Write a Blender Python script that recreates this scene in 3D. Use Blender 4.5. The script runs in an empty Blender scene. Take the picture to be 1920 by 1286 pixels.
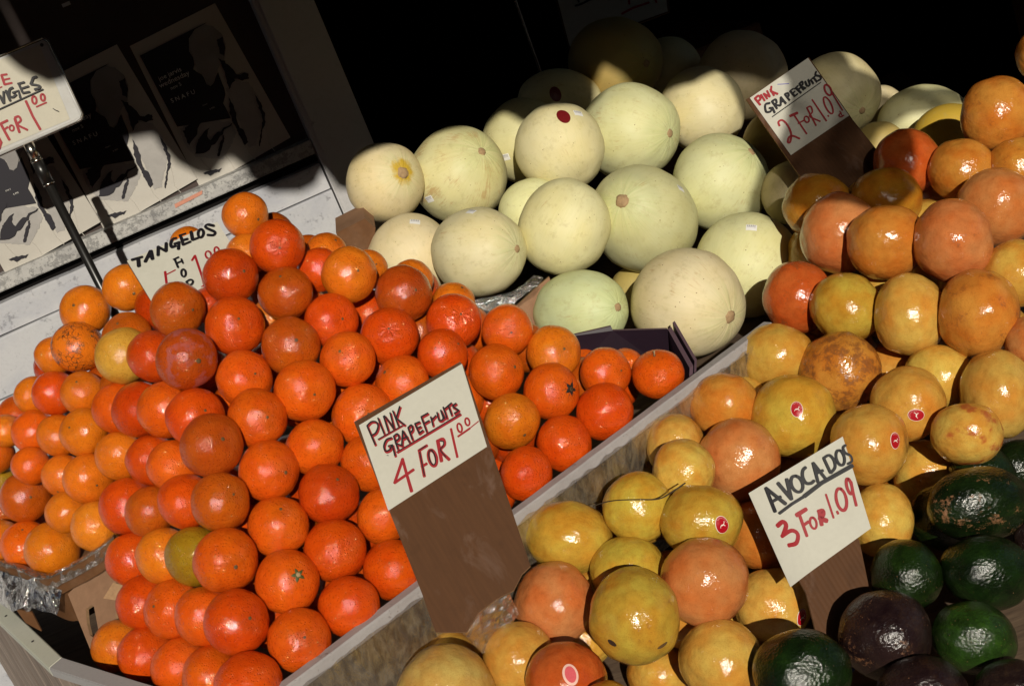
import bpy, bmesh, math, random
from mathutils import Vector, Matrix, noise
random.seed(11)
sc = bpy.context.scene
col = sc.collection

# ------------------------------------------------------------------ camera
CAM = {'loc': (0.0, 0.0, 1.6), 'x': (0.9272, -0.1281, -0.352), 'y': (0.3746, 0.3171, 0.8713), 'z': (-0.0, -0.9397, 0.342)}
cd = bpy.data.cameras.new('camera'); cam = bpy.data.objects.new('camera', cd); col.objects.link(cam)
cd.lens = 50; cd.sensor_width = 36; cd.clip_start = .05; cd.clip_end = 500
M = Matrix((CAM['x'], CAM['y'], CAM['z'])).transposed().to_4x4(); M.translation = CAM['loc']
cam.matrix_world = M
sc.camera = cam
# ------------------------------------------------------------------ sky, sun, exposure
SUN = Vector((0.07044, -0.90068, 0.42874)).normalized()
w = bpy.data.worlds.new('World'); sc.world = w; w.use_nodes = True
wn = w.node_tree.nodes; wl_ = w.node_tree.links
sky = wn.new('ShaderNodeTexSky'); sky.sky_type = 'NISHITA'; sky.sun_disc = False
sky.sun_elevation = math.asin(SUN.z); sky.sun_rotation = math.atan2(SUN.x, SUN.y)
wn['Background'].inputs['Strength'].default_value = .05
wl_.new(sky.outputs[0], wn['Background'].inputs['Color'])
ld = bpy.data.lights.new('sun', 'SUN'); sun = bpy.data.objects.new('sun', ld); col.objects.link(sun)
ld.energy = 4.8; ld.angle = math.radians(.45); ld.color = (1, .93, .80)
sun.rotation_euler = (-SUN).to_track_quat('-Z', 'Y').to_euler(); sun.location = SUN * 20
vs = sc.view_settings; vs.view_transform = 'Standard'; vs.look = 'None'; vs.exposure = -.30; vs.gamma = 1
vs.use_curve_mapping = False

FRUIT = [
    ('T1', 'orange', (-0.5536, 2.0234, 1.1555), 0.037, 0.95, (-0.1071, -0.8221, 0.5591), 1, (0.7076, 0.1852, 0.0098), 'orange at the far back corner of the left pile, beside the black pole', {}),
    ('T2', 'orange', (-0.4736, 1.9739, 1.1747), 0.0334, 0.975, (0.3897, -0.9024, -0.184), 1, (0.7074, 0.1888, 0.0098), 'orange half hidden behind the left edge of the TANGELOS card', {'scar': 0.2}),
    ('T12', 'orange', (-0.4811, 1.8865, 1.131), 0.0341, 0.902, (-0.0018, -0.5537, 0.8327), 1, (0.4932, 0.1006, 0.0059), 'brownish orange behind the yellow one, below the left corner of the TANGELOS card', {}),
    ('T13', 'orange', (-0.5701, 1.9618, 1.1242), 0.0369, 0.952, (0.8339, -0.4483, 0.3218), 1, (0.7228, 0.1695, 0.01), 'orange with cracked brown scars on its skin, left of the yellow one', {'scar': 1.0, 'crack': 1}),
    ('T14', 'orange', (-0.6233, 2.0208, 1.1111), 0.0287, 0.938, (0.3457, 0.934, 0.0902), 0, (0.6601, 0.1662, 0.0091), 'small orange half hidden behind the scarred cracked orange', {}),
    ('T15', 'orange', (-0.4797, 1.8174, 1.1254), 0.0375, 0.946, (-0.5108, 0.8529, 0.1081), 0, (0.6048, 0.3254, 0.0462), 'pale yellow citrus fruit, the only yellow one on the orange pile', {}),
    ('T16', 'tangelo', (-0.4309, 1.7644, 1.1227), 0.0355, 0.922, (-0.8295, -0.0401, -0.5571), 0, (0.562, 0.0612, 0.004), 'dark red tangelo squeezed between the yellow fruit and the one with a purple smudge', {}),
    ('T17', 'tangelo', (-0.3701, 1.6519, 1.1358), 0.0375, 0.913, (0.5367, -0.8438, 0.0081), 1, (0.4425, 0.0672, 0.0061), 'dark red tangelo with a pale purple smudge and a big grey stem scar', {'smudge': 1.0, 'stemr': 1.7}),
    ('T25', 'orange', (-0.5152, 1.8014, 1.0674), 0.0337, 0.949, (0.2172, 0.4401, -0.8713), 0, (0.6486, 0.0947, 0.0056), 'orange second to the right of the pinkish red one, under the yellow fruit', {}),
    ('T26', 'orange', (-0.5764, 1.9022, 1.0759), 0.0306, 0.97, (0.1664, -0.5941, 0.787), 1, (0.6566, 0.1567, 0.0091), 'orange just below the scarred cracked orange', {}),
    ('T27', 'orange', (-0.629, 1.9581, 1.0761), 0.0322, 0.979, (-0.9994, 0.016, -0.0294), 0, (0.6704, 0.0768, 0.0043), 'pinkish red orange among paler ones, below and left of the scarred cracked one', {}),
    ('T28', 'orange', (-0.6792, 2.0235, 1.0677), 0.0281, 0.977, (-0.6287, 0.6632, 0.4061), 0, (0.6882, 0.1769, 0.0095), 'leftmost orange of the row below the scarred cracked one, against the white board', {}),
    ('T29', 'orange', (-0.7405, 2.0278, 1.0321), 0.0256, 0.916, (-0.8695, 0.1184, -0.4795), 0, (0.7267, 0.1872, 0.01), 'small orange cut by the left edge of the photo, touching the white board', {}),
    ('T30', 'orange', (-0.6903, 1.9833, 1.0278), 0.032, 0.977, (0.0166, 0.0219, -0.9996), 0, (0.7221, 0.1109, 0.0062), 'reddish orange second from the left edge, in the row under the pinkish red one', {}),
    ('T31', 'orange', (-0.6401, 1.9211, 1.027), 0.0304, 0.929, (-0.6659, 0.416, -0.6194), 0, (0.6524, 0.1539, 0.009), 'orange right of the reddish one near the left edge, second row below the scarred orange', {}),
    ('T32', 'orange', (-0.5859, 1.8553, 1.0375), 0.0334, 0.905, (-0.2833, -0.676, 0.6803), 1, (0.6654, 0.1691, 0.0092), 'large pale orange straight below the scarred cracked one by two rows', {}),
    ('T33', 'orange', (-0.5296, 1.7629, 1.0167), 0.0331, 0.9, (0.2204, 0.9431, 0.249), 0, (0.7014, 0.1708, 0.0097), 'orange below and left of the big dark brown tangelo, three fruits away along its row', {}),
    ('T36', 'orange', (-0.7776, 2.0465, 0.9979), 0.0287, 0.925, (0.6318, 0.6286, -0.4536), 0, (0.5177, 0.0983, 0.0062), 'dark red orange cut off by the left edge, above the greenish one', {}),
    ('T37', 'orange', (-0.702, 1.9393, 0.9951), 0.0278, 0.925, (-0.0497, 0.9583, -0.2814), 0, (0.6826, 0.1118, 0.0059), 'orange above the dull brownish red orange near the left edge', {}),
    ('T38', 'orange', (-0.6479, 1.8858, 0.9787), 0.0324, 0.905, (-0.3887, -0.8652, -0.3167), 1, (0.7299, 0.1685, 0.0101), 'bright orange between the pale stem scarred one and the left edge group', {}),
    ('T39', 'orange', (-0.5991, 1.8191, 0.9856), 0.0342, 0.96, (0.4784, -0.87, -0.1197), 1, (0.7174, 0.1655, 0.0099), 'plump pale orange with a dark stem dot, left of the red front pile', {}),
    ('T40', 'orange', (-0.7956, 2.0611, 0.9522), 0.0243, 0.963, (-0.7072, 0.2622, -0.6566), 0, (0.3126, 0.1759, 0.0093), 'greenish small orange peeping in at the left edge', {}),
    ('T41', 'orange', (-0.7386, 1.9599, 0.9474), 0.0368, 0.901, (0.5112, -0.8379, 0.1912), 1, (0.4642, 0.0839, 0.0055), 'dull brownish red orange, biggest near the left edge', {'scar': 0.15}),
    ('T42', 'orange', (-0.6537, 1.8392, 0.9453), 0.0289, 0.976, (-0.6871, 0.3317, -0.6464), 0, (0.6553, 0.1705, 0.009), 'orange wedged between the dull brownish one and the film covered tray rim', {}),
    ('T43', 'orange', (-0.6053, 1.7746, 0.9346), 0.0341, 0.974, (0.6529, -0.6314, -0.4184), 1, (0.7393, 0.2199, 0.015), 'pale orange at the right end of the left tray, against the red front pile', {}),
    ('T44', 'orange', (-0.8175, 1.9887, 0.8895), 0.0352, 0.928, (-0.5864, -0.0123, -0.8099), 0, (0.6868, 0.1793, 0.0095), 'orange cut by the left edge, lowest in the left tray', {}),
    ('T45', 'orange', (-0.7587, 1.9236, 0.8927), 0.0361, 0.909, (0.3532, -0.3512, 0.8671), 1, (0.7082, 0.1177, 0.0061), 'reddish orange behind the lowest front orange of the left tray', {}),
    ('T46', 'orange', (-0.7041, 1.8603, 0.8951), 0.0384, 0.969, (0.7702, -0.1849, 0.6104), 1, (0.64, 0.1714, 0.0088), 'front most orange of the left tray, resting on the rim above the torn foil', {}),
    ('T3', 'tangelo', (-0.3746, 1.7491, 1.1722), 0.0356, 0.907, (0.6943, -0.7176, -0.0548), 1, (0.4845, 0.0939, 0.0058), 'brown orange tangelo directly in front of the TANGELOS card, lower one', {}),
    ('T4', 'tangelo', (-0.2989, 1.7695, 1.1824), 0.0355, 0.973, (0.6389, -0.7535, 0.1553), 1, (0.5191, 0.0579, 0.0037), 'dark red tangelo covering the right edge of the TANGELOS card', {}),
    ('T5', 'tangelo', (-0.2339, 1.7991, 1.1877), 0.0357, 0.944, (0.199, -0.9687, 0.1483), 1, (0.6205, 0.0714, 0.004), 'red tangelo with a dimpled stem end, topmost red one of the pile', {'dimple': 1.0}),
    ('T6', 'tangelo', (-0.2427, 1.7495, 1.1397), 0.0355, 0.914, (0.1706, -0.5056, 0.8457), 1, (0.4663, 0.0838, 0.0056), 'brownish tangelo below the topmost red one', {}),
    ('T7', 'tangelo', (-0.198, 1.8194, 1.1332), 0.0294, 0.955, (-0.0377, 0.9322, -0.3599), 0, (0.6815, 0.0764, 0.0044), 'red tangelo half hidden between the topmost red one and the large pale orange', {}),
    ('T8', 'tangelo', (-0.1606, 1.7686, 1.1259), 0.0363, 0.904, (0.4512, -0.8587, 0.243), 1, (0.731, 0.1837, 0.0101), 'pale orange tangelo at the upper right of the pile, beside the lowest left melon', {}),
    ('T9', 'tangelo', (-0.3123, 1.7157, 1.1342), 0.0375, 0.932, (0.3935, -0.8175, 0.4206), 1, (0.6138, 0.0738, 0.004), 'large red tangelo with pitted shine, diagonally below the TANGELOS card', {}),
    ('T10', 'tangelo', (-0.2559, 1.6909, 1.09), 0.0367, 0.966, (0.3997, -0.8333, 0.382), 1, (0.4925, 0.0926, 0.0059), 'dull orange tangelo with a green tinge, above the middle of the pile', {}),
    ('T11', 'tangelo', (-0.2005, 1.726, 1.0905), 0.0347, 0.904, (0.5557, -0.8205, 0.1341), 1, (0.6743, 0.0739, 0.0044), 'glossy red tangelo with its stem dimple at the right rim', {'dimple': 1.0}),
    ('T18', 'tangelo', (-0.3203, 1.6658, 1.0819), 0.0353, 0.939, (0.5952, -0.7676, 0.2377), 1, (0.7168, 0.107, 0.0062), 'orange red tangelo touching the right side of the purple smudged one', {}),
    ('T19', 'tangelo', (-0.2543, 1.6314, 1.0496), 0.0378, 0.959, (0.3977, -0.9167, 0.0391), 1, (0.7275, 0.1178, 0.0063), 'large orange red tangelo in the centre of the pile', {}),
    ('T20', 'tangelo', (-0.3153, 1.6032, 1.0492), 0.0359, 0.963, (0.506, -0.8432, 0.1819), 1, (0.6467, 0.1015, 0.0056), 'orange red tangelo straight above the pair right of the big dark brown one', {}),
    ('T21', 'tangelo', (-0.3848, 1.6213, 1.0727), 0.0361, 0.912, (0.6012, -0.7159, 0.3551), 1, (0.668, 0.0766, 0.0043), 'red tangelo tucked behind the top of the big dark brown one', {}),
    ('T22', 'tangelo', (-0.3667, 1.5543, 1.0559), 0.0373, 0.936, (0.6053, -0.7296, 0.3183), 1, (0.4545, 0.0774, 0.0063), 'big dark brown tangelo standing out on the front ridge', {}),
    ('T23', 'tangelo', (-0.4291, 1.6865, 1.0757), 0.0361, 0.978, (-0.5502, 0.4141, -0.7251), 0, (0.6799, 0.1076, 0.0059), 'orange tangelo below the purple smudged one, two left of the dark brown one', {}),
    ('T24', 'tangelo', (-0.4744, 1.747, 1.07), 0.0362, 0.958, (-0.0223, 0.6321, -0.7745), 0, (0.5294, 0.0534, 0.0038), 'dark red tangelo three fruits left of the big dark brown one', {}),
    ('T34', 'tangelo', (-0.4745, 1.691, 1.02), 0.0332, 0.932, (0.0695, 0.9228, 0.3789), 0, (0.6057, 0.0704, 0.0039), 'red tangelo two fruits left of the big dark brown one, in its own row', {}),
    ('T35', 'tangelo', (-0.4393, 1.6365, 1.0214), 0.0322, 0.979, (-0.2753, 0.8606, -0.4285), 0, (0.7285, 0.1179, 0.0063), 'orange tangelo tucked against the left side of the big dark brown one', {}),
    ('T48', 'tangelo', (-0.5372, 1.7157, 0.9656), 0.037, 0.94, (-0.6147, 0.7138, 0.3355), 0, (0.6228, 0.069, 0.004), "red tangelo at a row's left end, beside the plump pale orange", {}),
    ('T49', 'tangelo', (-0.4969, 1.6592, 0.9691), 0.0336, 0.922, (-0.515, 0.4803, 0.71), 0, (0.5152, 0.1039, 0.0061), 'brownish red tangelo second from the left in the row under the big dark brown one', {}),
    ('T50', 'tangelo', (-0.4299, 1.5792, 0.9939), 0.0342, 0.929, (0.8245, -0.3591, 0.4373), 1, (0.6627, 0.082, 0.0043), 'red tangelo touching the left side of the brown red ridge tangelo with a stem ring', {}),
    ('T51', 'tangelo', (-0.3771, 1.5121, 1.0033), 0.0344, 0.956, (0.7102, -0.6184, 0.3364), 1, (0.507, 0.1006, 0.006), 'brown red ridge tangelo with a stem ring, below the big dark brown one', {'scar': 0.12}),
    ('T52', 'tangelo', (-0.3199, 1.5553, 0.9993), 0.0363, 0.929, (0.6523, -0.7579, 0.0097), 1, (0.704, 0.1078, 0.0061), 'orange tangelo with a ringed stem dot, right of the big dark brown one', {}),
    ('T72', 'tangelo', (-0.2653, 1.5883, 0.9933), 0.0354, 0.939, (-0.0205, 0.651, 0.7588), 0, (0.7102, 0.1161, 0.0061), 'orange tangelo right of the centre, two fruits left of the PINK GRAPEFRUITS 4 FOR card', {}),
    ('T73', 'tangelo', (-0.2031, 1.6365, 0.9902), 0.0386, 0.924, (0.3129, -0.9048, 0.2889), 1, (0.7271, 0.1181, 0.0063), 'orange tangelo partly covered by the top left corner of the 4 FOR card', {}),
    ('T75', 'tangelo', (-0.2122, 1.5786, 0.9515), 0.0358, 0.946, (0.402, 0.856, 0.3252), 0, (0.6376, 0.1019, 0.0055), 'orange tangelo half hidden behind the left edge of the 4 FOR card', {}),
    ('T53', 'tangelo', (-0.2645, 1.533, 0.9541), 0.0361, 0.92, (0.5972, -0.5325, 0.5999), 1, (0.5438, 0.0565, 0.0039), 'dark red tangelo with a brown green stem patch, left of the 4 FOR paper', {'scar': 0.12}),
    ('T54', 'tangelo', (-0.3279, 1.5046, 0.9519), 0.0356, 0.965, (0.4349, -0.4893, 0.7559), 1, (0.6985, 0.1161, 0.006), 'orange tangelo with two tiny pits, right of the brown red ridge tangelo', {}),
    ('T78', 'tangelo', (-0.2168, 1.5245, 0.9047), 0.0332, 0.928, (-0.8395, 0.4873, 0.2405), 0, (0.6982, 0.115, 0.006), 'tangelo peeping out left of the brown cardboard below the 4 FOR paper', {}),
    ('T55', 'tangelo', (-0.2771, 1.4861, 0.9054), 0.0365, 0.966, (-0.5596, 0.7766, -0.2893), 0, (0.6238, 0.078, 0.004), 'smooth red tangelo two rows above the wooden rail, left of the brown cardboard', {}),
    ('T80', 'tangelo', (-0.2238, 1.4725, 0.8616), 0.0353, 0.97, (0.6774, 0.6587, 0.3275), 0, (0.654, 0.0834, 0.0042), 'red tangelo touching the brown cardboard and nearest to the wooden rail there', {}),
    ('T56', 'tangelo', (-0.5505, 1.6756, 0.9113), 0.0346, 0.977, (0.278, 0.9533, -0.1178), 0, (0.6388, 0.0761, 0.0041), 'red tangelo at the tray corner, two fruits left of the olive green one', {}),
    ('T57', 'tangelo', (-0.4908, 1.6033, 0.9294), 0.0352, 0.913, (-0.0295, 0.9972, -0.0693), 0, (0.7167, 0.1917, 0.0099), 'pale orange tangelo touching the left of the olive green one', {}),
    ('T58', 'tangelo', (-0.4387, 1.5352, 0.9428), 0.0356, 0.938, (0.6899, 0.7168, -0.1012), 0, (0.3271, 0.1881, 0.0097), 'olive green tangelo, the only green one of the front pile', {}),
    ('T59', 'tangelo', (-0.39, 1.4664, 0.9538), 0.0369, 0.958, (0.4318, -0.9007, 0.0479), 1, (0.653, 0.1082, 0.0056), 'big orange red tangelo covering the right side of the olive green one', {}),
    ('T60', 'tangelo', (-0.3348, 1.4514, 0.9077), 0.0366, 0.946, (0.5825, -0.6943, 0.4227), 1, (0.7003, 0.1097, 0.006), 'tangelo with its pale stem button and a green calyx', {'stemr': 1.8, 'calyx': 1.0}),
    ('T61', 'tangelo', (-0.2807, 1.4328, 0.859), 0.0354, 0.95, (-0.0393, 0.9663, 0.2545), 0, (0.6617, 0.0801, 0.0043), 'red tangelo resting on the wooden rail left of the brown cardboard', {}),
    ('T62', 'tangelo', (-0.5482, 1.6242, 0.8733), 0.0339, 0.958, (-0.7332, 0.6717, 0.1065), 0, (0.5951, 0.0667, 0.0039), "red tangelo two rows up from the bottom, right of the carton's hand hole", {}),
    ('T63', 'tangelo', (-0.4973, 1.5556, 0.8809), 0.0362, 0.935, (-0.3534, -0.6359, 0.6861), 1, (0.6988, 0.1059, 0.006), 'orange tangelo second from the left in the row under the olive green one', {}),
    ('T64', 'tangelo', (-0.4449, 1.4817, 0.8918), 0.0356, 0.955, (0.5121, 0.7348, 0.4448), 0, (0.6969, 0.1024, 0.006), 'orange tangelo left of the deep red one near the bottom', {}),
    ('T65', 'tangelo', (-0.3958, 1.4103, 0.9051), 0.0366, 0.938, (0.6527, -0.6984, 0.2937), 1, (0.6128, 0.0674, 0.004), 'deep red smooth tangelo near the bottom, largest of the front ridge', {}),
    ('T66', 'tangelo', (-0.3391, 1.3982, 0.8621), 0.0355, 0.911, (0.3862, -0.8088, 0.4434), 1, (0.6669, 0.1004, 0.0057), 'tangelo with a small twig scratch, second along the wooden rail from the bottom', {}),
    ('T67', 'tangelo', (-0.6167, 1.6598, 0.8148), 0.0336, 0.915, (0.0118, 0.4696, -0.8828), 0, (0.6399, 0.1591, 0.0088), 'orange tangelo alone at the lower left by the crate handle hole', {}),
    ('T68', 'tangelo', (-0.5636, 1.588, 0.8224), 0.0356, 0.93, (-0.8674, 0.2807, -0.4109), 0, (0.6472, 0.0778, 0.0042), 'red tangelo second from the left in the bottom row', {}),
    ('T69', 'tangelo', (-0.5088, 1.5127, 0.8294), 0.0351, 0.919, (-0.3152, 0.5943, 0.7399), 0, (0.723, 0.1055, 0.0062), 'orange tangelo third from the left in the bottom row', {}),
    ('T70', 'tangelo', (-0.4575, 1.4383, 0.8397), 0.0351, 0.932, (-0.967, 0.2162, -0.135), 0, (0.6632, 0.1037, 0.0057), 'orange red tangelo fourth from the left in the bottom row', {}),
    ('T71', 'tangelo', (-0.3999, 1.3562, 0.8587), 0.0367, 0.909, (-0.2844, 0.0686, -0.9562), 0, (0.6668, 0.0774, 0.0043), 'bright red tangelo at the bottom edge of the photo, lowest on the rail side', {}),
    ('T81', 'tangelo', (-0.0435, 1.5803, 0.8603), 0.0342, 0.903, (-0.665, 0.746, -0.0339), 0, (0.6473, 0.0717, 0.0042), 'red tangelo resting on the wooden rail right of the 4 FOR card', {}),
    ('T82', 'tangelo', (-0.0919, 1.6105, 0.838), 0.0289, 0.944, (-0.2035, 0.5375, -0.8183), 0, (0.6229, 0.0748, 0.004), 'red tangelo mostly hidden between the brown cardboard and the rail', {}),
    ('T83', 'tangelo', (-0.1417, 1.8439, 1.1028), 0.0271, 0.977, (0.5519, -0.7785, 0.299), 1, (0.7149, 0.1764, 0.0099), 'small orange behind the pale orange tangelo, in front of the lower left melon', {}),
    ('T84', 'tangelo', (-0.0938, 1.8461, 1.065), 0.0288, 0.965, (-0.0907, 0.9957, 0.0208), 0, (0.698, 0.1709, 0.0096), 'orange peeping over the big red brown tangelo, against the melons', {}),
    ('T85', 'tangelo', (-0.1076, 1.7822, 1.0711), 0.0379, 0.911, (0.5466, -0.8139, 0.1969), 1, (0.4305, 0.0701, 0.006), 'dark red brown tangelo at the upper right of the pile, below the melons', {}),
    ('T86', 'tangelo', (-0.0528, 1.8218, 1.0196), 0.0304, 0.977, (0.6458, -0.3283, 0.6893), 1, (0.7292, 0.1855, 0.0101), 'pale orange behind the pitted red tangelo, beside the shiny film strip', {}),
    ('T87', 'tangelo', (-0.0595, 1.7577, 1.0185), 0.0364, 0.928, (0.4013, -0.807, 0.4333), 1, (0.6723, 0.0733, 0.0044), 'pitted red tangelo below the shiny film strip', {'dimple': 1.0}),
    ('T88', 'tangelo', (0.0007, 1.7511, 0.9823), 0.0338, 0.909, (0.1254, -0.9806, 0.1505), 1, (0.6907, 0.1116, 0.006), 'orange red tangelo touching the greenish front melon', {}),
    ('T89', 'tangelo', (0.0458, 1.7374, 0.9336), 0.0363, 0.911, (0.4279, -0.8494, 0.3088), 1, (0.6968, 0.1851, 0.0096), 'pale orange tangelo in front of the dark purple cardboard', {'dimple': 0.6}),
    ('T90', 'tangelo', (-0.1415, 1.7244, 1.0433), 0.0373, 0.93, (0.1498, -0.8144, 0.5606), 1, (0.6311, 0.0715, 0.0041), 'red tangelo with a central dimple, upper right of the centre', {'dimple': 1.0}),
    ('T91', 'tangelo', (-0.1954, 1.6695, 1.0537), 0.0349, 0.923, (-0.083, -0.7427, 0.6645), 1, (0.7297, 0.1135, 0.0063), 'orange tangelo with tiny black pits, above the 4 FOR card to its left', {}),
    ('T92', 'tangelo', (-0.0867, 1.6988, 1.0027), 0.0331, 0.977, (0.7529, -0.5554, 0.3531), 1, (0.6741, 0.0811, 0.0044), 'shiny bright red tangelo just above the top right corner of the 4 FOR card', {}),
    ('T93', 'tangelo', (-0.1452, 1.6721, 0.9972), 0.035, 0.921, (-0.4537, -0.3719, 0.8098), 1, (0.7305, 0.1158, 0.0063), 'orange tangelo with two black pits, right above the top edge of the 4 FOR card', {}),
    ('T94', 'tangelo', (-0.0314, 1.692, 0.9556), 0.0363, 0.933, (0.7062, -0.6855, 0.1768), 1, (0.6671, 0.114, 0.0058), 'orange red tangelo right of the top corner of the 4 FOR card', {}),
    ('T95', 'tangelo', (0.0237, 1.6752, 0.91), 0.037, 0.939, (0.6992, -0.7116, 0.0695), 1, (0.6639, 0.1049, 0.0057), 'red tangelo with a dry black calyx and hair like stem threads', {'stemr': 1.7, 'calyx': 2.0}),
    ('T96', 'tangelo', (0.0985, 1.7194, 0.887), 0.0345, 0.91, (0.616, -0.7731, 0.1513), 1, (0.6961, 0.1094, 0.006), 'orange red tangelo left of the one with an upright stem, by the purple cardboard', {}),
    ('T97', 'tangelo', (0.1309, 1.7702, 0.8639), 0.0262, 0.923, (0.5674, 0.5382, 0.6233), 0, (0.7114, 0.1187, 0.0061), 'red tangelo hidden behind the pair next to the purple cardboard corner', {}),
    ('T98', 'tangelo', (0.1628, 1.7189, 0.8577), 0.035, 0.901, (0.1018, -0.2233, 0.9694), 1, (0.6875, 0.1051, 0.0059), 'tangelo with a short upright pale stem, at the right end of the pile', {'stalk': 1.0}),
    ('T99', 'tangelo', (0.077, 1.6591, 0.8632), 0.0373, 0.975, (0.5701, 0.3902, -0.723), 0, (0.6623, 0.0753, 0.0043), 'smooth red tangelo resting on the wooden rail, nearest its upper end', {}),
    ('T100', 'tangelo', (-0.0366, 1.6349, 0.9085), 0.0359, 0.921, (0.267, -0.9034, -0.3356), 1, (0.6513, 0.1756, 0.009), 'pale orange tangelo right of the 4 FOR paper', {}),
    ('T101', 'tangelo', (0.0136, 1.6237, 0.8592), 0.0363, 0.923, (-0.7906, 0.5577, -0.2527), 0, (0.6468, 0.0764, 0.0042), "red tangelo in the middle of the three along the rail's upper half", {}),
    ('T102', 'tangelo', (-0.0898, 1.7138, 0.9317), 0.0328, 0.952, (-0.8001, 0.4953, -0.3385), 0, (0.6944, 0.1144, 0.006), 'orange tangelo showing a sliver right of the upper edge of the 4 FOR paper', {}),
    ('T103', 'tangelo', (-0.094, 1.6635, 0.8856), 0.0346, 0.909, (-0.2438, 0.7957, 0.5544), 0, (0.4403, 0.0687, 0.0061), 'dark tangelo showing a sliver right of the lower corner of the 4 FOR paper', {}),
    ('T106', 'tangelo', (-0.163, 1.8176, 1.0542), 0.032, 0.943, (0.4911, 0.5407, -0.683), 0, (0.6226, 0.0714, 0.004), 'red tangelo deep in shade between the dark red brown and the glossy dimpled one', {}),
    ('T108', 'orange', (-0.2807, 1.8401, 1.1838), 0.0288, 0.942, (0.2105, 0.8954, -0.3922), 0, (0.681, 0.1665, 0.0094), 'orange behind and left of the topmost red tangelo', {}),
    ('T109', 'orange', (-0.2655, 1.8782, 1.2253), 0.0312, 0.96, (0.5646, -0.7918, -0.2329), 1, (0.6931, 0.1604, 0.0096), 'orange highest on the pile, against the white board', {}),
    ('T110', 'orange', (-0.3929, 2.1036, 1.1705), 0.0287, 0.92, (-0.5464, 0.8155, -0.1909), 0, (0.6801, 0.1814, 0.0094), 'orange peeping over the top edge of the TANGELOS card', {}),
    ('T111', 'tangelo', (-0.1877, 1.876, 1.1352), 0.0303, 0.971, (0.7035, -0.4185, 0.5744), 1, (0.6888, 0.1588, 0.0095), 'pale orange with a dark thread, behind the red one at the top right', {}),
    ('T112', 'orange', (-0.2158, 1.9236, 1.134), 0.0266, 0.962, (-0.6038, 0.7009, 0.3798), 0, (0.4906, 0.0946, 0.0058), 'orange sliver behind the topmost red tangelo, right side', {}),
    ('T113', 'tangelo', (-0.2782, 1.7874, 1.1033), 0.0291, 0.957, (0.6285, 0.6456, -0.4337), 0, (0.6971, 0.1738, 0.0096), 'pale tangelo deep in the gap below the brownish one under the top', {}),
    ('T114', 'tangelo', (-0.3443, 1.7912, 1.1522), 0.0248, 0.973, (-0.1876, 0.6084, 0.7711), 0, (0.5225, 0.0536, 0.0037), 'dark red tangelo under the lower right corner of the TANGELOS card', {}),
    ('M1', 'honeydew_melon', (-0.0947, 2.3098, 1.1032), 0.0654, 1.0, (0.5474, -0.805, 0.2286), 1, (0.7135, 0.604, 0.362), 'honeydew with a yellow ring round its big brown scar, leftmost melon', {'scarbig': 1.0}),
    ('M2', 'honeydew_melon', (0.0225, 2.3685, 1.0543), 0.0828, 1.0, (0.6082, -0.6659, 0.4321), 1, (0.6606, 0.6188, 0.3352), 'honeydew with rough tan scuffs on top and a square price sticker low on its left', {'scuff': 0.7, 'st': (-0.7187, -0.6921, -0.067)}),
    ('M3', 'honeydew_melon', (0.1538, 2.4474, 1.048), 0.0747, 1.0, (0.8764, 0.1997, -0.4383), 0, (0.6387, 0.5988, 0.324), 'honeydew half in shadow with a price sticker, behind the one with a red oval label', {'st': (-0.6014, -0.7989, 0.0066)}),
    ('M4', 'honeydew_melon', (0.1951, 2.3092, 1.0472), 0.0747, 1.0, (-0.1051, 0.607, 0.7877), 0, (0.7088, 0.6453, 0.3852), 'honeydew with a dark red oval label near its top', {'st': (0.588, -0.4648, 0.6619), 'red': (0.2506, -0.6104, 0.7514)}),
    ('M5', 'honeydew_melon', (0.3236, 2.3912, 1.008), 0.0827, 1.09, (0.6224, -0.77, -0.1402), 1, (0.6451, 0.6386, 0.3589), 'honeydew topmost in full sun, its stem scar at the right', {'scuff': 0.3}),
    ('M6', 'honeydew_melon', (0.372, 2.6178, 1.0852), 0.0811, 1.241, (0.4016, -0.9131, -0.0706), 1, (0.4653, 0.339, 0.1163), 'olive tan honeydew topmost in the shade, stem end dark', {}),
    ('M7', 'honeydew_melon', (0.2445, 2.5482, 1.0696), 0.058, 1.343, (0.9183, 0.09, -0.3854), 0, (0.6779, 0.6079, 0.344), 'honeydew lying in shade at the back with a dark oval label', {'red': (-0.1365, -0.8932, 0.4283)}),
    ('M8', 'honeydew_melon', (0.4661, 2.4486, 0.981), 0.0758, 1.0, (-0.7902, 0.5964, 0.1408), 0, (0.6898, 0.6176, 0.3749), 'honeydew half shaded behind and right of the top sunlit one', {}),
    ('M9', 'honeydew_melon', (0.4759, 2.6882, 1.0186), 0.0613, 1.0, (-0.2395, 0.8923, 0.3827), 0, (0.647, 0.5836, 0.3283), 'honeydew mostly hidden in the dark right of the olive tan one', {}),
    ('M10', 'honeydew_melon', (0.5815, 2.5811, 0.9782), 0.0831, 1.0, (0.1026, 0.919, 0.3806), 0, (0.7097, 0.5878, 0.3601), 'honeydew deep in the dark behind the upper PINK GRAPEFRUITS card', {}),
    ('M11', 'honeydew_melon', (0.4175, 2.2468, 0.906), 0.0806, 1.0, (0.7172, -0.4799, 0.5054), 1, (0.6399, 0.6372, 0.356), 'pale green honeydew with a stem button at its upper right, below the upper grapefruit card', {}),
    ('M12', 'honeydew_melon', (0.1416, 2.1111, 0.9751), 0.0709, 1.079, (-0.7128, -0.0161, -0.7012), 0, (0.7182, 0.6782, 0.3903), 'plain cream honeydew in the centre, left of the one with a round tan stem scar', {}),
    ('M13', 'honeydew_melon', (0.2696, 2.1763, 0.9185), 0.0837, 1.348, (-0.2853, -0.7467, 0.6009), 1, (0.6208, 0.6091, 0.3454), 'honeydew with a round tan stem scar facing out, in the middle of the pile', {'stemr': 1.5, 'st': (0.7328, -0.5204, 0.4384)}),
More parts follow.
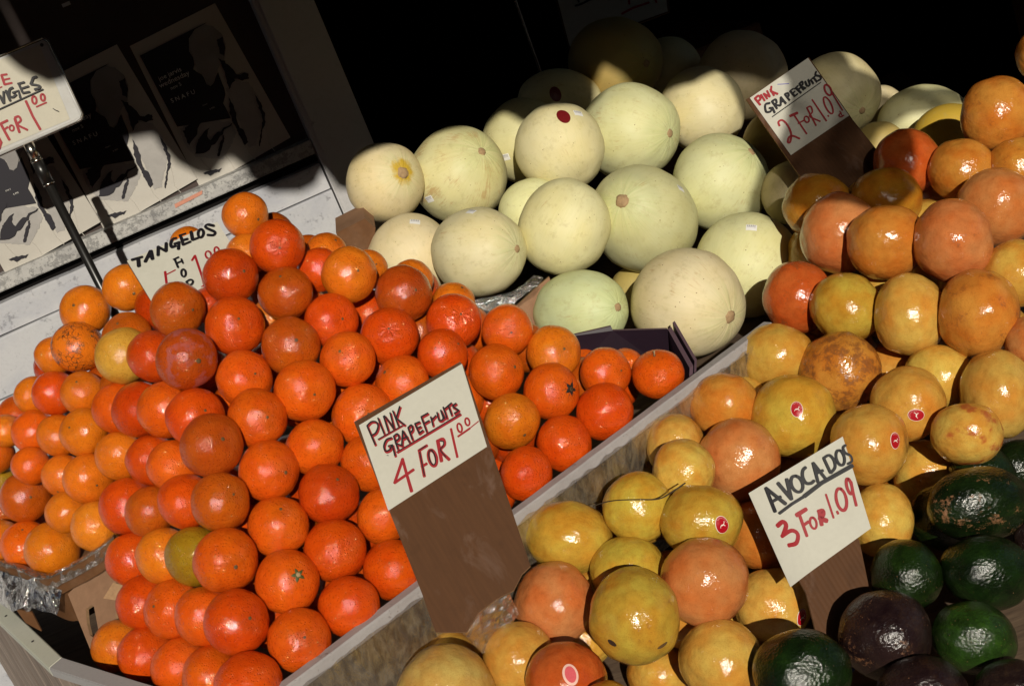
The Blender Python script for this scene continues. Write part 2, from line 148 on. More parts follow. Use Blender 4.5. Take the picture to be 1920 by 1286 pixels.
    ('M14', 'honeydew_melon', (0.1114, 2.2416, 0.9787), 0.0574, 1.0, (-0.8882, 0.2637, -0.3764), 0, (0.7362, 0.7316, 0.4001), 'honeydew wedged in the gap left of the plain cream one', {}),
    ('M15', 'honeydew_melon', (-0.0989, 2.1889, 1.0006), 0.07, 1.0, (-0.2311, 0.9653, 0.1214), 0, (0.7094, 0.6058, 0.3856), 'honeydew lowest on the left with a price sticker on top, touching the orange pile', {'st': (0.4148, -0.3676, 0.8323)}),
    ('M16', 'honeydew_melon', (0.0043, 2.0971, 0.9942), 0.0686, 1.137, (0.7352, -0.6769, -0.0364), 1, (0.6968, 0.6305, 0.3877), 'honeydew with a small tan oval blemish and its stem scar at the right rim', {'scuff': 0.15, 'st': (0.1842, -0.1599, 0.9698)}),
    ('M17', 'honeydew_melon', (0.1127, 1.9972, 0.8804), 0.0605, 1.35, (0.6134, -0.7868, 0.0678), 1, (0.602, 0.6565, 0.3673), 'oval greenish honeydew lying on its side behind the purple cardboard', {'stemr': 1.2}),
    ('M18', 'honeydew_melon', (0.2615, 1.9525, 0.8445), 0.0808, 1.088, (0.4758, -0.8617, -0.1764), 1, (0.7105, 0.6157, 0.3862), 'largest honeydew, front most by the wooden rail, with radiating tan scratches', {'scuff': 0.35, 'stemr': 1.3}),
    ('M19', 'honeydew_melon', (0.383, 2.0579, 0.8245), 0.0812, 1.0, (0.7518, 0.5927, 0.2889), 0, (0.67, 0.6578, 0.3641), 'honeydew with a square price sticker, between the front most melon and the grapefruits', {'st': (0.1846, -0.5102, 0.84)}),
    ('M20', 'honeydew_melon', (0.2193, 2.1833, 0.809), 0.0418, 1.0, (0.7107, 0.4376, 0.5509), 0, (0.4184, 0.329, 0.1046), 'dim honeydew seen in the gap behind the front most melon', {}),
    ('M21', 'honeydew_melon', (0.511, 2.1712, 0.8671), 0.0524, 1.0, (-0.4919, 0.3058, -0.8152), 0, (0.6718, 0.5653, 0.3408), 'honeydew in half shade right of the pale green one', {}),
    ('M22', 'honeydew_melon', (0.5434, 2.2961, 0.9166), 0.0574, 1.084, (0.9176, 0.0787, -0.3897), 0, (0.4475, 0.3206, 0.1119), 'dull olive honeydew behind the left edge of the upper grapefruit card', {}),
    ('M23', 'honeydew_melon', (0.6882, 2.3937, 0.931), 0.0706, 1.153, (0.1406, -0.9465, -0.2906), 1, (0.6427, 0.5608, 0.3261), 'honeydew behind the upper grapefruit card with one sunlit stripe', {}),
    ('M24', 'honeydew_melon', (0.7669, 2.4345, 0.8609), 0.0419, 1.066, (-0.3122, -0.1104, -0.9436), 0, (0.6487, 0.5547, 0.3525), 'pale melon peeping out right of the upper grapefruit card', {}),
    ('M25', 'honeydew_melon', (0.802, 2.3279, 0.8428), 0.0642, 1.311, (0.9198, 0.0708, -0.386), 0, (0.6973, 0.6666, 0.379), 'broad honeydew at the back right behind the yellow striped melon', {}),
    ('M26', 'striped_melon', (0.7958, 2.2043, 0.8436), 0.0533, 1.237, (0.9193, 0.0688, -0.3875), 0, (0.5265, 0.347, 0.0421), 'yellow striped melon below the broad back honeydew', {}),
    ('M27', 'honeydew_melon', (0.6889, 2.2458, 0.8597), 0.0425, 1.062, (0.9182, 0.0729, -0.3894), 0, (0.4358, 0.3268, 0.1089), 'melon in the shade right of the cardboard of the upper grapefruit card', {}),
    ('G1', 'grapefruit', (0.7749, 1.9487, 0.9367), 0.0556, 0.944, (-0.8807, 0.3754, 0.2888), 0, (0.5476, 0.2296, 0.0372), 'orange grapefruit highest in full view at the right edge', {'scar': 0.4}),
    ('G2', 'grapefruit', (0.9137, 2.0674, 0.9573), 0.0414, 0.95, (0.9695, 0.2447, 0.0159), 0, (0.5732, 0.2359, 0.039), 'grapefruit just showing at the top of the right edge', {}),
    ('G3', 'grapefruit', (0.6378, 1.9769, 0.9099), 0.051, 0.95, (0.9919, 0.0297, -0.1233), 0, (0.4862, 0.1097, 0.0223), "red blushed grapefruit split by a shadow edge, right of the upper card's cardboard", {}),
    ('G4', 'grapefruit', (0.6903, 1.9115, 0.8918), 0.0474, 0.952, (0.431, 0.5146, 0.7412), 0, (0.5136, 0.2203, 0.0349), 'grapefruit right of the red blushed one, touching the highest one', {}),
    ('G5', 'grapefruit', (0.7558, 1.8735, 0.8766), 0.0437, 0.95, (-0.1525, 0.5246, -0.8376), 0, (0.5404, 0.2419, 0.0368), 'grapefruit at the right edge under the highest one', {'scar': 0.5}),
    ('G6', 'grapefruit', (0.6861, 1.8086, 0.8602), 0.0545, 0.95, (0.2037, 0.9494, -0.2392), 0, (0.5441, 0.2274, 0.0697), 'large pink orange grapefruit near the right edge, third down', {}),
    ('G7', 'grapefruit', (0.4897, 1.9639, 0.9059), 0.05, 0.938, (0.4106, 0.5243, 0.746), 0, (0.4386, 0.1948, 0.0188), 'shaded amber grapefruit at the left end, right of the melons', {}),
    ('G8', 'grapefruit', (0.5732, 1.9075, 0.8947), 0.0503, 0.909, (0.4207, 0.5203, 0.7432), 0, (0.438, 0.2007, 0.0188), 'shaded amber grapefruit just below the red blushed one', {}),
    ('G9', 'grapefruit', (0.4822, 1.8657, 0.8897), 0.0576, 0.935, (-0.8885, 0.3714, 0.2695), 0, (0.5413, 0.2089, 0.0693), 'grapefruit with its top in shade, left of the row of three', {'scar': 0.2}),
    ('G10', 'grapefruit', (0.5181, 1.778, 0.8851), 0.0531, 0.95, (0.3916, 0.8281, 0.4011), 0, (0.5199, 0.2139, 0.0354), 'grapefruit in the middle of the row of three below the shaded ones', {}),
    ('G11', 'grapefruit', (0.5847, 1.718, 0.8764), 0.0552, 0.937, (-0.889, 0.371, 0.2683), 0, (0.5579, 0.217, 0.0714), 'grapefruit with a waxy whitish crown and a side crease, right of the row of three', {'scar': 0.4}),
    ('G12', 'grapefruit', (0.6419, 1.6816, 0.8161), 0.0444, 0.95, (-0.2789, 0.9121, 0.3003), 0, (0.5895, 0.3533, 0.0623), 'golden grapefruit cut by the right edge, beside the row of three', {}),
    ('G13', 'grapefruit', (0.3898, 1.8188, 0.8432), 0.0502, 0.956, (-0.8929, 0.368, 0.2595), 0, (0.4883, 0.1097, 0.0224), 'red orange grapefruit with brown rub marks, beside the large front melon', {'scar': 0.6}),
    ('G14', 'grapefruit', (0.4322, 1.7454, 0.8321), 0.0489, 0.95, (0.9868, 0.1086, 0.1199), 0, (0.4785, 0.3398, 0.0468), 'lime yellow grapefruit, the greenest of the upper rows', {}),
    ('G15', 'grapefruit', (0.4927, 1.6858, 0.8161), 0.0542, 0.859, (-0.894, 0.3675, 0.2564), 0, (0.6018, 0.3879, 0.0788), 'plain yellow grapefruit right of the lime yellow one', {}),
    ('G16', 'grapefruit', (0.5624, 1.6316, 0.8078), 0.0562, 0.904, (-0.8939, 0.3673, 0.2569), 0, (0.5685, 0.238, 0.0387), 'grapefruit with brown scars down its right side, end of the yellow row', {'scar': 0.6}),
    ('G17', 'grapefruit', (0.3213, 1.7328, 0.8107), 0.0484, 0.912, (0.4052, 0.5322, 0.7433), 0, (0.5582, 0.342, 0.059), 'golden grapefruit at the upper end of the wooden rail', {}),
    ('G18', 'grapefruit', (0.3825, 1.6761, 0.7824), 0.0532, 0.95, (0.3618, 0.8746, -0.3228), 0, (0.5044, 0.2195, 0.0343), 'brown speckled grapefruit with many dark spots', {'scar': 1.0}),
    ('G19', 'grapefruit', (0.4516, 1.7123, 0.7359), 0.0389, 0.95, (-0.2759, 0.6061, -0.746), 0, (0.5366, 0.2963, 0.0567), 'grapefruit sliver behind the brown speckled one', {}),
    ('G20', 'grapefruit', (0.4925, 1.6322, 0.7447), 0.0452, 0.924, (0.4295, 0.5235, 0.7358), 0, (0.6316, 0.4372, 0.0827), 'yellow grapefruit below the plain yellow one, half covered', {}),
    ('G21', 'grapefruit', (0.5322, 1.5516, 0.7347), 0.0546, 0.867, (-0.8994, 0.3624, 0.2443), 0, (0.571, 0.3605, 0.0747), 'large plain yellow grapefruit near the right edge, above the avocados', {}),
    ('G22', 'grapefruit', (0.2235, 1.6597, 0.8084), 0.0446, 0.954, (0.397, 0.5363, 0.7448), 0, (0.5757, 0.2482, 0.0392), 'orange grapefruit left of the labelled greenish one, beside the rail', {}),
    ('G23', 'grapefruit', (0.2964, 1.6186, 0.778), 0.0541, 0.95, (0.2305, 0.6479, -0.726), 0, (0.5304, 0.3775, 0.0519), 'greenish yellow grapefruit with a red oval sticker facing straight out', {'sk': ((-0.0342, -0.8356, 0.5482), 5.0)}),
    ('G24', 'grapefruit', (0.428, 1.5726, 0.757), 0.0467, 0.95, (0.4851, 0.0348, -0.8738), 0, (0.5824, 0.3327, 0.0615), 'golden grapefruit with a red oval sticker lying sideways', {'sk': ((-0.151, -0.9804, 0.1269), 85.0)}),
    ('G25', 'grapefruit', (0.3535, 1.519, 0.7548), 0.0489, 0.961, (-0.9027, 0.3595, 0.2363), 0, (0.5512, 0.3138, 0.0582), 'golden grapefruit with a red oval sticker at its right rim, above the AVOCADOS card', {'sk': ((0.4677, -0.837, 0.284), -8.0)}),
    ('G26', 'grapefruit', (0.4641, 1.4949, 0.7318), 0.0421, 0.909, (0.4339, 0.5232, 0.7335), 0, (0.6035, 0.3961, 0.079), 'yellow grapefruit with a red brown bruise, above the avocado pile', {'bruise': 1.0}),
    ('G27', 'grapefruit', (0.1422, 1.6127, 0.8049), 0.0402, 0.933, (-0.9033, 0.3572, 0.2375), 0, (0.5845, 0.3703, 0.0765), 'yellow grapefruit against the rail, left of the smooth orange one', {}),
    ('G28', 'grapefruit', (0.1342, 1.5271, 0.8111), 0.039, 0.95, (-0.7832, 0.517, -0.3455), 0, (0.6215, 0.428, 0.0814), 'yellow grapefruit tucked under the smooth orange one on its left', {}),
    ('G29', 'grapefruit', (0.2062, 1.5661, 0.7776), 0.0523, 0.95, (0.9514, 0.2955, 0.0873), 0, (0.563, 0.2284, 0.0721), 'smooth orange pink grapefruit left of the AVOCADOS card', {'scar': 0.2}),
    ('G30', 'grapefruit', (0.4223, 1.5691, 0.6579), 0.0431, 0.953, (-0.9047, 0.3574, 0.2318), 0, (0.6232, 0.4204, 0.0816), 'yellow grapefruit left of the topmost avocados', {}),
    ('G31', 'grapefruit', (0.2842, 1.6273, 0.6874), 0.04, 0.95, (0.2732, 0.8723, 0.4056), 0, (0.4595, 0.2048, 0.0197), 'brown grapefruit hidden behind the top of the AVOCADOS card', {}),
    ('G32', 'grapefruit', (0.0649, 1.4919, 0.8073), 0.0417, 0.95, (0.0543, 0.8114, -0.582), 0, (0.5247, 0.3897, 0.0514), 'yellow green grapefruit under the dark thread like root', {}),
    ('G33', 'grapefruit', (0.1265, 1.4485, 0.784), 0.048, 0.859, (0.3935, 0.5401, 0.7439), 0, (0.479, 0.3347, 0.0469), 'yellow green grapefruit with a red sticker partly covered, under the smooth orange one', {'sk': ((0.3276, -0.9232, 0.201), 20.0)}),
    ('G34', 'grapefruit', (0.193, 1.5046, 0.7028), 0.0442, 0.95, (0.2485, 0.7002, 0.6693), 0, (0.5175, 0.2013, 0.0352), 'grapefruit shaded by the left edge of the AVOCADOS card', {}),
    ('G35', 'grapefruit', (0.3296, 1.4741, 0.678), 0.044, 0.87, (-0.9078, 0.354, 0.2248), 0, (0.6264, 0.4201, 0.082), 'yellow grapefruit right of the AVOCADOS card', {}),
    ('G36', 'grapefruit', (-0.023, 1.5094, 0.7952), 0.054, 0.8, (0.4965, 0.5235, 0.6924), 0, (0.5261, 0.3656, 0.0515), 'squat yellow green grapefruit right of the tall brown cardboard', {}),
    ('G37', 'grapefruit', (-0.0535, 1.5783, 0.7678), 0.0358, 0.95, (-0.1648, 0.9601, 0.226), 0, (0.57, 0.3542, 0.0602), 'grapefruit sliver between the squat one and the brown cardboard', {}),
    ('G38', 'grapefruit', (0.0262, 1.4432, 0.7585), 0.045, 0.945, (0.3816, 0.544, 0.7473), 0, (0.5161, 0.3854, 0.0505), 'yellow green grapefruit behind the spotted one with a dark hole', {}),
    ('G39', 'grapefruit', (-0.0668, 1.4445, 0.7581), 0.0487, 0.95, (0.9143, 0.1538, -0.3748), 0, (0.5374, 0.2062, 0.0688), 'pale pink orange grapefruit with a small dimple, touching the foot of the brown cardboard', {'scar': 0.15}),
    ('G40', 'grapefruit', (0.0124, 1.336, 0.7692), 0.052, 0.956, (-0.9147, 0.3431, 0.2135), 0, (0.4831, 0.345, 0.0473), 'yellow green grapefruit with a dark hole and a brown gash', {'scar': 0.3, 'hole': (-0.65, -0.7557, 0.0794), 'gash': (0.2934, -0.9101, -0.2927)}),
    ('G41', 'grapefruit', (0.0991, 1.3757, 0.7514), 0.0496, 0.95, (0.106, 0.9932, 0.0491), 0, (0.5305, 0.2135, 0.0679), 'pink orange grapefruit in the centre of the lower front', {}),
    ('G42', 'grapefruit', (0.1708, 1.4434, 0.6464), 0.0467, 0.919, (0.4051, 0.5379, 0.7393), 0, (0.6256, 0.3975, 0.0819), 'yellow grapefruit with a red sticker at its right rim, left of the avocado cardboard', {'sk': ((0.4601, -0.8853, -0.0669), 0.0)}),
    ('G43', 'grapefruit', (0.0821, 1.3241, 0.6839), 0.0459, 0.95, (0.3115, 0.9142, -0.2593), 0, (0.5735, 0.3721, 0.0751), 'yellow grapefruit at the bottom beside the lowest left avocado', {}),
    ('G44', 'grapefruit', (-0.1254, 1.3898, 0.7382), 0.0432, 0.95, (-0.6931, 0.4266, -0.581), 0, (0.5453, 0.3081, 0.0576), 'golden brown grapefruit in front of the clear film, left of the red one', {}),
    ('G45', 'grapefruit', (-0.0834, 1.3198, 0.7329), 0.0458, 0.95, (-0.8127, 0.5013, -0.297), 0, (0.4992, 0.1089, 0.0229), 'red blushed grapefruit with a pale cut spot at the bottom edge', {'sk2': ((0.2272, -0.7052, 0.6717), 0.0)}),
    ('G46', 'grapefruit', (-0.2109, 1.3545, 0.7546), 0.0559, 0.95, (0.8876, 0.3972, -0.2331), 0, (0.5248, 0.3718, 0.1009), 'largest tan grapefruit, lowest at the bottom edge by the rail', {}),
    ('G47', 'grapefruit', (-0.2124, 1.444, 0.7299), 0.0453, 0.959, (-0.9192, 0.3326, 0.2108), 0, (0.5619, 0.3517, 0.0594), 'grapefruit hidden behind the largest tan one', {}),
    ('G48', 'grapefruit', (0.0162, 1.424, 0.6298), 0.0388, 0.95, (-0.1213, -0.1394, -0.9828), 0, (0.5874, 0.3532, 0.0621), 'yellow grapefruit low in the gap under the holed one', {}),
    ('G49', 'grapefruit', (-0.0553, 1.4768, 0.6811), 0.0383, 0.95, (0.6313, -0.0678, -0.7726), 0, (0.5916, 0.4264, 0.0775), 'yellow grapefruit low in the gap under the pale pink one', {}),
    ('G54', 'grapefruit', (0.5972, 1.5802, 0.7704), 0.0318, 0.958, (-0.896, 0.3651, 0.2527), 0, (0.5111, 0.2152, 0.0654), 'orange grapefruit just showing at the right edge above the large yellow one', {}),
    ('G55', 'grapefruit', (-0.0513, 1.2579, 0.7228), 0.0333, 0.95, (0.3926, 0.8161, 0.4241), 0, (0.4403, 0.1994, 0.0189), 'grapefruit barely showing at the bottom edge right of the red blushed one', {}),
    ('A1', 'avocado', (0.4327, 1.41, 0.6887), 0.0442, 1.417, (0.9434, 0.0934, -0.3184), 0, (0.0072, 0.0166, 0.0041), 'big glossy dark green avocado with tan scabs, top of the avocado pile', {'scab': 1.0}),
    ('A2', 'avocado', (0.4071, 1.4773, 0.646), 0.0399, 1.086, (0.8994, 0.0529, -0.4338), 0, (0.0086, 0.0204, 0.0038), 'olive avocado mostly hidden behind the left of the big scabbed one', {}),
    ('A3', 'avocado', (0.3135, 1.3585, 0.6709), 0.041, 1.0, (0.8334, 0.1098, -0.5416), 0, (0.0087, 0.0206, 0.0038), 'glossy green avocado right of the brown cardboard of the AVOCADOS card', {}),
    ('A4', 'avocado', (0.3979, 1.3387, 0.6472), 0.0422, 1.264, (0.8215, -0.0015, -0.5703), 0, (0.0069, 0.018, 0.0039), 'dark green avocado below the big scabbed one, with a tan nick', {'scab': 0.3}),
    ('A5', 'avocado', (0.2538, 1.2817, 0.6613), 0.0498, 1.0, (-0.0769, -0.0675, -0.9948), 0, (0.0216, 0.0114, 0.0108), 'purple brown avocado with a rusty patch', {'scab': 0.8}),
    ('A6', 'avocado', (0.3417, 1.2613, 0.6325), 0.0392, 1.212, (0.7701, -0.0272, -0.6374), 0, (0.0179, 0.0461, 0.007), 'bright green avocado, lightest of the pile', {}),
    ('A7', 'avocado', (0.1559, 1.254, 0.6773), 0.0482, 1.091, (0.8892, 0.0502, -0.4548), 0, (0.0072, 0.0182, 0.0041), 'dark avocado with a sunken black dent at the bottom left of the pile', {'dent': (-0.0058, -0.7528, 0.6582)}),
    ('A8', 'avocado', (0.2594, 1.2042, 0.635), 0.0417, 1.154, (0.8901, 0.0428, -0.4538), 0, (0.021, 0.011, 0.0105), 'blackish avocado with a tan fleck at the bottom edge', {'scab': 0.25}),
    ('A9', 'avocado', (0.3432, 1.1866, 0.6081), 0.036, 1.144, (0.8916, 0.0381, -0.4512), 0, (0.0225, 0.0132, 0.0113), 'dark avocado in the bottom right corner', {}),
    ('A10', 'avocado', (0.4764, 1.5155, 0.6563), 0.0367, 1.166, (0.9021, 0.053, -0.4282), 0, (0.0071, 0.0172, 0.0041), 'dark avocado at the back, left of the pair at the top', {}),
    ('A11', 'avocado', (0.5391, 1.5487, 0.622), 0.0383, 1.253, (0.903, 0.0509, -0.4265), 0, (0.0075, 0.0167, 0.0043), 'avocado at the right edge, highest of the pile', {}),
    ('A12', 'avocado', (0.475, 1.3781, 0.6362), 0.0244, 1.173, (0.8997, 0.0462, -0.4341), 0, (0.0206, 0.0118, 0.0103), 'reddish brown avocado just showing at the right edge', {}),
]
UNDER = [
    ('tangelo', (-0.2539, 1.9395, 1.1725), 0.034, (0.42, 0.08, 0.005), (-0.1658, -0.5507, -0.8181)),
    ('tangelo', (-0.2757, 1.8594, 1.1242), 0.034, (0.42, 0.08, 0.005), (0.7048, 0.354, 0.6148)),
    ('tangelo', (-0.0963, 1.8932, 1.0312), 0.034, (0.45, 0.047, 0.003), (-0.105, -0.9842, -0.1426)),
    ('tangelo', (-0.4335, 1.9233, 1.1413), 0.034, (0.45, 0.047, 0.003), (0.4664, 0.5356, 0.704)),
    ('tangelo', (-0.2377, 1.8216, 1.0887), 0.034, (0.58, 0.092, 0.005), (0.4842, 0.4264, 0.764)),
    ('tangelo', (-0.1103, 1.8128, 1.0038), 0.034, (0.42, 0.08, 0.005), (-0.8903, 0.3304, 0.3132)),
    ('tangelo', (-0.0476, 1.8459, 0.9684), 0.034, (0.58, 0.092, 0.005), (0.7366, 0.1066, -0.6678)),
    ('tangelo', (0.0147, 1.7927, 0.9336), 0.034, (0.42, 0.08, 0.005), (0.3072, 0.9408, 0.1435)),
    ('tangelo', (-0.6429, 2.07, 1.0834), 0.034, (0.45, 0.047, 0.003), (0.4313, 0.3709, -0.8224)),
    ('tangelo', (-0.3793, 1.7524, 1.0855), 0.034, (0.45, 0.047, 0.003), (0.6586, -0.3001, 0.6901)),
    ('tangelo', (-0.3018, 1.7772, 1.047), 0.034, (0.54, 0.064, 0.004), (0.7654, -0.5656, 0.307)),
    ('tangelo', (-0.1671, 1.7553, 0.9943), 0.034, (0.54, 0.064, 0.004), (-0.0438, 0.4046, -0.9135)),
    ('tangelo', (-0.0788, 1.7891, 0.9511), 0.034, (0.54, 0.064, 0.004), (-0.127, -0.9919, -0.0008)),
    ('tangelo', (0.0763, 1.8559, 0.8532), 0.034, (0.58, 0.092, 0.005), (-0.3163, -0.6986, -0.6418)),
    ('tangelo', (-0.5582, 1.9535, 1.0561), 0.034, (0.42, 0.08, 0.005), (-0.2844, -0.9212, -0.2657)),
    ('tangelo', (-0.5091, 1.8633, 1.0724), 0.034, (0.42, 0.08, 0.005), (-0.5073, -0.5667, -0.6493)),
    ('tangelo', (-0.2251, 1.7287, 1.0042), 0.034, (0.58, 0.092, 0.005), (0.936, -0.3515, -0.0209)),
    ('tangelo', (0.0694, 1.7692, 0.8665), 0.034, (0.42, 0.08, 0.005), (0.3527, 0.6344, -0.6879)),
    ('tangelo', (0.1084, 1.8042, 0.8271), 0.034, (0.54, 0.064, 0.004), (-0.3389, -0.9252, 0.1707)),
    ('tangelo', (-0.3494, 1.7041, 1.0396), 0.034, (0.58, 0.092, 0.005), (0.0863, -0.8526, -0.5154)),
    ('tangelo', (-0.2827, 1.7015, 1.0181), 0.034, (0.54, 0.064, 0.004), (-0.3273, 0.3682, -0.8703)),
    ('tangelo', (-0.1259, 1.7864, 0.9113), 0.034, (0.54, 0.064, 0.004), (0.6577, 0.0274, -0.7528)),
    ('tangelo', (-0.0558, 1.7513, 0.8989), 0.034, (0.54, 0.064, 0.004), (0.0734, -0.3498, 0.9339)),
    ('tangelo', (-0.7323, 2.0798, 1.0296), 0.034, (0.58, 0.092, 0.005), (0.0685, -0.4017, 0.9132)),
    ('tangelo', (-0.2689, 1.7426, 0.9607), 0.034, (0.42, 0.08, 0.005), (0.0818, -0.9627, -0.2577)),
    ('tangelo', (-0.1905, 1.7049, 0.9505), 0.034, (0.45, 0.047, 0.003), (0.8339, 0.1657, 0.5264)),
    ('tangelo', (-0.0467, 1.7014, 0.8587), 0.034, (0.45, 0.047, 0.003), (0.351, 0.9336, -0.0713)),
    ('tangelo', (-0.3108, 1.6698, 0.9574), 0.034, (0.42, 0.08, 0.005), (0.8034, 0.2571, 0.537)),
    ('tangelo', (-0.0882, 1.7154, 0.8133), 0.034, (0.54, 0.064, 0.004), (0.0699, -0.9967, -0.0421)),
    ('tangelo', (-0.3831, 1.6166, 0.9675), 0.034, (0.54, 0.064, 0.004), (0.0665, -0.1801, -0.9814)),
    ('tangelo', (-0.2987, 1.6106, 0.9259), 0.034, (0.45, 0.047, 0.003), (-0.2707, 0.5689, 0.7765)),
    ('tangelo', (-0.8173, 2.0608, 0.9052), 0.034, (0.42, 0.08, 0.005), (0.9472, -0.2221, -0.2313)),
    ('tangelo', (-0.7728, 2.0232, 0.8668), 0.034, (0.42, 0.08, 0.005), (0.782, 0.3324, -0.5273)),
    ('tangelo', (-0.3693, 1.5589, 0.9329), 0.034, (0.54, 0.064, 0.004), (-0.7093, -0.5873, -0.3899)),
    ('tangelo', (-0.2531, 1.5764, 0.8773), 0.034, (0.45, 0.047, 0.003), (-0.9238, -0.2973, -0.2411)),
    ('tangelo', (-0.599, 1.8103, 0.8735), 0.034, (0.58, 0.092, 0.005), (0.3494, -0.1668, -0.922)),
    ('tangelo', (-0.3187, 1.5614, 0.8875), 0.034, (0.42, 0.08, 0.005), (0.1695, 0.4649, 0.869)),
    ('tangelo', (-0.3882, 1.5411, 0.8769), 0.034, (0.58, 0.092, 0.005), (0.4467, 0.4048, 0.7978)),
    ('tangelo', (-0.2878, 1.5286, 0.8419), 0.034, (0.58, 0.092, 0.005), (-0.4248, 0.6268, 0.6532)),
    ('tangelo', (-0.3745, 1.4772, 0.8563), 0.034, (0.54, 0.064, 0.004), (-0.3735, 0.6056, -0.7027)),
    ('tangelo', (-0.3523, 1.528, 0.8206), 0.034, (0.54, 0.064, 0.004), (0.9565, 0.2915, 0.0102)),
    ('grapefruit', (0.5742, 1.9986, 0.8607), 0.045, (0.53, 0.31, 0.056), (-0.7401, 0.1308, 0.6597)),
    ('grapefruit', (0.6596, 2.0087, 0.8357), 0.045, (0.5, 0.21, 0.034), (0.065, 0.9473, 0.3137)),
    ('grapefruit', (0.6182, 1.9153, 0.827), 0.045, (0.55, 0.37, 0.072), (-0.1436, 0.3227, 0.9355)),
    ('grapefruit', (0.4713, 1.9851, 0.828), 0.045, (0.55, 0.37, 0.072), (-0.8879, 0.0491, 0.4575)),
    ('grapefruit', (0.5796, 1.8307, 0.8238), 0.045, (0.53, 0.31, 0.056), (-0.4188, -0.751, -0.5106)),
    ('grapefruit', (0.6039, 1.7483, 0.7966), 0.045, (0.53, 0.31, 0.056), (0.0921, -0.5048, -0.8583)),
    ('grapefruit', (0.4282, 1.8736, 0.795), 0.045, (0.55, 0.37, 0.072), (-0.979, 0.1613, -0.125)),
    ('grapefruit', (0.4844, 1.8036, 0.7962), 0.045, (0.55, 0.37, 0.072), (0.6316, 0.079, -0.7713)),
    ('grapefruit', (0.5167, 1.7394, 0.7572), 0.045, (0.55, 0.37, 0.072), (-0.52, -0.6204, 0.5871)),
    ('grapefruit', (0.5958, 1.6845, 0.7439), 0.045, (0.53, 0.31, 0.056), (-0.2901, -0.5579, 0.7775)),
    ('grapefruit', (0.3165, 1.8084, 0.7776), 0.045, (0.55, 0.37, 0.072), (0.321, -0.4283, -0.8447)),
    ('grapefruit', (0.37, 1.8581, 0.7384), 0.045, (0.55, 0.37, 0.072), (-0.1917, -0.7896, 0.5828)),
    ('grapefruit', (0.4221, 1.7809, 0.7446), 0.045, (0.5, 0.21, 0.034), (-0.7005, 0.711, -0.0608)),
    ('grapefruit', (0.4712, 1.8374, 0.7053), 0.045, (0.5, 0.21, 0.034), (0.9241, 0.3727, -0.0842)),
    ('grapefruit', (0.2544, 1.7211, 0.7649), 0.045, (0.55, 0.37, 0.072), (-0.7192, -0.1283, -0.6828)),
    ('grapefruit', (0.3613, 1.666, 0.6992), 0.045, (0.55, 0.37, 0.072), (0.9019, -0.4312, 0.0245)),
    ('grapefruit', (0.4137, 1.6694, 0.6346), 0.045, (0.53, 0.31, 0.056), (-0.7676, -0.6196, 0.1639)),
    ('grapefruit', (0.3119, 1.6918, 0.6372), 0.045, (0.53, 0.31, 0.056), (0.8786, -0.4763, 0.0334)),
    ('grapefruit', (0.0678, 1.5578, 0.7705), 0.045, (0.55, 0.37, 0.072), (0.918, 0.0139, -0.3963)),
    ('grapefruit', (0.0997, 1.6244, 0.7259), 0.045, (0.53, 0.31, 0.056), (0.972, 0.1252, -0.1987)),
    ('grapefruit', (0.1668, 1.6422, 0.6773), 0.045, (0.5, 0.21, 0.034), (-0.8323, -0.4726, -0.2898)),
    ('grapefruit', (0.233, 1.6707, 0.6385), 0.045, (0.55, 0.37, 0.072), (0.7726, 0.0277, -0.6343)),
    ('grapefruit', (0.3435, 1.5966, 0.6252), 0.045, (0.5, 0.21, 0.034), (0.8158, 0.5448, -0.1941)),
    ('grapefruit', (0.0035, 1.6014, 0.7353), 0.045, (0.5, 0.21, 0.034), (0.869, 0.0473, -0.4925)),
    ('grapefruit', (0.2368, 1.573, 0.6406), 0.045, (0.53, 0.31, 0.056), (-0.9763, -0.1916, 0.1008)),
    ('grapefruit', (0.0015, 1.5036, 0.7177), 0.045, (0.55, 0.37, 0.072), (0.2826, 0.1598, 0.9458)),
    ('grapefruit', (0.0661, 1.5247, 0.6733), 0.045, (0.5, 0.21, 0.034), (0.9129, -0.0126, 0.4079)),
    ('grapefruit', (0.0729, 1.4323, 0.6888), 0.045, (0.53, 0.31, 0.056), (0.8643, -0.1638, -0.4756)),
    ('grapefruit', (0.1407, 1.5052, 0.6073), 0.045, (0.55, 0.37, 0.072), (-0.6896, -0.081, -0.7196)),
    ('grapefruit', (0.0135, 1.5287, 0.6107), 0.045, (0.53, 0.31, 0.056), (-0.7334, 0.3021, 0.609)),
    ('grapefruit', (-0.1449, 1.4615, 0.6961), 0.045, (0.55, 0.37, 0.072), (-0.4616, -0.7418, -0.4864)),
]
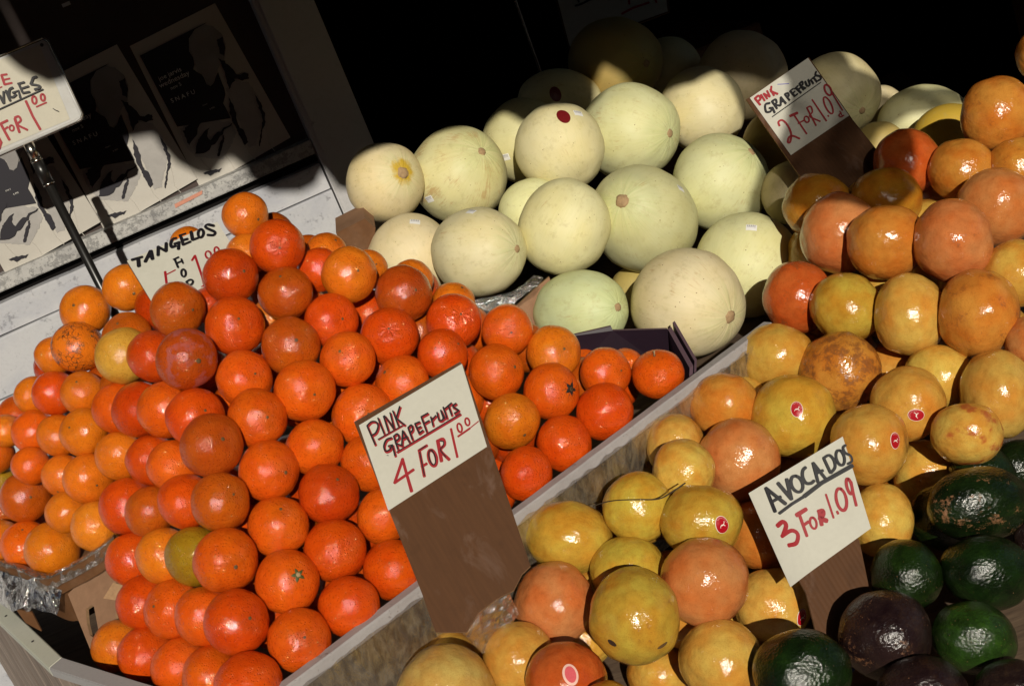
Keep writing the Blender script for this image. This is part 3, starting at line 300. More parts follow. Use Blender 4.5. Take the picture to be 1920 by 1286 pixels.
SIGNS = {
    'four': {'o': (-0.2015, 1.5478, 1.0136), 'u': (0.9845, 0.1228, 0.1252), 'v': (-0.1754, 0.6816, 0.7104), 'n': (0.0019, -0.7213, 0.6926), 'paper': [(0.0005, -0.0004), (0.1399, -0.0014), (0.1141, -0.1057), (-0.0189, -0.1095)], 'board': [(-0.0027, 0.0072), (0.1395, 0.0029), (0.1403, -0.0033), (0.0859, -0.2508), (0.0733, -0.2534), (0.0561, -0.2641), (0.0354, -0.2622), (0.0108, -0.2647), (-0.0106, -0.2759), (-0.0396, -0.2578), (-0.0317, -0.2115)], 'strokes': [('r', 0.00305, [(0.0085, -0.0084), (0.0058, -0.0338)]), ('r', 0.00305, [(0.0085, -0.0084), (0.0153, -0.0069), (0.02, -0.0105), (0.0191, -0.0163), (0.0133, -0.0215), (0.0073, -0.0217)]), ('r', 0.00305, [(0.0239, -0.0071), (0.021, -0.0281)]), ('r', 0.00305, [(0.0306, -0.0089), (0.0266, -0.0281)]), ('r', 0.00305, [(0.0317, -0.0091), (0.0328, -0.018), (0.0336, -0.0295)]), ('r', 0.00305, [(0.0391, -0.0094), (0.0338, -0.0292)]), ('r', 0.00305, [(0.043, -0.0092), (0.0397, -0.0294)]), ('r', 0.00305, [(0.0525, -0.009), (0.042, -0.0195)]), ('r', 0.00305, [(0.042, -0.0195), (0.0466, -0.0322)]), ('r', 0.00305, [(0.0261, -0.0372), (0.0196, -0.0362), (0.0134, -0.0415), (0.0125, -0.0477), (0.0178, -0.0488), (0.0216, -0.0454)]), ('r', 0.00305, [(0.018, -0.0441), (0.0228, -0.0451), (0.0191, -0.0586)]), ('r', 0.00305, [(0.029, -0.0373), (0.0256, -0.0534)]), ('r', 0.00305, [(0.0288, -0.0371), (0.0339, -0.0369), (0.0331, -0.0427), (0.0269, -0.0449), (0.0324, -0.0532)]), ('r', 0.00305, [(0.0323, -0.0512), (0.0412, -0.0371)]), ('r', 0.00305, [(0.0412, -0.0371), (0.0413, -0.054)]), ('r', 0.00305, [(0.0358, -0.0457), (0.0424, -0.0464)]), ('r', 0.00305, [(0.0481, -0.0376), (0.0456, -0.0527)]), ('r', 0.00305, [(0.0481, -0.0376), (0.0531, -0.0368), (0.0515, -0.0427), (0.0468, -0.0445)]), ('r', 0.00305, [(0.0572, -0.0377), (0.0559, -0.0508)]), ('r', 0.00305, [(0.0572, -0.0377), (0.063, -0.0388)]), ('r', 0.00305, [(0.0563, -0.044), (0.0615, -0.0445)]), ('r', 0.00305, [(0.0559, -0.0508), (0.0614, -0.0499)]), ('r', 0.00305, [(0.0675, -0.0349), (0.0641, -0.054)]), ('r', 0.00305, [(0.0674, -0.0345), (0.0764, -0.0349)]), ('r', 0.00305, [(0.0661, -0.0436), (0.0732, -0.0437)]), ('r', 0.00305, [(0.077, -0.0408), (0.0741, -0.0515)]), ('r', 0.00305, [(0.0757, -0.0453), (0.0827, -0.0427)]), ('r', 0.00305, [(0.0858, -0.0402), (0.0834, -0.0486), (0.0851, -0.0515), (0.0885, -0.0502), (0.0908, -0.0402)]), ('r', 0.00305, [(0.0908, -0.0402), (0.0896, -0.0518)]), ('r', 0.00305, [(0.095, -0.0386), (0.0922, -0.0526)]), ('r', 0.00305, [(0.0959, -0.0413), (0.1057, -0.0396)]), ('r', 0.00305, [(0.1009, -0.0407), (0.0987, -0.0523)]), ('r', 0.00305, [(0.11, -0.043), (0.1051, -0.0438), (0.1075, -0.0499), (0.1078, -0.0523), (0.1023, -0.0525)]), ('k', 0.00183, [(0.0084, -0.0074), (0.0057, -0.0328)]), ('k', 0.00183, [(0.0084, -0.0074), (0.0151, -0.0059), (0.0199, -0.0095), (0.019, -0.0153), (0.0131, -0.0206), (0.0072, -0.0207)]), ('k', 0.00183, [(0.0238, -0.0061), (0.0208, -0.0271)]), ('k', 0.00183, [(0.0305, -0.0079), (0.0265, -0.0272)]), ('k', 0.00183, [(0.0316, -0.0081), (0.0327, -0.017), (0.0335, -0.0285)]), ('k', 0.00183, [(0.039, -0.0084), (0.0336, -0.0282)]), ('k', 0.00183, [(0.0428, -0.0082), (0.0395, -0.0285)]), ('k', 0.00183, [(0.0524, -0.008), (0.0419, -0.0185)]), ('k', 0.00183, [(0.0419, -0.0185), (0.0464, -0.0312)]), ('k', 0.00183, [(0.0259, -0.0362), (0.0195, -0.0352), (0.0133, -0.0405), (0.0124, -0.0467), (0.0176, -0.0478), (0.0215, -0.0444)]), ('k', 0.00183, [(0.0178, -0.0431), (0.0226, -0.0441), (0.0189, -0.0576)]), ('k', 0.00183, [(0.0289, -0.0363), (0.0255, -0.0524)]), ('k', 0.00183, [(0.0286, -0.0362), (0.0338, -0.0359), (0.033, -0.0417), (0.0267, -0.0439), (0.0322, -0.0522)]), ('k', 0.00183, [(0.0322, -0.0502), (0.041, -0.0361)]), ('k', 0.00183, [(0.041, -0.0361), (0.0411, -0.053)]), ('k', 0.00183, [(0.0357, -0.0447), (0.0423, -0.0455)]), ('k', 0.00183, [(0.048, -0.0366), (0.0455, -0.0517)]), ('k', 0.00183, [(0.048, -0.0366), (0.0529, -0.0358), (0.0514, -0.0417), (0.0467, -0.0435)]), ('k', 0.00183, [(0.0571, -0.0368), (0.0558, -0.0498)]), ('k', 0.00183, [(0.0571, -0.0368), (0.0629, -0.0378)]), ('k', 0.00183, [(0.0562, -0.043), (0.0614, -0.0436)]), ('k', 0.00183, [(0.0558, -0.0498), (0.0613, -0.0489)]), ('k', 0.00183, [(0.0674, -0.0339), (0.064, -0.053)]), ('k', 0.00183, [(0.0673, -0.0335), (0.0763, -0.0339)]), ('k', 0.00183, [(0.066, -0.0426), (0.0731, -0.0427)]), ('k', 0.00183, [(0.0769, -0.0398), (0.0739, -0.0505)]), ('k', 0.00183, [(0.0755, -0.0443), (0.0826, -0.0417)]), ('k', 0.00183, [(0.0857, -0.0392), (0.0833, -0.0476), (0.085, -0.0505), (0.0884, -0.0492), (0.0907, -0.0392)]), ('k', 0.00183, [(0.0907, -0.0392), (0.0895, -0.0508)]), ('k', 0.00183, [(0.0949, -0.0376), (0.0921, -0.0516)]), ('k', 0.00183, [(0.0957, -0.0403), (0.1056, -0.0386)]), ('k', 0.00183, [(0.1008, -0.0397), (0.0986, -0.0514)]), ('k', 0.00183, [(0.1099, -0.042), (0.105, -0.0428), (0.1074, -0.0489), (0.1077, -0.0513), (0.1022, -0.0515)]), ('r', 0.00158, [(0.0118, -0.0302), (0.0451, -0.0311)]), ('k', 0.00115, [(0.0116, -0.0297), (0.0436, -0.0308)]), ('r', 0.0023, [(0.0231, -0.0562), (0.108, -0.0568)]), ('k', 0.00115, [(0.0227, -0.0553), (0.1082, -0.0558)]), ('r', 0.00345, [(0.0247, -0.0655), (0.0029, -0.0856)]), ('r', 0.00345, [(0.0029, -0.0856), (0.0292, -0.0838)]), ('r', 0.00374, [(0.0244, -0.0653), (0.02, -0.0831), (0.0148, -0.1052)]), ('r', 0.00374, [(0.0454, -0.0686), (0.0358, -0.0978)]), ('r', 0.00374, [(0.0449, -0.0674), (0.0563, -0.0672)]), ('r', 0.00345, [(0.0386, -0.0859), (0.0455, -0.086)]), ('r', 0.00402, [(0.0584, -0.0753), (0.0593, -0.0797), (0.0583, -0.0857), (0.0558, -0.0909), (0.0528, -0.0934), (0.0504, -0.0922), (0.0495, -0.0878), (0.0505, -0.0819), (0.0529, -0.0766), (0.056, -0.0741), (0.0584, -0.0753)]), ('r', 0.00431, [(0.0697, -0.0688), (0.0613, -0.0929)]), ('r', 0.00374, [(0.0694, -0.0694), (0.0758, -0.0707), (0.0741, -0.0776), (0.0667, -0.0811), (0.0698, -0.0963)]), ('k', 0.00129, [(0.0452, -0.0703), (0.0365, -0.0974)]), ('k', 0.00129, [(0.0459, -0.0676), (0.0551, -0.0675)]), ('k', 0.00144, [(0.0579, -0.076), (0.0585, -0.08), (0.0575, -0.0854), (0.0554, -0.0901), (0.0528, -0.0925), (0.0509, -0.0915), (0.0503, -0.0876), (0.0513, -0.0822), (0.0534, -0.0774), (0.0559, -0.075), (0.0579, -0.076)]), ('k', 0.00129, [(0.0719, -0.0717), (0.0746, -0.0749), (0.0711, -0.0792), (0.0668, -0.0809), (0.0679, -0.0922)]), ('r', 0.00287, [(0.0896, -0.065), (0.0791, -0.0988)]), ('r', 0.00216, [(0.101, -0.0649), (0.1016, -0.0674), (0.1011, -0.0706), (0.0996, -0.0735), (0.0978, -0.0748), (0.0964, -0.0741), (0.0958, -0.0717), (0.0964, -0.0684), (0.0978, -0.0655), (0.0996, -0.0642), (0.101, -0.0649)]), ('r', 0.00216, [(0.1119, -0.0643), (0.1125, -0.0664), (0.1121, -0.0692), (0.1108, -0.0716), (0.1092, -0.0726), (0.1078, -0.072), (0.1072, -0.0699), (0.1076, -0.0671), (0.1089, -0.0648), (0.1105, -0.0637), (0.1119, -0.0643)]), ('r', 0.00244, [(0.0919, -0.0777), (0.1083, -0.0767)]), ('r', 0.00129, [(0.1075, -0.0767), (0.1211, -0.0748)]), ('k', 0.00072, [(0.0112, -0.0526), (0.0127, -0.0539)])], 'tilt': 0},
    'avocado': {'o': (0.1831, 1.4203, 0.8095), 'u': (0.9752, 0.2178, 0.0405), 'v': (-0.1429, 0.4787, 0.8663), 'n': (0.1693, -0.8505, 0.4979), 'paper': [(0.0, 0.0), (0.1317, 0.001), (0.1028, -0.103), (-0.0159, -0.1114)], 'board': [(0.0268, -0.0012), (0.1233, -0.0027), (0.0817, -0.098), (0.0842, -0.1077), (0.0672, -0.1514), (0.0438, -0.2055), (-0.0021, -0.2257), (-0.0246, -0.1995), (-0.0008, -0.1261), (-0.0003, -0.1095)], 'strokes': [('k', 0.00422, [(0.0156, -0.0325), (0.0207, -0.005)]), ('k', 0.00422, [(0.0207, -0.005), (0.0311, -0.0312)]), ('k', 0.00337, [(0.0191, -0.0216), (0.0305, -0.0215)]), ('k', 0.00422, [(0.036, -0.0071), (0.0398, -0.03)]), ('k', 0.00422, [(0.0398, -0.03), (0.0472, -0.0082)]), ('k', 0.00365, [(0.0584, -0.0102), (0.0609, -0.0143), (0.0609, -0.02), (0.0585, -0.0252), (0.0546, -0.0278), (0.0508, -0.0269), (0.0483, -0.0228), (0.0483, -0.0171), (0.0507, -0.012), (0.0545, -0.0093), (0.0584, -0.0102)]), ('k', 0.00365, [(0.0737, -0.0076), (0.0689, -0.0091), (0.0648, -0.0149), (0.0644, -0.0228), (0.0693, -0.0259), (0.074, -0.0253)]), ('k', 0.00365, [(0.077, -0.0291), (0.084, -0.0077)]), ('k', 0.00365, [(0.084, -0.0077), (0.0869, -0.0306)]), ('k', 0.00337, [(0.0804, -0.0196), (0.0892, -0.0204)]), ('k', 0.00337, [(0.0976, -0.0096), (0.0955, -0.0272)]), ('k', 0.00309, [(0.0974, -0.009), (0.105, -0.0093), (0.1069, -0.0165), (0.1035, -0.0244), (0.0958, -0.0274)]), ('k', 0.00309, [(0.1192, -0.0109), (0.1202, -0.0147), (0.1193, -0.0199), (0.1166, -0.0244), (0.1133, -0.0265), (0.1106, -0.0254), (0.1095, -0.0216), (0.1105, -0.0164), (0.1131, -0.0119), (0.1164, -0.0098), (0.1192, -0.0109)]), ('k', 0.00281, [(0.1282, -0.009), (0.124, -0.0101), (0.1229, -0.016), (0.1263, -0.0219), (0.1245, -0.0279), (0.1186, -0.0284)]), ('k', 0.00337, [(0.0188, -0.0367), (0.037, -0.0349), (0.0551, -0.0346)]), ('k', 0.00478, [(0.0542, -0.0346), (0.0801, -0.0317), (0.1219, -0.0326)]), ('r', 0.00506, [(0.0094, -0.0474), (0.0176, -0.0465), (0.0187, -0.0522), (0.0094, -0.0594)]), ('r', 0.00478, [(0.0075, -0.0597), (0.0211, -0.0597), (0.0253, -0.0668), (0.0185, -0.0742), (0.0089, -0.072)]), ('r', 0.00365, [(0.0386, -0.0503), (0.0334, -0.0738)]), ('r', 0.00506, [(0.0355, -0.0482), (0.0491, -0.0479)]), ('r', 0.00365, [(0.0354, -0.0617), (0.044, -0.0611)]), ('r', 0.00281, [(0.0508, -0.0598), (0.0517, -0.0627), (0.0511, -0.0664), (0.0491, -0.0697), (0.0466, -0.0712), (0.0446, -0.0704), (0.0437, -0.0675), (0.0443, -0.0638), (0.0463, -0.0605), (0.0487, -0.059), (0.0508, -0.0598)]), ('r', 0.00478, [(0.061, -0.0565), (0.055, -0.0717)]), ('r', 0.00562, [(0.0597, -0.0574), (0.0646, -0.0589), (0.0624, -0.063), (0.0574, -0.0641), (0.0627, -0.0707)]), ('r', 0.00253, [(0.078, -0.0451), (0.0713, -0.0717)]), ('r', 0.00281, [(0.0788, -0.0676), (0.0784, -0.0704)]), ('r', 0.00365, [(0.0967, -0.0483), (0.0976, -0.0538), (0.0958, -0.0611), (0.092, -0.0674), (0.0876, -0.0704), (0.0844, -0.0689), (0.0834, -0.0635), (0.0852, -0.0562), (0.089, -0.0498), (0.0934, -0.0468), (0.0967, -0.0483)]), ('r', 0.00393, [(0.1104, -0.0433), (0.1107, -0.0469), (0.1094, -0.052), (0.1072, -0.0565), (0.1048, -0.0589), (0.1031, -0.0581), (0.1029, -0.0545), (0.1041, -0.0494), (0.1063, -0.0449), (0.1087, -0.0425), (0.1104, -0.0433)]), ('r', 0.00337, [(0.1113, -0.0475), (0.106, -0.0608), (0.1018, -0.0731)])], 'curl': (0.03, 8.0, 0, 0)},
    'pink2': {'o': (0.4796, 2.1404, 1.0484), 'u': (0.9758, 0.1144, 0.1865), 'v': (-0.2183, 0.5695, 0.7925), 'n': (-0.0156, -0.814, 0.5807), 'paper': [(0.0031, -0.0012), (0.1138, -0.0007), (0.1059, -0.1143), (-0.0027, -0.1139)], 'board': [(-0.0025, 0.0007), (0.1162, -0.0003), (0.1068, -0.1237), (0.1056, -0.2037), (0.0659, -0.2297), (-0.0094, -0.2249), (-0.0119, -0.149)], 'strokes': [('r', 0.00384, [(0.0086, -0.0071), (0.0088, -0.0201)]), ('r', 0.00384, [(0.0084, -0.0069), (0.0157, -0.0063), (0.0153, -0.0121), (0.0093, -0.0136)]), ('r', 0.00352, [(0.0198, -0.0073), (0.0183, -0.0187)]), ('r', 0.00352, [(0.024, -0.0083), (0.0233, -0.0185)]), ('r', 0.00352, [(0.024, -0.0083), (0.0285, -0.0181)]), ('r', 0.0032, [(0.031, -0.0076), (0.0288, -0.0178)]), ('r', 0.00352, [(0.0366, -0.0086), (0.0348, -0.0202)]), ('r', 0.00352, [(0.0407, -0.0056), (0.0351, -0.0118)]), ('r', 0.00352, [(0.0351, -0.0118), (0.0407, -0.0216)]), ('k', 0.00304, [(0.0219, -0.0271), (0.0149, -0.0251), (0.009, -0.0353), (0.0152, -0.0389), (0.0195, -0.035)]), ('k', 0.00304, [(0.0163, -0.0334), (0.0207, -0.0354), (0.0184, -0.0444)]), ('k', 0.00304, [(0.0263, -0.0268), (0.0253, -0.0411)]), ('k', 0.00288, [(0.0262, -0.0267), (0.0324, -0.0275), (0.0303, -0.033), (0.0261, -0.0335), (0.0321, -0.0401)]), ('k', 0.00288, [(0.0328, -0.0402), (0.041, -0.0292)]), ('k', 0.00288, [(0.041, -0.0292), (0.0409, -0.0424)]), ('k', 0.00224, [(0.0359, -0.0365), (0.0417, -0.0366)]), ('k', 0.00288, [(0.0489, -0.0291), (0.0486, -0.0413)]), ('k', 0.00288, [(0.0491, -0.0288), (0.0537, -0.0305), (0.0516, -0.0349), (0.0483, -0.0351)]), ('k', 0.00288, [(0.0585, -0.0294), (0.0588, -0.0408)]), ('k', 0.00256, [(0.0585, -0.0294), (0.0643, -0.0294)]), ('k', 0.00256, [(0.0586, -0.035), (0.0637, -0.0345)]), ('k', 0.00256, [(0.0588, -0.0408), (0.0645, -0.0403)]), ('k', 0.00288, [(0.0685, -0.0304), (0.0698, -0.0421)]), ('k', 0.00256, [(0.0663, -0.0309), (0.073, -0.0299)]), ('k', 0.00256, [(0.0681, -0.0349), (0.0732, -0.035)]), ('k', 0.00288, [(0.077, -0.0282), (0.0761, -0.0404)]), ('k', 0.00256, [(0.077, -0.0282), (0.0821, -0.028), (0.08, -0.0326), (0.0763, -0.0332), (0.0801, -0.0404)]), ('k', 0.00256, [(0.086, -0.0306), (0.0843, -0.0384), (0.0884, -0.0393), (0.0917, -0.0309)]), ('k', 0.0024, [(0.0946, -0.0331), (0.0938, -0.0412)]), ('k', 0.0024, [(0.0968, -0.0333), (0.1042, -0.0326)]), ('k', 0.0024, [(0.1002, -0.033), (0.0999, -0.0423)]), ('k', 0.00272, [(0.109, -0.0275), (0.105, -0.0318), (0.1092, -0.0372), (0.1073, -0.0418), (0.103, -0.0412)]), ('k', 0.00128, [(0.0115, -0.0478), (0.1039, -0.0461)]), ('r', 0.0032, [(0.0117, -0.0655), (0.0142, -0.0595), (0.0206, -0.0606), (0.0221, -0.0717), (0.0179, -0.0866), (0.0088, -0.0963), (0.006, -0.0943), (0.0122, -0.0891), (0.0184, -0.0912), (0.0235, -0.1005)]), ('r', 0.00272, [(0.0398, -0.0651), (0.0367, -0.1006)]), ('r', 0.00448, [(0.0341, -0.0622), (0.046, -0.0646)]), ('r', 0.0024, [(0.0366, -0.0793), (0.046, -0.0803)]), ('r', 0.00256, [(0.0536, -0.0774), (0.0546, -0.0797), (0.0542, -0.0827), (0.0525, -0.0853), (0.0503, -0.0864), (0.0482, -0.0857), (0.0473, -0.0834), (0.0477, -0.0803), (0.0493, -0.0778), (0.0516, -0.0766), (0.0536, -0.0774)]), ('r', 0.00256, [(0.0624, -0.0666), (0.0561, -0.0981)]), ('r', 0.0024, [(0.0622, -0.0665), (0.0684, -0.0681), (0.0652, -0.0768), (0.0576, -0.0805), (0.0652, -0.0964)]), ('r', 0.0024, [(0.0769, -0.0604), (0.0731, -0.1014)]), ('r', 0.00224, [(0.0804, -0.0956), (0.0802, -0.0976)]), ('r', 0.00256, [(0.0958, -0.0694), (0.0967, -0.0754), (0.0953, -0.0841), (0.0922, -0.0922), (0.0886, -0.0966), (0.0858, -0.0956), (0.0849, -0.0896), (0.0863, -0.0809), (0.0894, -0.0728), (0.093, -0.0684), (0.0958, -0.0694)]), ('r', 0.00288, [(0.1093, -0.0539), (0.1105, -0.0578), (0.1099, -0.0633), (0.1076, -0.0684), (0.1045, -0.071), (0.1019, -0.0702), (0.1007, -0.0663), (0.1013, -0.0608), (0.1036, -0.0558), (0.1066, -0.0531), (0.1093, -0.0539)]), ('r', 0.00224, [(0.1077, -0.0684), (0.1028, -0.1021)]), ('r', 0.00224, [(0.0986, -0.1043), (0.0938, -0.105), (0.0942, -0.1091), (0.0996, -0.1097)]), ('r', 0.00176, [(0.0987, -0.1005), (0.0969, -0.1098)]), ('b', 0.00096, [(0.0503, -0.0086), (0.0569, -0.013), (0.0649, -0.0181)])]},
    'tangelos': {'o': (-0.4306, 1.8715, 1.2305), 'u': (0.9928, 0.1163, -0.0276), 'v': (-0.0776, 0.8027, 0.5913), 'n': (0.0909, -0.5849, 0.806), 'paper': [(-0.0018, -0.0011), (0.1267, 0.0039), (0.1437, -0.1088), (0.0162, -0.1101)], 'board': [(-0.0028, -0.0025), (0.1246, 0.002), (0.1432, -0.1105), (0.0166, -0.1141)], 'strokes': [('k', 0.00394, [(0.0048, -0.0051), (0.019, -0.0071)]), ('k', 0.00512, [(0.0133, -0.0069), (0.011, -0.0202)]), ('k', 0.00473, [(0.0206, -0.017), (0.0316, -0.0026)]), ('k', 0.00473, [(0.0323, -0.003), (0.0307, -0.0175)]), ('k', 0.00355, [(0.0248, -0.0109), (0.0307, -0.0122)]), ('k', 0.00453, [(0.0431, -0.0007), (0.0391, -0.015)]), ('k', 0.00394, [(0.0429, -0.0014), (0.0508, -0.0136)]), ('k', 0.00433, [(0.0545, -0.0001), (0.0506, -0.0135)]), ('k', 0.00414, [(0.0693, 0.0009), (0.0642, 0.0014), (0.0599, -0.0037), (0.0595, -0.0103), (0.0651, -0.011)]), ('k', 0.00394, [(0.064, -0.0071), (0.0712, -0.0077)]), ('k', 0.00394, [(0.0704, -0.0076), (0.0668, -0.0184)]), ('k', 0.00414, [(0.0754, 0.0021), (0.0746, -0.0144)]), ('k', 0.00355, [(0.0739, 0.003), (0.0828, 0.0019)]), ('k', 0.00335, [(0.0747, -0.0063), (0.0828, -0.0078)]), ('k', 0.00335, [(0.0746, -0.0144), (0.0851, -0.014)]), ('k', 0.00453, [(0.0902, 0.002), (0.0883, -0.0126)]), ('k', 0.00355, [(0.0883, -0.0126), (0.0958, -0.0131)]), ('k', 0.00355, [(0.1049, -0.0022), (0.1054, -0.0058), (0.1043, -0.01), (0.1021, -0.0131), (0.0996, -0.014), (0.0978, -0.0123), (0.0974, -0.0087), (0.0984, -0.0045), (0.1006, -0.0014), (0.1031, -0.0005), (0.1049, -0.0022)]), ('k', 0.00374, [(0.1211, -0.0036), (0.1141, 0.0024), (0.11, -0.0001), (0.1145, -0.0075), (0.1193, -0.0147), (0.1161, -0.0186), (0.1088, -0.0144)]), ('k', 0.00276, [(0.0578, -0.0323), (0.0584, -0.0482)]), ('k', 0.00217, [(0.056, -0.0324), (0.0637, -0.0318)]), ('k', 0.00217, [(0.0582, -0.0405), (0.0668, -0.0403)]), ('k', 0.00217, [(0.066, -0.0367), (0.0662, -0.0448)]), ('k', 0.00256, [(0.0648, -0.0554), (0.0656, -0.0583), (0.0653, -0.0622), (0.064, -0.0655), (0.0621, -0.0669), (0.0605, -0.066), (0.0596, -0.0631), (0.0599, -0.0592), (0.0612, -0.0559), (0.0631, -0.0545), (0.0648, -0.0554)]), ('k', 0.00256, [(0.0622, -0.0762), (0.064, -0.0859)]), ('k', 0.00236, [(0.0628, -0.0764), (0.0675, -0.0756), (0.0705, -0.0792), (0.068, -0.0837), (0.0645, -0.0841), (0.0683, -0.0908)]), ('r', 0.00355, [(0.0406, -0.0442), (0.0374, -0.0644)]), ('r', 0.00197, [(0.0412, -0.0497), (0.0539, -0.0481)]), ('r', 0.00256, [(0.0374, -0.0644), (0.0432, -0.0695), (0.0416, -0.0794), (0.0347, -0.0785)]), ('r', 0.00315, [(0.0782, -0.0436), (0.084, -0.0376)]), ('r', 0.00315, [(0.084, -0.0376), (0.0833, -0.0758), (0.082, -0.0934)]), ('r', 0.00217, [(0.0784, -0.0915), (0.0867, -0.0911)]), ('r', 0.00256, [(0.1025, -0.0393), (0.104, -0.0422), (0.1043, -0.0461), (0.1032, -0.0497), (0.1012, -0.0516), (0.0989, -0.051), (0.0974, -0.0482), (0.0971, -0.0442), (0.0982, -0.0406), (0.1002, -0.0388), (0.1025, -0.0393)]), ('r', 0.00256, [(0.1145, -0.0382), (0.1158, -0.0413), (0.1159, -0.0456), (0.1149, -0.0496), (0.1131, -0.0517), (0.1112, -0.0511), (0.11, -0.0481), (0.1098, -0.0438), (0.1108, -0.0398), (0.1126, -0.0377), (0.1145, -0.0382)])], 'curl': (0, 0, 0.135, 14.0)},
    'frame': {'o': (-0.4593, 2.162, 1.5169), 'u': (-0.999, -0.0418, -0.0131), 'v': (0.0173, -0.1031, -0.9945), 'n': (0.0402, -0.9938, 0.1037), 'paper': [(0.131, -0.0005), (0.014, 0.0048), (0.0216, 0.117), (0.1485, 0.1163)], 'board': None, 'strokes': [('r', 0.00348, [(0.0823, 0.0227), (0.0843, 0.0364)]), ('r', 0.00319, [(0.0823, 0.0227), (0.0747, 0.0247)]), ('r', 0.0029, [(0.0836, 0.0299), (0.0738, 0.0315)]), ('r', 0.00319, [(0.0843, 0.0364), (0.0738, 0.0383)]), ('r', 0.00203, [(0.0935, 0.0379), (0.0891, 0.0379)]), ('k', 0.00377, [(0.0973, 0.0479), (0.0972, 0.0596)]), ('k', 0.00319, [(0.0898, 0.0449), (0.0967, 0.0598)]), ('k', 0.00377, [(0.0861, 0.0449), (0.0871, 0.06)]), ('k', 0.00348, [(0.0754, 0.0447), (0.0808, 0.0456), (0.0849, 0.0531), (0.0812, 0.057), (0.0752, 0.0553)]), ('k', 0.00319, [(0.0787, 0.0514), (0.0698, 0.0517), (0.0721, 0.0624)]), ('k', 0.00319, [(0.0651, 0.0429), (0.0658, 0.0568)]), ('k', 0.0029, [(0.0663, 0.0427), (0.0569, 0.044)]), ('k', 0.0029, [(0.0651, 0.0506), (0.0539, 0.0516)]), ('k', 0.0029, [(0.066, 0.0571), (0.0561, 0.0593)]), ('k', 0.00377, [(0.0374, 0.0436), (0.0427, 0.0433), (0.0497, 0.0501)]), ('k', 0.00319, [(0.0497, 0.0501), (0.0395, 0.0567), (0.0407, 0.0596), (0.0481, 0.059)]), ('k', 0.00174, [(0.1123, 0.0654), (0.037, 0.0633)]), ('r', 0.00377, [(0.0673, 0.0691), (0.0681, 0.0929), (0.0668, 0.1139)]), ('r', 0.00319, [(0.0531, 0.068), (0.0523, 0.0703), (0.0527, 0.0735), (0.0543, 0.0764), (0.0564, 0.0777), (0.0582, 0.0771), (0.0591, 0.0748), (0.0586, 0.0716), (0.0571, 0.0688), (0.055, 0.0674), (0.0531, 0.068)]), ('r', 0.00319, [(0.0407, 0.0698), (0.0399, 0.0719), (0.0403, 0.0747), (0.0417, 0.0773), (0.0436, 0.0785), (0.0453, 0.0779), (0.0461, 0.0758), (0.0457, 0.073), (0.0443, 0.0704), (0.0424, 0.0692), (0.0407, 0.0698)]), ('r', 0.00261, [(0.0573, 0.0825), (0.0415, 0.0823)]), ('r', 0.00377, [(0.1147, 0.0842), (0.1138, 0.1104)]), ('r', 0.00348, [(0.1145, 0.0846), (0.1036, 0.0842)]), ('r', 0.0029, [(0.1129, 0.094), (0.1076, 0.0928)]), ('r', 0.00261, [(0.1009, 0.093), (0.0999, 0.0948), (0.1001, 0.0972), (0.1015, 0.0992), (0.1034, 0.1002), (0.1053, 0.0996), (0.1063, 0.0978), (0.1061, 0.0954), (0.1047, 0.0933), (0.1027, 0.0924), (0.1009, 0.093)]), ('r', 0.00377, [(0.0929, 0.0859), (0.0958, 0.1062)]), ('r', 0.00319, [(0.0925, 0.0845), (0.0865, 0.0851), (0.0863, 0.0915), (0.0931, 0.0952), (0.0838, 0.1074)]), ('r', 0.00377, [(0.1263, 0.1012), (0.1259, 0.1092), (0.1328, 0.116)]), ('k', 0.00101, [(0.0363, 0.0935), (0.0339, 0.0973), (0.0307, 0.1004)])], 'plate': [(0.1639, -0.0043), (0.0049, -0.0036), (0.0, 0.0033), (0.0007, 0.1175), (0.0055, 0.1238), (0.0128, 0.125), (0.1656, 0.1268), (0.1711, 0.121)]},
    'backsign': {'o': (0.3372, 2.862, 1.2181), 'u': (0.9305, -0.0801, -0.3575), 'v': (0.3505, 0.4788, 0.8049), 'n': (0.1067, -0.8742, 0.4736), 'paper': [(-0.0053, 0.0451), (0.2162, 0.1193), (0.228, -0.0472), (0.0307, -0.1205)], 'board': [(-0.0095, 0.0451), (0.2197, 0.125), (0.2334, -0.0472), (0.0305, -0.1272)], 'strokes': [('k', 0.00386, [(0.0443, -0.0366), (0.0564, -0.0327), (0.0745, -0.0233)]), ('k', 0.00327, [(0.0492, -0.0225), (0.0513, -0.0288)]), ('r', 0.00416, [(0.1363, -0.0525), (0.1592, -0.0399), (0.191, -0.0288)]), ('r', 0.00386, [(0.1508, -0.0225), (0.152, -0.032)]), ('r', 0.00386, [(0.2033, -0.0194), (0.206, -0.0288)])]},
}
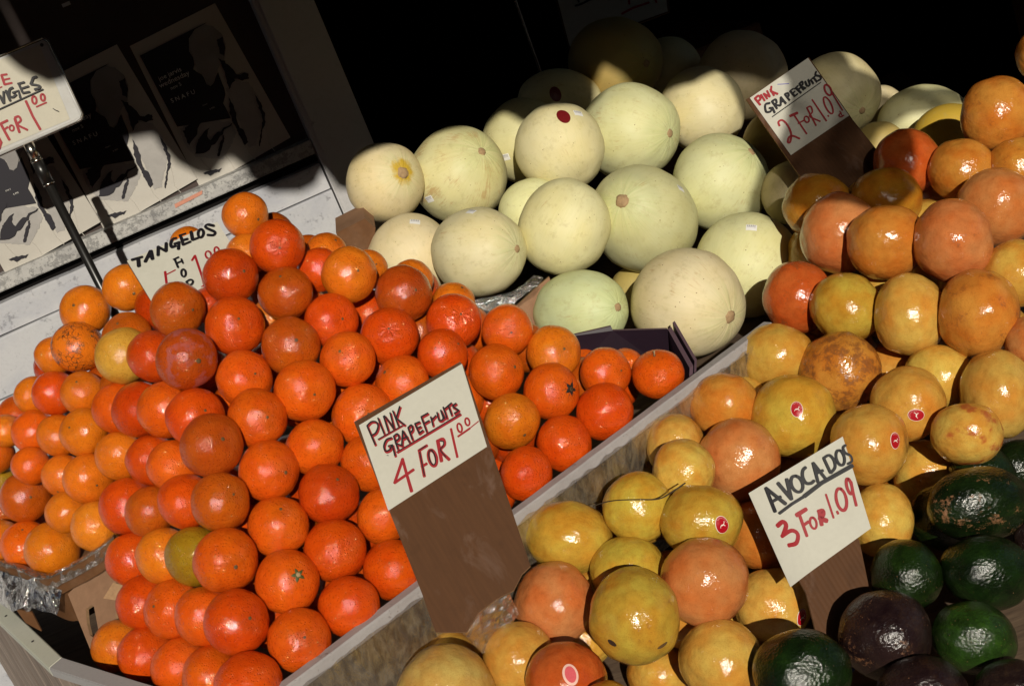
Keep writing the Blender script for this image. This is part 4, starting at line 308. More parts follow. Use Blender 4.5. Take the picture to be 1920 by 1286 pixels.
ST = {
    'rail': [(-0.5125, 1.2612, 0.85), (0.3242, 1.7683, 0.85)],
    'rn': (0.5183, -0.8552, 0.0),
    'rd': (0.8552, 0.5183, 0.0),
    'rim_in': [(-1.0266, 2.2838, 0.835), (-0.8252, 1.9112, 0.835), (-0.6805, 1.6474, 0.835), (-0.557, 1.5052, 0.835), (-0.4397, 1.3743, 0.835)],
    'rim_out': [(-0.9957, 2.1705, 0.835), (-0.8068, 1.8297, 0.835), (-0.6958, 1.6313, 0.835), (-0.592, 1.5131, 0.835), (-0.4505, 1.3506, 0.835)],
    'W0': (-0.5429, 2.4431, 0.0),
    'YAW': 0.17453292519943295,
    'pole': (-0.5411, 2.1146, 1.3867),
    'stick': [(0.2485, 2.7741, 1.0937), (0.2524, 2.7828, 1.2345), (0.2498, 2.7746, 1.1242)],
    'film_rim': [(-0.8778, 2.0023, 0.8737), (-0.8007, 1.9097, 0.8822), (-0.7562, 1.8567, 0.8828), (-0.7098, 1.7978, 0.8819), (-0.6612, 1.7656, 0.8957), (-0.6163, 1.7441, 0.9098), (-0.5765, 1.7336, 0.9247)],
    'foil': [(-0.7934, 1.8841, 0.8851), (-0.7622, 1.8501, 0.8793), (-0.7404, 1.8237, 0.88), (-0.7167, 1.8097, 0.8853), (-0.7045, 1.7872, 0.8821), (-0.6809, 1.7752, 0.8782), (-0.7104, 1.7759, 0.8363), (-0.7463, 1.8015, 0.8481), (-0.7564, 1.8045, 0.8418), (-0.7599, 1.8082, 0.8521), (-0.782, 1.8219, 0.8457), (-0.8401, 1.91, 0.854), (-0.8315, 1.9301, 0.8799)],
    'carton_end': [(-0.6892, 1.7684, 0.8684), (-0.6472, 1.7596, 0.891), (-0.6169, 1.7525, 0.9036), (-0.5846, 1.746, 0.9149), (-0.5785, 1.7321, 0.8475), (-0.6041, 1.6927, 0.7832), (-0.6465, 1.6513, 0.8009), (-0.6601, 1.659, 0.8074)],
    'carton_hole': [(-0.6592, 1.7328, 0.8495), (-0.6482, 1.729, 0.8537), (-0.6443, 1.7248, 0.8509), (-0.6405, 1.7082, 0.8315), (-0.6392, 1.6982, 0.8216), (-0.6496, 1.697, 0.8185), (-0.6566, 1.7047, 0.8221), (-0.66, 1.7192, 0.8355)],
    'carton_flap': [(-0.7751, 1.8223, 0.8469), (-0.7485, 1.7996, 0.843), (-0.7383, 1.7715, 0.8241), (-0.7613, 1.7955, 0.8315)],
    'scrap': [(-0.6163, 1.7054, 0.8618), (-0.5946, 1.7057, 0.8773), (-0.5819, 1.7019, 0.8669), (-0.5917, 1.6961, 0.8509)],
    'purple_back': [(0.0714, 1.8396, 0.9091), (0.1363, 1.8455, 0.896), (0.1362, 1.8434, 0.8901), (0.2077, 1.8343, 0.8652), (0.195, 1.846, 0.795), (0.0588, 1.8448, 0.8502)],
    'purple_side': [(0.2077, 1.8343, 0.8652), (0.2058, 1.7306, 0.8435), (0.1868, 1.7289, 0.7948), (0.195, 1.846, 0.795)],
    'strip': [(-0.0371, 1.9318, 0.9722), (-0.0239, 1.9339, 0.978), (0.0001, 1.9415, 0.9697), (0.0293, 1.9451, 0.9648), (0.0504, 1.9515, 0.9678), (0.0661, 1.9628, 0.9698), (0.0776, 1.9598, 0.9615), (0.0657, 1.9476, 0.9573), (0.0439, 1.9413, 0.9546), (0.0203, 1.9342, 0.9496), (-0.0046, 1.9292, 0.9506), (-0.0278, 1.9257, 0.9556)],
    'melon_box': [(0.0079, 2.0155, 0.9098), (0.0595, 2.0413, 0.9221), (0.0903, 2.0636, 0.925), (0.0886, 2.0398, 0.8597), (0.0134, 1.9947, 0.8526)],
    'corner_box': [(-0.1918, 2.1904, 1.0834), (-0.1413, 2.1918, 1.0872), (-0.1317, 2.1897, 1.0669), (-0.1503, 2.1874, 1.0312), (-0.1901, 2.1817, 1.0448)],
    'film_bowl': [(-0.1694, 1.3765, 0.8061), (-0.1405, 1.3955, 0.8145), (-0.1079, 1.4102, 0.8111), (-0.1063, 1.4147, 0.7795), (-0.1341, 1.401, 0.771), (-0.1604, 1.3883, 0.7654)],
    'twig': [(0.0165, 1.4741, 0.8404), (0.0341, 1.4645, 0.8433), (0.0486, 1.4497, 0.8465), (0.0681, 1.4382, 0.8442), (0.0876, 1.4313, 0.8397), (0.1048, 1.4363, 0.8388), (0.1231, 1.4421, 0.8401)],
    'film_bit': [(0.5378, 1.5985, 0.6412), (0.5519, 1.6072, 0.636), (0.5699, 1.6128, 0.6222), (0.5706, 1.6102, 0.6149), (0.5421, 1.5959, 0.634)],
    'tag': [(0.0933, 1.1758), (0.1462, 1.1784), (0.1435, 1.1725), (0.0922, 1.1691)],
    'valance': [(-0.3846, 2.6972), (-0.3746, 2.4522), (-0.3596, 2.4192), (-0.3316, 2.3872), (-0.2946, 2.3822), (-0.2576, 2.3762), (-0.2536, 2.3522), (-0.2416, 2.3172), (-0.2176, 2.2893), (-0.1946, 2.2794), (-0.1696, 2.2962), (-0.1536, 2.2982), (-0.1396, 2.2724), (-0.1366, 2.2408), (-0.1136, 2.2091), (-0.0666, 2.1922), (-0.0376, 2.1962), (-0.0156, 2.216), (-0.0036, 2.1705), (0.0354, 2.1556), (0.0984, 2.1606), (0.1674, 2.1705), (0.2214, 2.1586), (0.2694, 2.1635), (0.3034, 2.1734), (0.3154, 2.1586), (0.3264, 2.1338), (0.3644, 2.12), (0.4274, 2.1091), (0.4704, 2.1289), (0.4954, 2.1883), (0.5204, 2.216), (0.5424, 2.1833), (0.5804, 2.1091), (0.6284, 2.0893), (0.6784, 2.0992), (0.7204, 2.1091), (0.7904, 2.0596), (0.8504, 2.0893), (0.9204, 2.0596), (0.9904, 2.0002), (1.0604, 2.0299), (1.1404, 2.0002), (1.2204, 1.9555), (1.3204, 1.9823), (1.5204, 1.9555), (1.8204, 1.9287), (2.2204, 1.9555), (2.8204, 1.9109)],
    'YV': 0.2,
    'occluder': [(0.6784, 2.1487), (0.6854, 2.0002), (0.6964, 1.9466), (0.6804, 1.9073), (0.6564, 1.8707), (0.6304, 1.8402), (0.5924, 1.7969), (0.5724, 1.7449), (0.5954, 1.7129), (0.6404, 1.6804), (0.6874, 1.6562), (0.7354, 1.6757), (0.7654, 1.7176), (0.7954, 1.7934), (0.8404, 1.8315), (0.9204, 1.8489), (0.9544, 1.8359), (1.0204, 1.8315), (1.0304, 1.8575), (0.9704, 1.8751), (0.9404, 1.9109), (0.9054, 1.9377), (0.8724, 1.9645), (0.8864, 2.0299), (0.8504, 2.1487)],
    'sun': (0.0704, -0.9007, 0.4287),
}
POSTER = {
    'paper': [(0.1393, 1.4429), (0.2992, 1.454), (0.306, 1.4421), (0.325, 1.1957), (0.1452, 1.1756)],
    'panel': [(0.1478, 1.4224), (0.275, 1.4308), (0.2674, 1.4291), (0.2504, 1.4276), (0.2342, 1.417), (0.2258, 1.3978), (0.2275, 1.385), (0.2244, 1.3741), (0.2197, 1.368), (0.2238, 1.3609), (0.2291, 1.3546), (0.2304, 1.3486), (0.2298, 1.3366), (0.2348, 1.3312), (0.2417, 1.3338), (0.2494, 1.342), (0.2562, 1.3478), (0.2547, 1.3343), (0.2544, 1.318), (0.2518, 1.3081), (0.2421, 1.2958), (0.2431, 1.2829), (0.2431, 1.2677), (0.1541, 1.2903)],
    'head': [(0.2672, 1.4287), (0.2502, 1.4271), (0.2346, 1.4168), (0.227, 1.3986), (0.2284, 1.3846), (0.2251, 1.3739), (0.2254, 1.3602), (0.2309, 1.3498), (0.2305, 1.3369), (0.235, 1.3317), (0.2415, 1.3344), (0.2494, 1.3433), (0.2573, 1.3522), (0.2757, 1.3635), (0.2872, 1.3857), (0.2886, 1.4039), (0.28, 1.4208)],
    'dark': [[(0.2764, 1.3982), (0.2866, 1.3994), (0.285, 1.384), (0.2768, 1.3685), (0.2718, 1.376)], [(0.2658, 1.369), (0.2741, 1.3601), (0.28, 1.3427), (0.2828, 1.3306), (0.3036, 1.3274), (0.2984, 1.3172), (0.2885, 1.3187), (0.2791, 1.3254), (0.2706, 1.3221), (0.2608, 1.3126), (0.2614, 1.326), (0.2674, 1.3453)], [(0.2555, 1.3011), (0.2562, 1.2842), (0.2508, 1.2476), (0.2557, 1.2399), (0.2538, 1.2183), (0.245, 1.215), (0.2451, 1.2473), (0.2452, 1.2723)], [(0.162, 1.236), (0.174, 1.2531), (0.1919, 1.2648), (0.2026, 1.2671), (0.1933, 1.2558), (0.1959, 1.2463), (0.2093, 1.2544), (0.236, 1.2582), (0.2446, 1.2587), (0.2254, 1.2531), (0.2107, 1.2454), (0.1956, 1.2367), (0.1792, 1.2312)], [(0.1934, 1.2166), (0.2054, 1.2338), (0.2198, 1.2471), (0.2211, 1.2437), (0.2079, 1.2271), (0.1985, 1.2157)], [(0.1597, 1.2788), (0.1753, 1.2858), (0.1997, 1.2878), (0.1998, 1.2821), (0.1903, 1.2794), (0.1771, 1.2628), (0.1592, 1.254)], [(0.2973, 1.2888), (0.3015, 1.2732), (0.3001, 1.2543), (0.2962, 1.2392), (0.2818, 1.223), (0.2688, 1.2033), (0.2669, 1.2055), (0.286, 1.2324), (0.2955, 1.2535)], [(0.1595, 1.2005), (0.1709, 1.2011), (0.1958, 1.1943), (0.1814, 1.1936), (0.1695, 1.1918)]],
    'grey': [[(0.2572, 1.3168), (0.2797, 1.3238), (0.2963, 1.3113), (0.302, 1.2868), (0.2986, 1.2605), (0.2837, 1.2334), (0.2639, 1.2082), (0.25, 1.2086), (0.255, 1.257), (0.2516, 1.2862)], [(0.155, 1.2863), (0.2014, 1.2856), (0.24, 1.2607), (0.2419, 1.2403), (0.2017, 1.2073), (0.1621, 1.2303), (0.1525, 1.2513)]],
    'text': [('joe jarvis', 0.1595, 1.3718, 0.2008, 1.3732), ('wednesday', 0.1556, 1.3607, 0.2107, 1.3623), ('nov 5', 0.1708, 1.3507, 0.1905, 1.3511), ('S N A F U', 0.1625, 1.3306, 0.2059, 1.3299), ('ONLY', 0.2076, 1.305, 0.2172, 1.305), ('9 PM', 0.2165, 1.2943, 0.2255, 1.2946)],
}

# ------------------------------------------------------------------ node helpers
class NT:
    def __init__(s, name, bump_space=None):
        s.m = bpy.data.materials.new(name); s.m.use_nodes = True; s.n = s.m.node_tree.nodes; s.l = s.m.node_tree.links
        s.b = s.n['Principled BSDF']; s.out = s.n['Material Output']
    def node(s, t, **kw):
        n = s.n.new(t)
        for k, v in kw.items(): setattr(n, k, v)
        return n
    def put(s, sock, v):
        if hasattr(v, 'is_output') or isinstance(v, bpy.types.NodeSocket): s.l.new(v, sock)
        elif isinstance(v, (tuple, list)) and len(v) == 3 and sock.type == 'RGBA': sock.default_value = (*v, 1)
        else: sock.default_value = v
    def math(s, op, a, b=0.0, c=0.0, clamp=False):
        n = s.node('ShaderNodeMath', operation=op, use_clamp=clamp)
        for i, v in enumerate((a, b, c)): s.put(n.inputs[i], v)
        return n.outputs[0]
    def mix(s, f, a, b, mode='MIX'):
        n = s.node('ShaderNodeMix', data_type='RGBA', blend_type=mode)
        s.put(n.inputs[0], f); s.put(n.inputs[6], a); s.put(n.inputs[7], b)
        return n.outputs[2]
    def ramp(s, v, stops, mode='LINEAR'):
        n = s.node('ShaderNodeValToRGB'); r = n.color_ramp; r.interpolation = mode
        while len(r.elements) < len(stops): r.elements.new(.5)
        for e, (p, c) in zip(r.elements, stops):
            e.position = p; e.color = (c, c, c, 1) if not isinstance(c, tuple) else (*c, 1)
        s.put(n.inputs[0], v); return n.outputs[0]
    def noise(s, vec, scale, detail=3, rough=.55, dist=0):
        n = s.node('ShaderNodeTexNoise'); s.l.new(vec, n.inputs['Vector'])
        n.inputs['Scale'].default_value = scale; n.inputs['Detail'].default_value = detail
        n.inputs['Roughness'].default_value = rough; n.inputs['Distortion'].default_value = dist
        return n.outputs['Fac']
    def vor(s, vec, scale, feature='F1', rnd=1):
        n = s.node('ShaderNodeTexVoronoi', feature=feature); s.l.new(vec, n.inputs['Vector'])
        n.inputs['Scale'].default_value = scale; n.inputs['Randomness'].default_value = rnd
        return n.outputs['Distance']
    def obj(s, shift=True):
        tc = s.node('ShaderNodeTexCoord').outputs['Object']
        if not shift: return tc
        oi = s.node('ShaderNodeObjectInfo'); v = s.node('ShaderNodeVectorMath', operation='ADD')
        k = s.node('ShaderNodeVectorMath', operation='SCALE'); k.inputs[0].default_value = (37, 71, 53); s.l.new(oi.outputs['Random'], k.inputs['Scale'])
        s.l.new(tc, v.inputs[0]); s.l.new(k.outputs[0], v.inputs[1]); return v.outputs[0]
    def scale(s, vec, xyz):
        n = s.node('ShaderNodeMapping'); n.inputs['Scale'].default_value = xyz; s.l.new(vec, n.inputs['Vector']); return n.outputs[0]
    def attr(s, name):
        n = s.node('ShaderNodeAttribute', attribute_type='OBJECT', attribute_name=name); return n.outputs['Fac']
    def bump(s, h, strength, dist=.01, normal=None):
        n = s.node('ShaderNodeBump'); n.inputs['Strength'].default_value = strength; n.inputs['Distance'].default_value = dist
        s.l.new(h, n.inputs['Height'])
        if normal is not None: s.l.new(normal, n.inputs['Normal'])
        return n.outputs[0]
    def fin(s, color, rough, normal=None, **kw):
        s.put(s.b.inputs['Base Color'], color); s.put(s.b.inputs['Roughness'], rough)
        if normal is not None: s.l.new(normal, s.b.inputs['Normal'])
        for k, v in kw.items(): s.put(s.b.inputs[k.replace('_', ' ')], v)
        return s.m

def citrus(name, pore, pstr, rough, blush, speck, lump=.0, mot=.45, cut=.66):
    t = NT(name); v = t.obj(); lo = t.obj(False)
    base = t.node('ShaderNodeObjectInfo').outputs['Color']
    big = t.noise(v, 1.3, 2); mid = t.noise(v, 4.5, 4, .6); fine = t.noise(v, 26, 3, .6)
    c = t.mix(t.ramp(big, [(.35, 0.), (.68, 1.)]), base, t.mix(1., base, blush, 'MULTIPLY'))
    c = t.mix(t.math('MULTIPLY', t.ramp(mid, [(.4, 0.), (.75, 1.)]), mot), c, t.mix(1., c, (.70, .62, .55), 'MULTIPLY'))
    pits = t.vor(v, pore)
    c = t.mix(t.math('MULTIPLY', t.ramp(pits, [(.0, 1.), (.35, 0.)]), speck), c, t.mix(1., c, (.62, .50, .4), 'MULTIPLY'))
    # scattered small dark flecks
    fl = t.ramp(t.math('ADD', t.vor(v, 5.2), t.math('MULTIPLY', t.noise(v, 40, 1), .06)), [(.055, 1.), (.085, 0.)])
    keep = t.ramp(t.noise(v, 2.1, 1), [(.52, 0.), (.58, 1.)])
    c = t.mix(t.math('MULTIPLY', fl, t.math('MULTIPLY', keep, .8)), c, (.09, .035, .012))
    # brown rub marks: amount set per fruit
    sc_ = t.attr('scar')
    wear = t.math('ADD', t.math('MULTIPLY', t.noise(v, 2.6, 5, .65), .62), t.math('MULTIPLY', t.noise(v, 13, 4, .7, .6), .38))
    thr = t.math('SUBTRACT', cut, t.math('MULTIPLY', sc_, .13))
    wm = t.math('MULTIPLY', t.math('SUBTRACT', wear, thr), 14., clamp=True)
    c = t.mix(t.math('MULTIPLY', wm, t.math('ADD', .35, t.math('MULTIPLY', sc_, .4))), c, (.17, .062, .018))
    # cracked corky net
    ck = t.attr('crack'); net = t.node('ShaderNodeTexVoronoi', feature='DISTANCE_TO_EDGE')
    wv = t.node('ShaderNodeVectorMath', operation='ADD'); nz = t.node('ShaderNodeTexNoise'); nz.inputs['Scale'].default_value = 5; t.l.new(v, nz.inputs['Vector'])
    sc2 = t.node('ShaderNodeVectorMath', operation='SCALE'); sc2.inputs['Scale'].default_value = .25; t.l.new(nz.outputs['Color'], sc2.inputs[0])
    t.l.new(v, wv.inputs[0]); t.l.new(sc2.outputs[0], wv.inputs[1]); t.l.new(wv.outputs[0], net.inputs['Vector']); net.inputs['Scale'].default_value = 4.5
    nm = t.math('MULTIPLY', t.ramp(net.outputs['Distance'], [(.02, 1.), (.06, 0.)]), t.math('MULTIPLY', ck, t.ramp(big, [(.42, 0.), (.5, 1.)])))
    c = t.mix(nm, c, (.06, .03, .012))
    # waxy purple smudge / red bruise
    sm = t.math('MULTIPLY', t.attr('smudge'), t.ramp(t.noise(v, 2.2, 3), [(.5, 0.), (.6, 1.)])); c = t.mix(t.math('MULTIPLY', sm, .45), c, (.36, .12, .13))
    br = t.math('MULTIPLY', t.attr('bruise'), t.ramp(t.noise(v, 1.8, 3), [(.54, 0.), (.64, 1.)])); c = t.mix(t.math('MULTIPLY', br, .75), c, (.36, .06, .02))
    # small darker ring round the stem end
    z = t.node('ShaderNodeSeparateXYZ'); t.l.new(lo, z.inputs[0])
    c = t.mix(t.math('MULTIPLY', t.ramp(z.outputs['Z'], [(.90, 0.), (.975, 1.)]), .35), c, t.mix(1., c, (.6, .62, .4), 'MULTIPLY'))
    h = t.math('ADD', t.math('MULTIPLY', t.ramp(pits, [(.0, 0.), (.42, 1.)], 'EASE'), 1.), t.math('MULTIPLY', fine, .5))
    n1 = t.bump(h, 1., pstr)
    n2 = t.bump(mid, 1., lump, n1)
    r = t.math('ADD', rough, t.math('ADD', t.math('MULTIPLY', t.noise(v, 3.3, 4), .20), t.math('MULTIPLY', wm, .15)))
    return t.fin(c, t.math('SUBTRACT', r, .08), n2, Specular_IOR_Level=.55, Subsurface_Weight=0.)

def melon(name):
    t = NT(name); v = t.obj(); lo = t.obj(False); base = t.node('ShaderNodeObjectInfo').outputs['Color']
    z = t.node('ShaderNodeSeparateXYZ'); t.l.new(lo, z.inputs[0])
    ang = t.math('ARCTAN2', z.outputs['Y'], z.outputs['X'])
    cv = t.node('ShaderNodeCombineXYZ')
    oi = t.node('ShaderNodeObjectInfo').outputs['Random']
    t.put(cv.inputs[0], t.math('MULTIPLY', t.math('COSINE', ang), 3.2)); t.put(cv.inputs[1], t.math('MULTIPLY', t.math('SINE', ang), 3.2)); t.put(cv.inputs[2], t.math('ADD', t.math('MULTIPLY', z.outputs['Z'], .45), t.math('MULTIPLY', oi, 60)))
    rib = t.noise(cv.outputs[0], 2.2, 5, .6); rib2 = t.noise(cv.outputs[0], 7, 3, .6)
    big = t.noise(v, 1.2, 3); fine = t.noise(v, 30, 4, .7)
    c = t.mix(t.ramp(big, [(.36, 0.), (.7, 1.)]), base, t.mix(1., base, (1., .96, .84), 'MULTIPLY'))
    c = t.mix(t.math('MULTIPLY', t.ramp(rib2, [(.5, 0.), (.62, 1.)]), .13), c, t.mix(1., c, (.75, .82, .55), 'MULTIPLY'))
    st = t.ramp(z.outputs['Z'], [(.72, 0.), (.985, 1.)])
    c = t.mix(t.math('MULTIPLY', t.math('MULTIPLY', st, t.ramp(rib, [(.38, .25), (.62, 1.)])), .38), c, (.36, .46, .16))
    hal = t.math('MULTIPLY', t.attr('scarbig'), t.ramp(t.math('ADD', z.outputs['Z'], t.math('MULTIPLY', t.noise(v, 7, 3), .08)), [(.965, 0.), (1., 1.)]))
    c = t.mix(hal, c, (.55, .36, .03))
    # brown scuffs and tiny specks
    s = t.attr('scuff')
    wear = t.math('ADD', t.math('MULTIPLY', t.noise(v, 2.2, 4, .6), .55), t.math('MULTIPLY', t.noise(cv.outputs[0], 9, 5, .7), .45))
    wm = t.math('MULTIPLY', t.math('SUBTRACT', wear, t.math('SUBTRACT', .605, t.math('MULTIPLY', s, .10))), 11., clamp=True)
    c = t.mix(t.math('MULTIPLY', wm, .62), c, (.44, .24, .085))
    sp = t.ramp(t.math('ADD', t.vor(v, 6.5), t.math('MULTIPLY', fine, .05)), [(.075, 1.), (.105, 0.)])
    c = t.mix(t.math('MULTIPLY', sp, t.math('MULTIPLY', t.ramp(t.noise(v, 2.4, 2), [(.44, 0.), (.5, 1.)]), .85)), c, (.16, .08, .03))
    sp2 = t.ramp(t.vor(v, 14), [(.07, 1.), (.11, 0.)]); c = t.mix(t.math('MULTIPLY', sp2, t.math('MULTIPLY', t.ramp(t.noise(v, 3.1, 3), [(.56, 0.), (.6, 1.)]), .7)), c, (.26, .15, .06))
    dirt = t.ramp(t.noise(v, 5.5, 5, .7), [(.53, 0.), (.70, 1.)])
    c = t.mix(t.math('MULTIPLY', dirt, .34), c, (.40, .33, .14))
    n = t.bump(t.math('ADD', t.math('MULTIPLY', rib, t.math('ADD', .2, st)), t.math('MULTIPLY', fine, .12)), 1., .0012)
    return t.fin(c, t.math('ADD', .46, t.math('MULTIPLY', big, .2)), n, Specular_IOR_Level=.4)

def avocado_mat(name):
    t = NT(name); v = t.obj(); base = t.node('ShaderNodeObjectInfo').outputs['Color']
    big = t.noise(v, 1.6, 3); peb = t.vor(v, 13); fine = t.noise(v, 34, 4, .65); mid = t.noise(v, 5, 5, .65)
    c = t.mix(t.ramp(big, [(.38, 0.), (.66, 1.)]), base, t.mix(1., base, (.45, .38, .5), 'MULTIPLY'))
    c = t.mix(t.math('MULTIPLY', t.ramp(mid, [(.5, 0.), (.66, 1.)]), .6), c, t.mix(1., c, (1.9, 1.9, 1.2), 'MULTIPLY'))
    c = t.mix(t.math('MULTIPLY', t.ramp(t.vor(v, 24), [(.12, 1.), (.22, 0.)]), .55), c, t.mix(1., c, (2.6, 2.4, 1.6), 'MULTIPLY'))
    s = t.attr('scab'); wear = t.math('ADD', t.math('MULTIPLY', t.noise(v, 1.9, 4, .6), .6), t.math('MULTIPLY', t.noise(v, 12, 4, .75), .4))
    wm = t.math('MULTIPLY', t.math('SUBTRACT', wear, t.math('SUBTRACT', .68, t.math('MULTIPLY', s, .13))), 12., clamp=True)
    c = t.mix(t.math('MULTIPLY', wm, t.math('ADD', .25, t.math('MULTIPLY', s, .5))), c, (.30, .135, .062))
    fl = t.ramp(t.vor(v, 6), [(.05, 1.), (.08, 0.)]); c = t.mix(t.math('MULTIPLY', fl, t.ramp(big, [(.46, 0.), (.5, .8)])), c, (.24, .12, .06))
    n = t.bump(t.math('ADD', t.math('MULTIPLY', peb, .5), t.math('ADD', t.math('MULTIPLY', mid, .6), t.math('MULTIPLY', fine, .35))), 1., .0010)
    return t.fin(c, t.math('ADD', .07, t.math('ADD', t.math('MULTIPLY', mid, .16), t.math('MULTIPLY', wm, .35))), n, Specular_IOR_Level=.55)

def plain(name, c, rough=.6, spec=.4, grain=0., gscale=60, metal=0., blotch=None, bstr=.4, bscale=6, bump=0.):
    t = NT(name); v = t.obj(True); cc = c
    f = t.noise(v, gscale, 4, .65)
    if blotch is not None: cc = t.mix(t.math('MULTIPLY', t.ramp(t.noise(v, bscale, 5, .65), [(.45, 0.), (.68, 1.)]), bstr), c, blotch)
    if grain: cc = t.mix(t.math('MULTIPLY', t.ramp(f, [(.35, 0.), (.7, 1.)]), grain), cc, tuple(q * .55 for q in c))
    n = t.bump(f, bump, .002) if bump else None
    return t.fin(cc, rough, n, Specular_IOR_Level=spec, Metallic=metal)

def wood(name, c1, c2, axis, rough=.6, scale=(60, 60, 3), spec=.35, streak=.8):
    t = NT(name); v = t.scale(t.obj(True), scale)
    a = t.noise(v, 1., 5, .6, .8); b = t.noise(v, 4.2, 4, .6)
    c = t.mix(t.math('MULTIPLY', t.ramp(a, [(.38, 0.), (.62, 1.)]), streak), c1, c2)
    c = t.mix(t.math('MULTIPLY', t.ramp(b, [(.52, 0.), (.72, 1.)]), .4), c, tuple(q * .45 for q in c2))
    return t.fin(c, rough, t.bump(t.math('ADD', a, b), .3, .003), Specular_IOR_Level=spec)

def chipped(name, paint, under, amount=.5, scale=9, stain=(.30, .31, .36), rough=.55):
    t = NT(name); v = t.obj(True)
    st = t.noise(t.scale(v, (1, 1, 1.6)), scale * .5, 5, .65); fine = t.noise(v, scale * 9, 4, .7); mid = t.noise(v, scale * 2.2, 6, .75)
    c = t.mix(t.math('MULTIPLY', t.ramp(st, [(.42, 0.), (.7, 1.)]), .55), paint, stain)
    c = t.mix(t.math('MULTIPLY', t.ramp(fine, [(.5, 0.), (.75, 1.)]), .25), c, tuple(q * .6 for q in paint))
    chip = t.math('MULTIPLY', t.math('SUBTRACT', t.math('ADD', t.math('MULTIPLY', mid, .7), t.math('MULTIPLY', fine, .3)), t.math('SUBTRACT', .70 - .10 * amount, t.math('MULTIPLY', t.noise(v, scale * .28, 3, .6), .14))), 18., clamp=True)
    c = t.mix(t.math('MULTIPLY', chip, .5), c, under)
    return t.fin(c, rough, t.bump(t.math('SUBTRACT', t.math('MULTIPLY', fine, .25), chip), .35, .002), Specular_IOR_Level=.35)

def film_mat(name, tint, alpha, wr=(40, 40, 8), strength=.8, metal=0.):
    t = NT(name); v = t.scale(t.obj(True), wr)
    a = t.noise(v, 1., 4, .6, 1.2); b = t.vor(v, 1.7)
    n = t.bump(t.math('ADD', a, t.math('MULTIPLY', b, .5)), strength, .02)
    al = t.math('ADD', alpha, t.math('MULTIPLY', t.ramp(a, [(.5, 0.), (.68, 1.)]), .25), clamp=True)
    return t.fin(tint, .10, n, Alpha=al, Specular_IOR_Level=.9, Metallic=metal)

def clear_film(name, wr, strength, haze, glint=.30, tint=(.55, .53, .50), dist=.004):
    t = NT(name); v = t.scale(t.obj(True), wr); n = t.n; n.remove(t.b)
    a = t.noise(v, 1., 5, .6, 1.5); b = t.vor(v, 1.3)
    nb = t.bump(t.math('ADD', a, t.math('MULTIPLY', b, .6)), strength, dist)
    tr_ = t.node('ShaderNodeBsdfTransparent'); gl = t.node('ShaderNodeBsdfGlossy'); gl.inputs['Roughness'].default_value = .10; gl.inputs['Color'].default_value = (.95, .93, .90, 1); t.l.new(nb, gl.inputs['Normal'])
    df = t.node('ShaderNodeBsdfDiffuse'); df.inputs['Color'].default_value = (*tint, 1)
    m1 = t.node('ShaderNodeMixShader'); t.put(m1.inputs[0], t.math('MULTIPLY', t.ramp(a, [(.40, .25), (.70, 1.)]), haze)); t.l.new(tr_.outputs[0], m1.inputs[1]); t.l.new(df.outputs[0], m1.inputs[2])
    m2 = t.node('ShaderNodeMixShader'); lw = t.node('ShaderNodeLayerWeight'); lw.inputs['Blend'].default_value = .35; t.l.new(nb, lw.inputs['Normal'])
    t.put(m2.inputs[0], t.math('MULTIPLY', t.math('ADD', lw.outputs['Fresnel'], .35), glint, clamp=True)); t.l.new(m1.outputs[0], m2.inputs[1]); t.l.new(gl.outputs[0], m2.inputs[2]); t.l.new(m2.outputs[0], t.out.inputs['Surface'])
    return t.m

def corrugated(name, c):
    t = NT(name); v = t.obj(True); lines = t.node('ShaderNodeTexWave', wave_type='BANDS', bands_direction='X'); lines.inputs['Scale'].default_value = 55; lines.inputs['Distortion'].default_value = .6
    t.l.new(v, lines.inputs['Vector']); fib = t.noise(t.scale(v, (160, 18, 30)), 1., 5, .65); big = t.noise(v, 22, 5, .7); sm = t.noise(t.scale(v, (1, .55, 1)), 26, 5, .7, .7)
    k = t.mix(t.math('MULTIPLY', t.ramp(fib, [(.35, 0.), (.7, 1.)]), .35), c, tuple(q * .55 for q in c))
    k = t.mix(t.math('MULTIPLY', lines.outputs['Fac'], .10), k, tuple(q * .5 for q in c))
    k = t.mix(t.math('MULTIPLY', t.ramp(sm, [(.56, 0.), (.74, 1.)]), .42), k, (.20, .13, .10))
    k = t.mix(t.math('MULTIPLY', t.ramp(big, [(.55, 0.), (.75, 1.)]), .45), k, tuple(q * .45 for q in c))
    return t.fin(k, .75, t.bump(t.math('ADD', lines.outputs['Fac'], t.math('MULTIPLY', fib, .6)), 1., .00025), Specular_IOR_Level=.25)

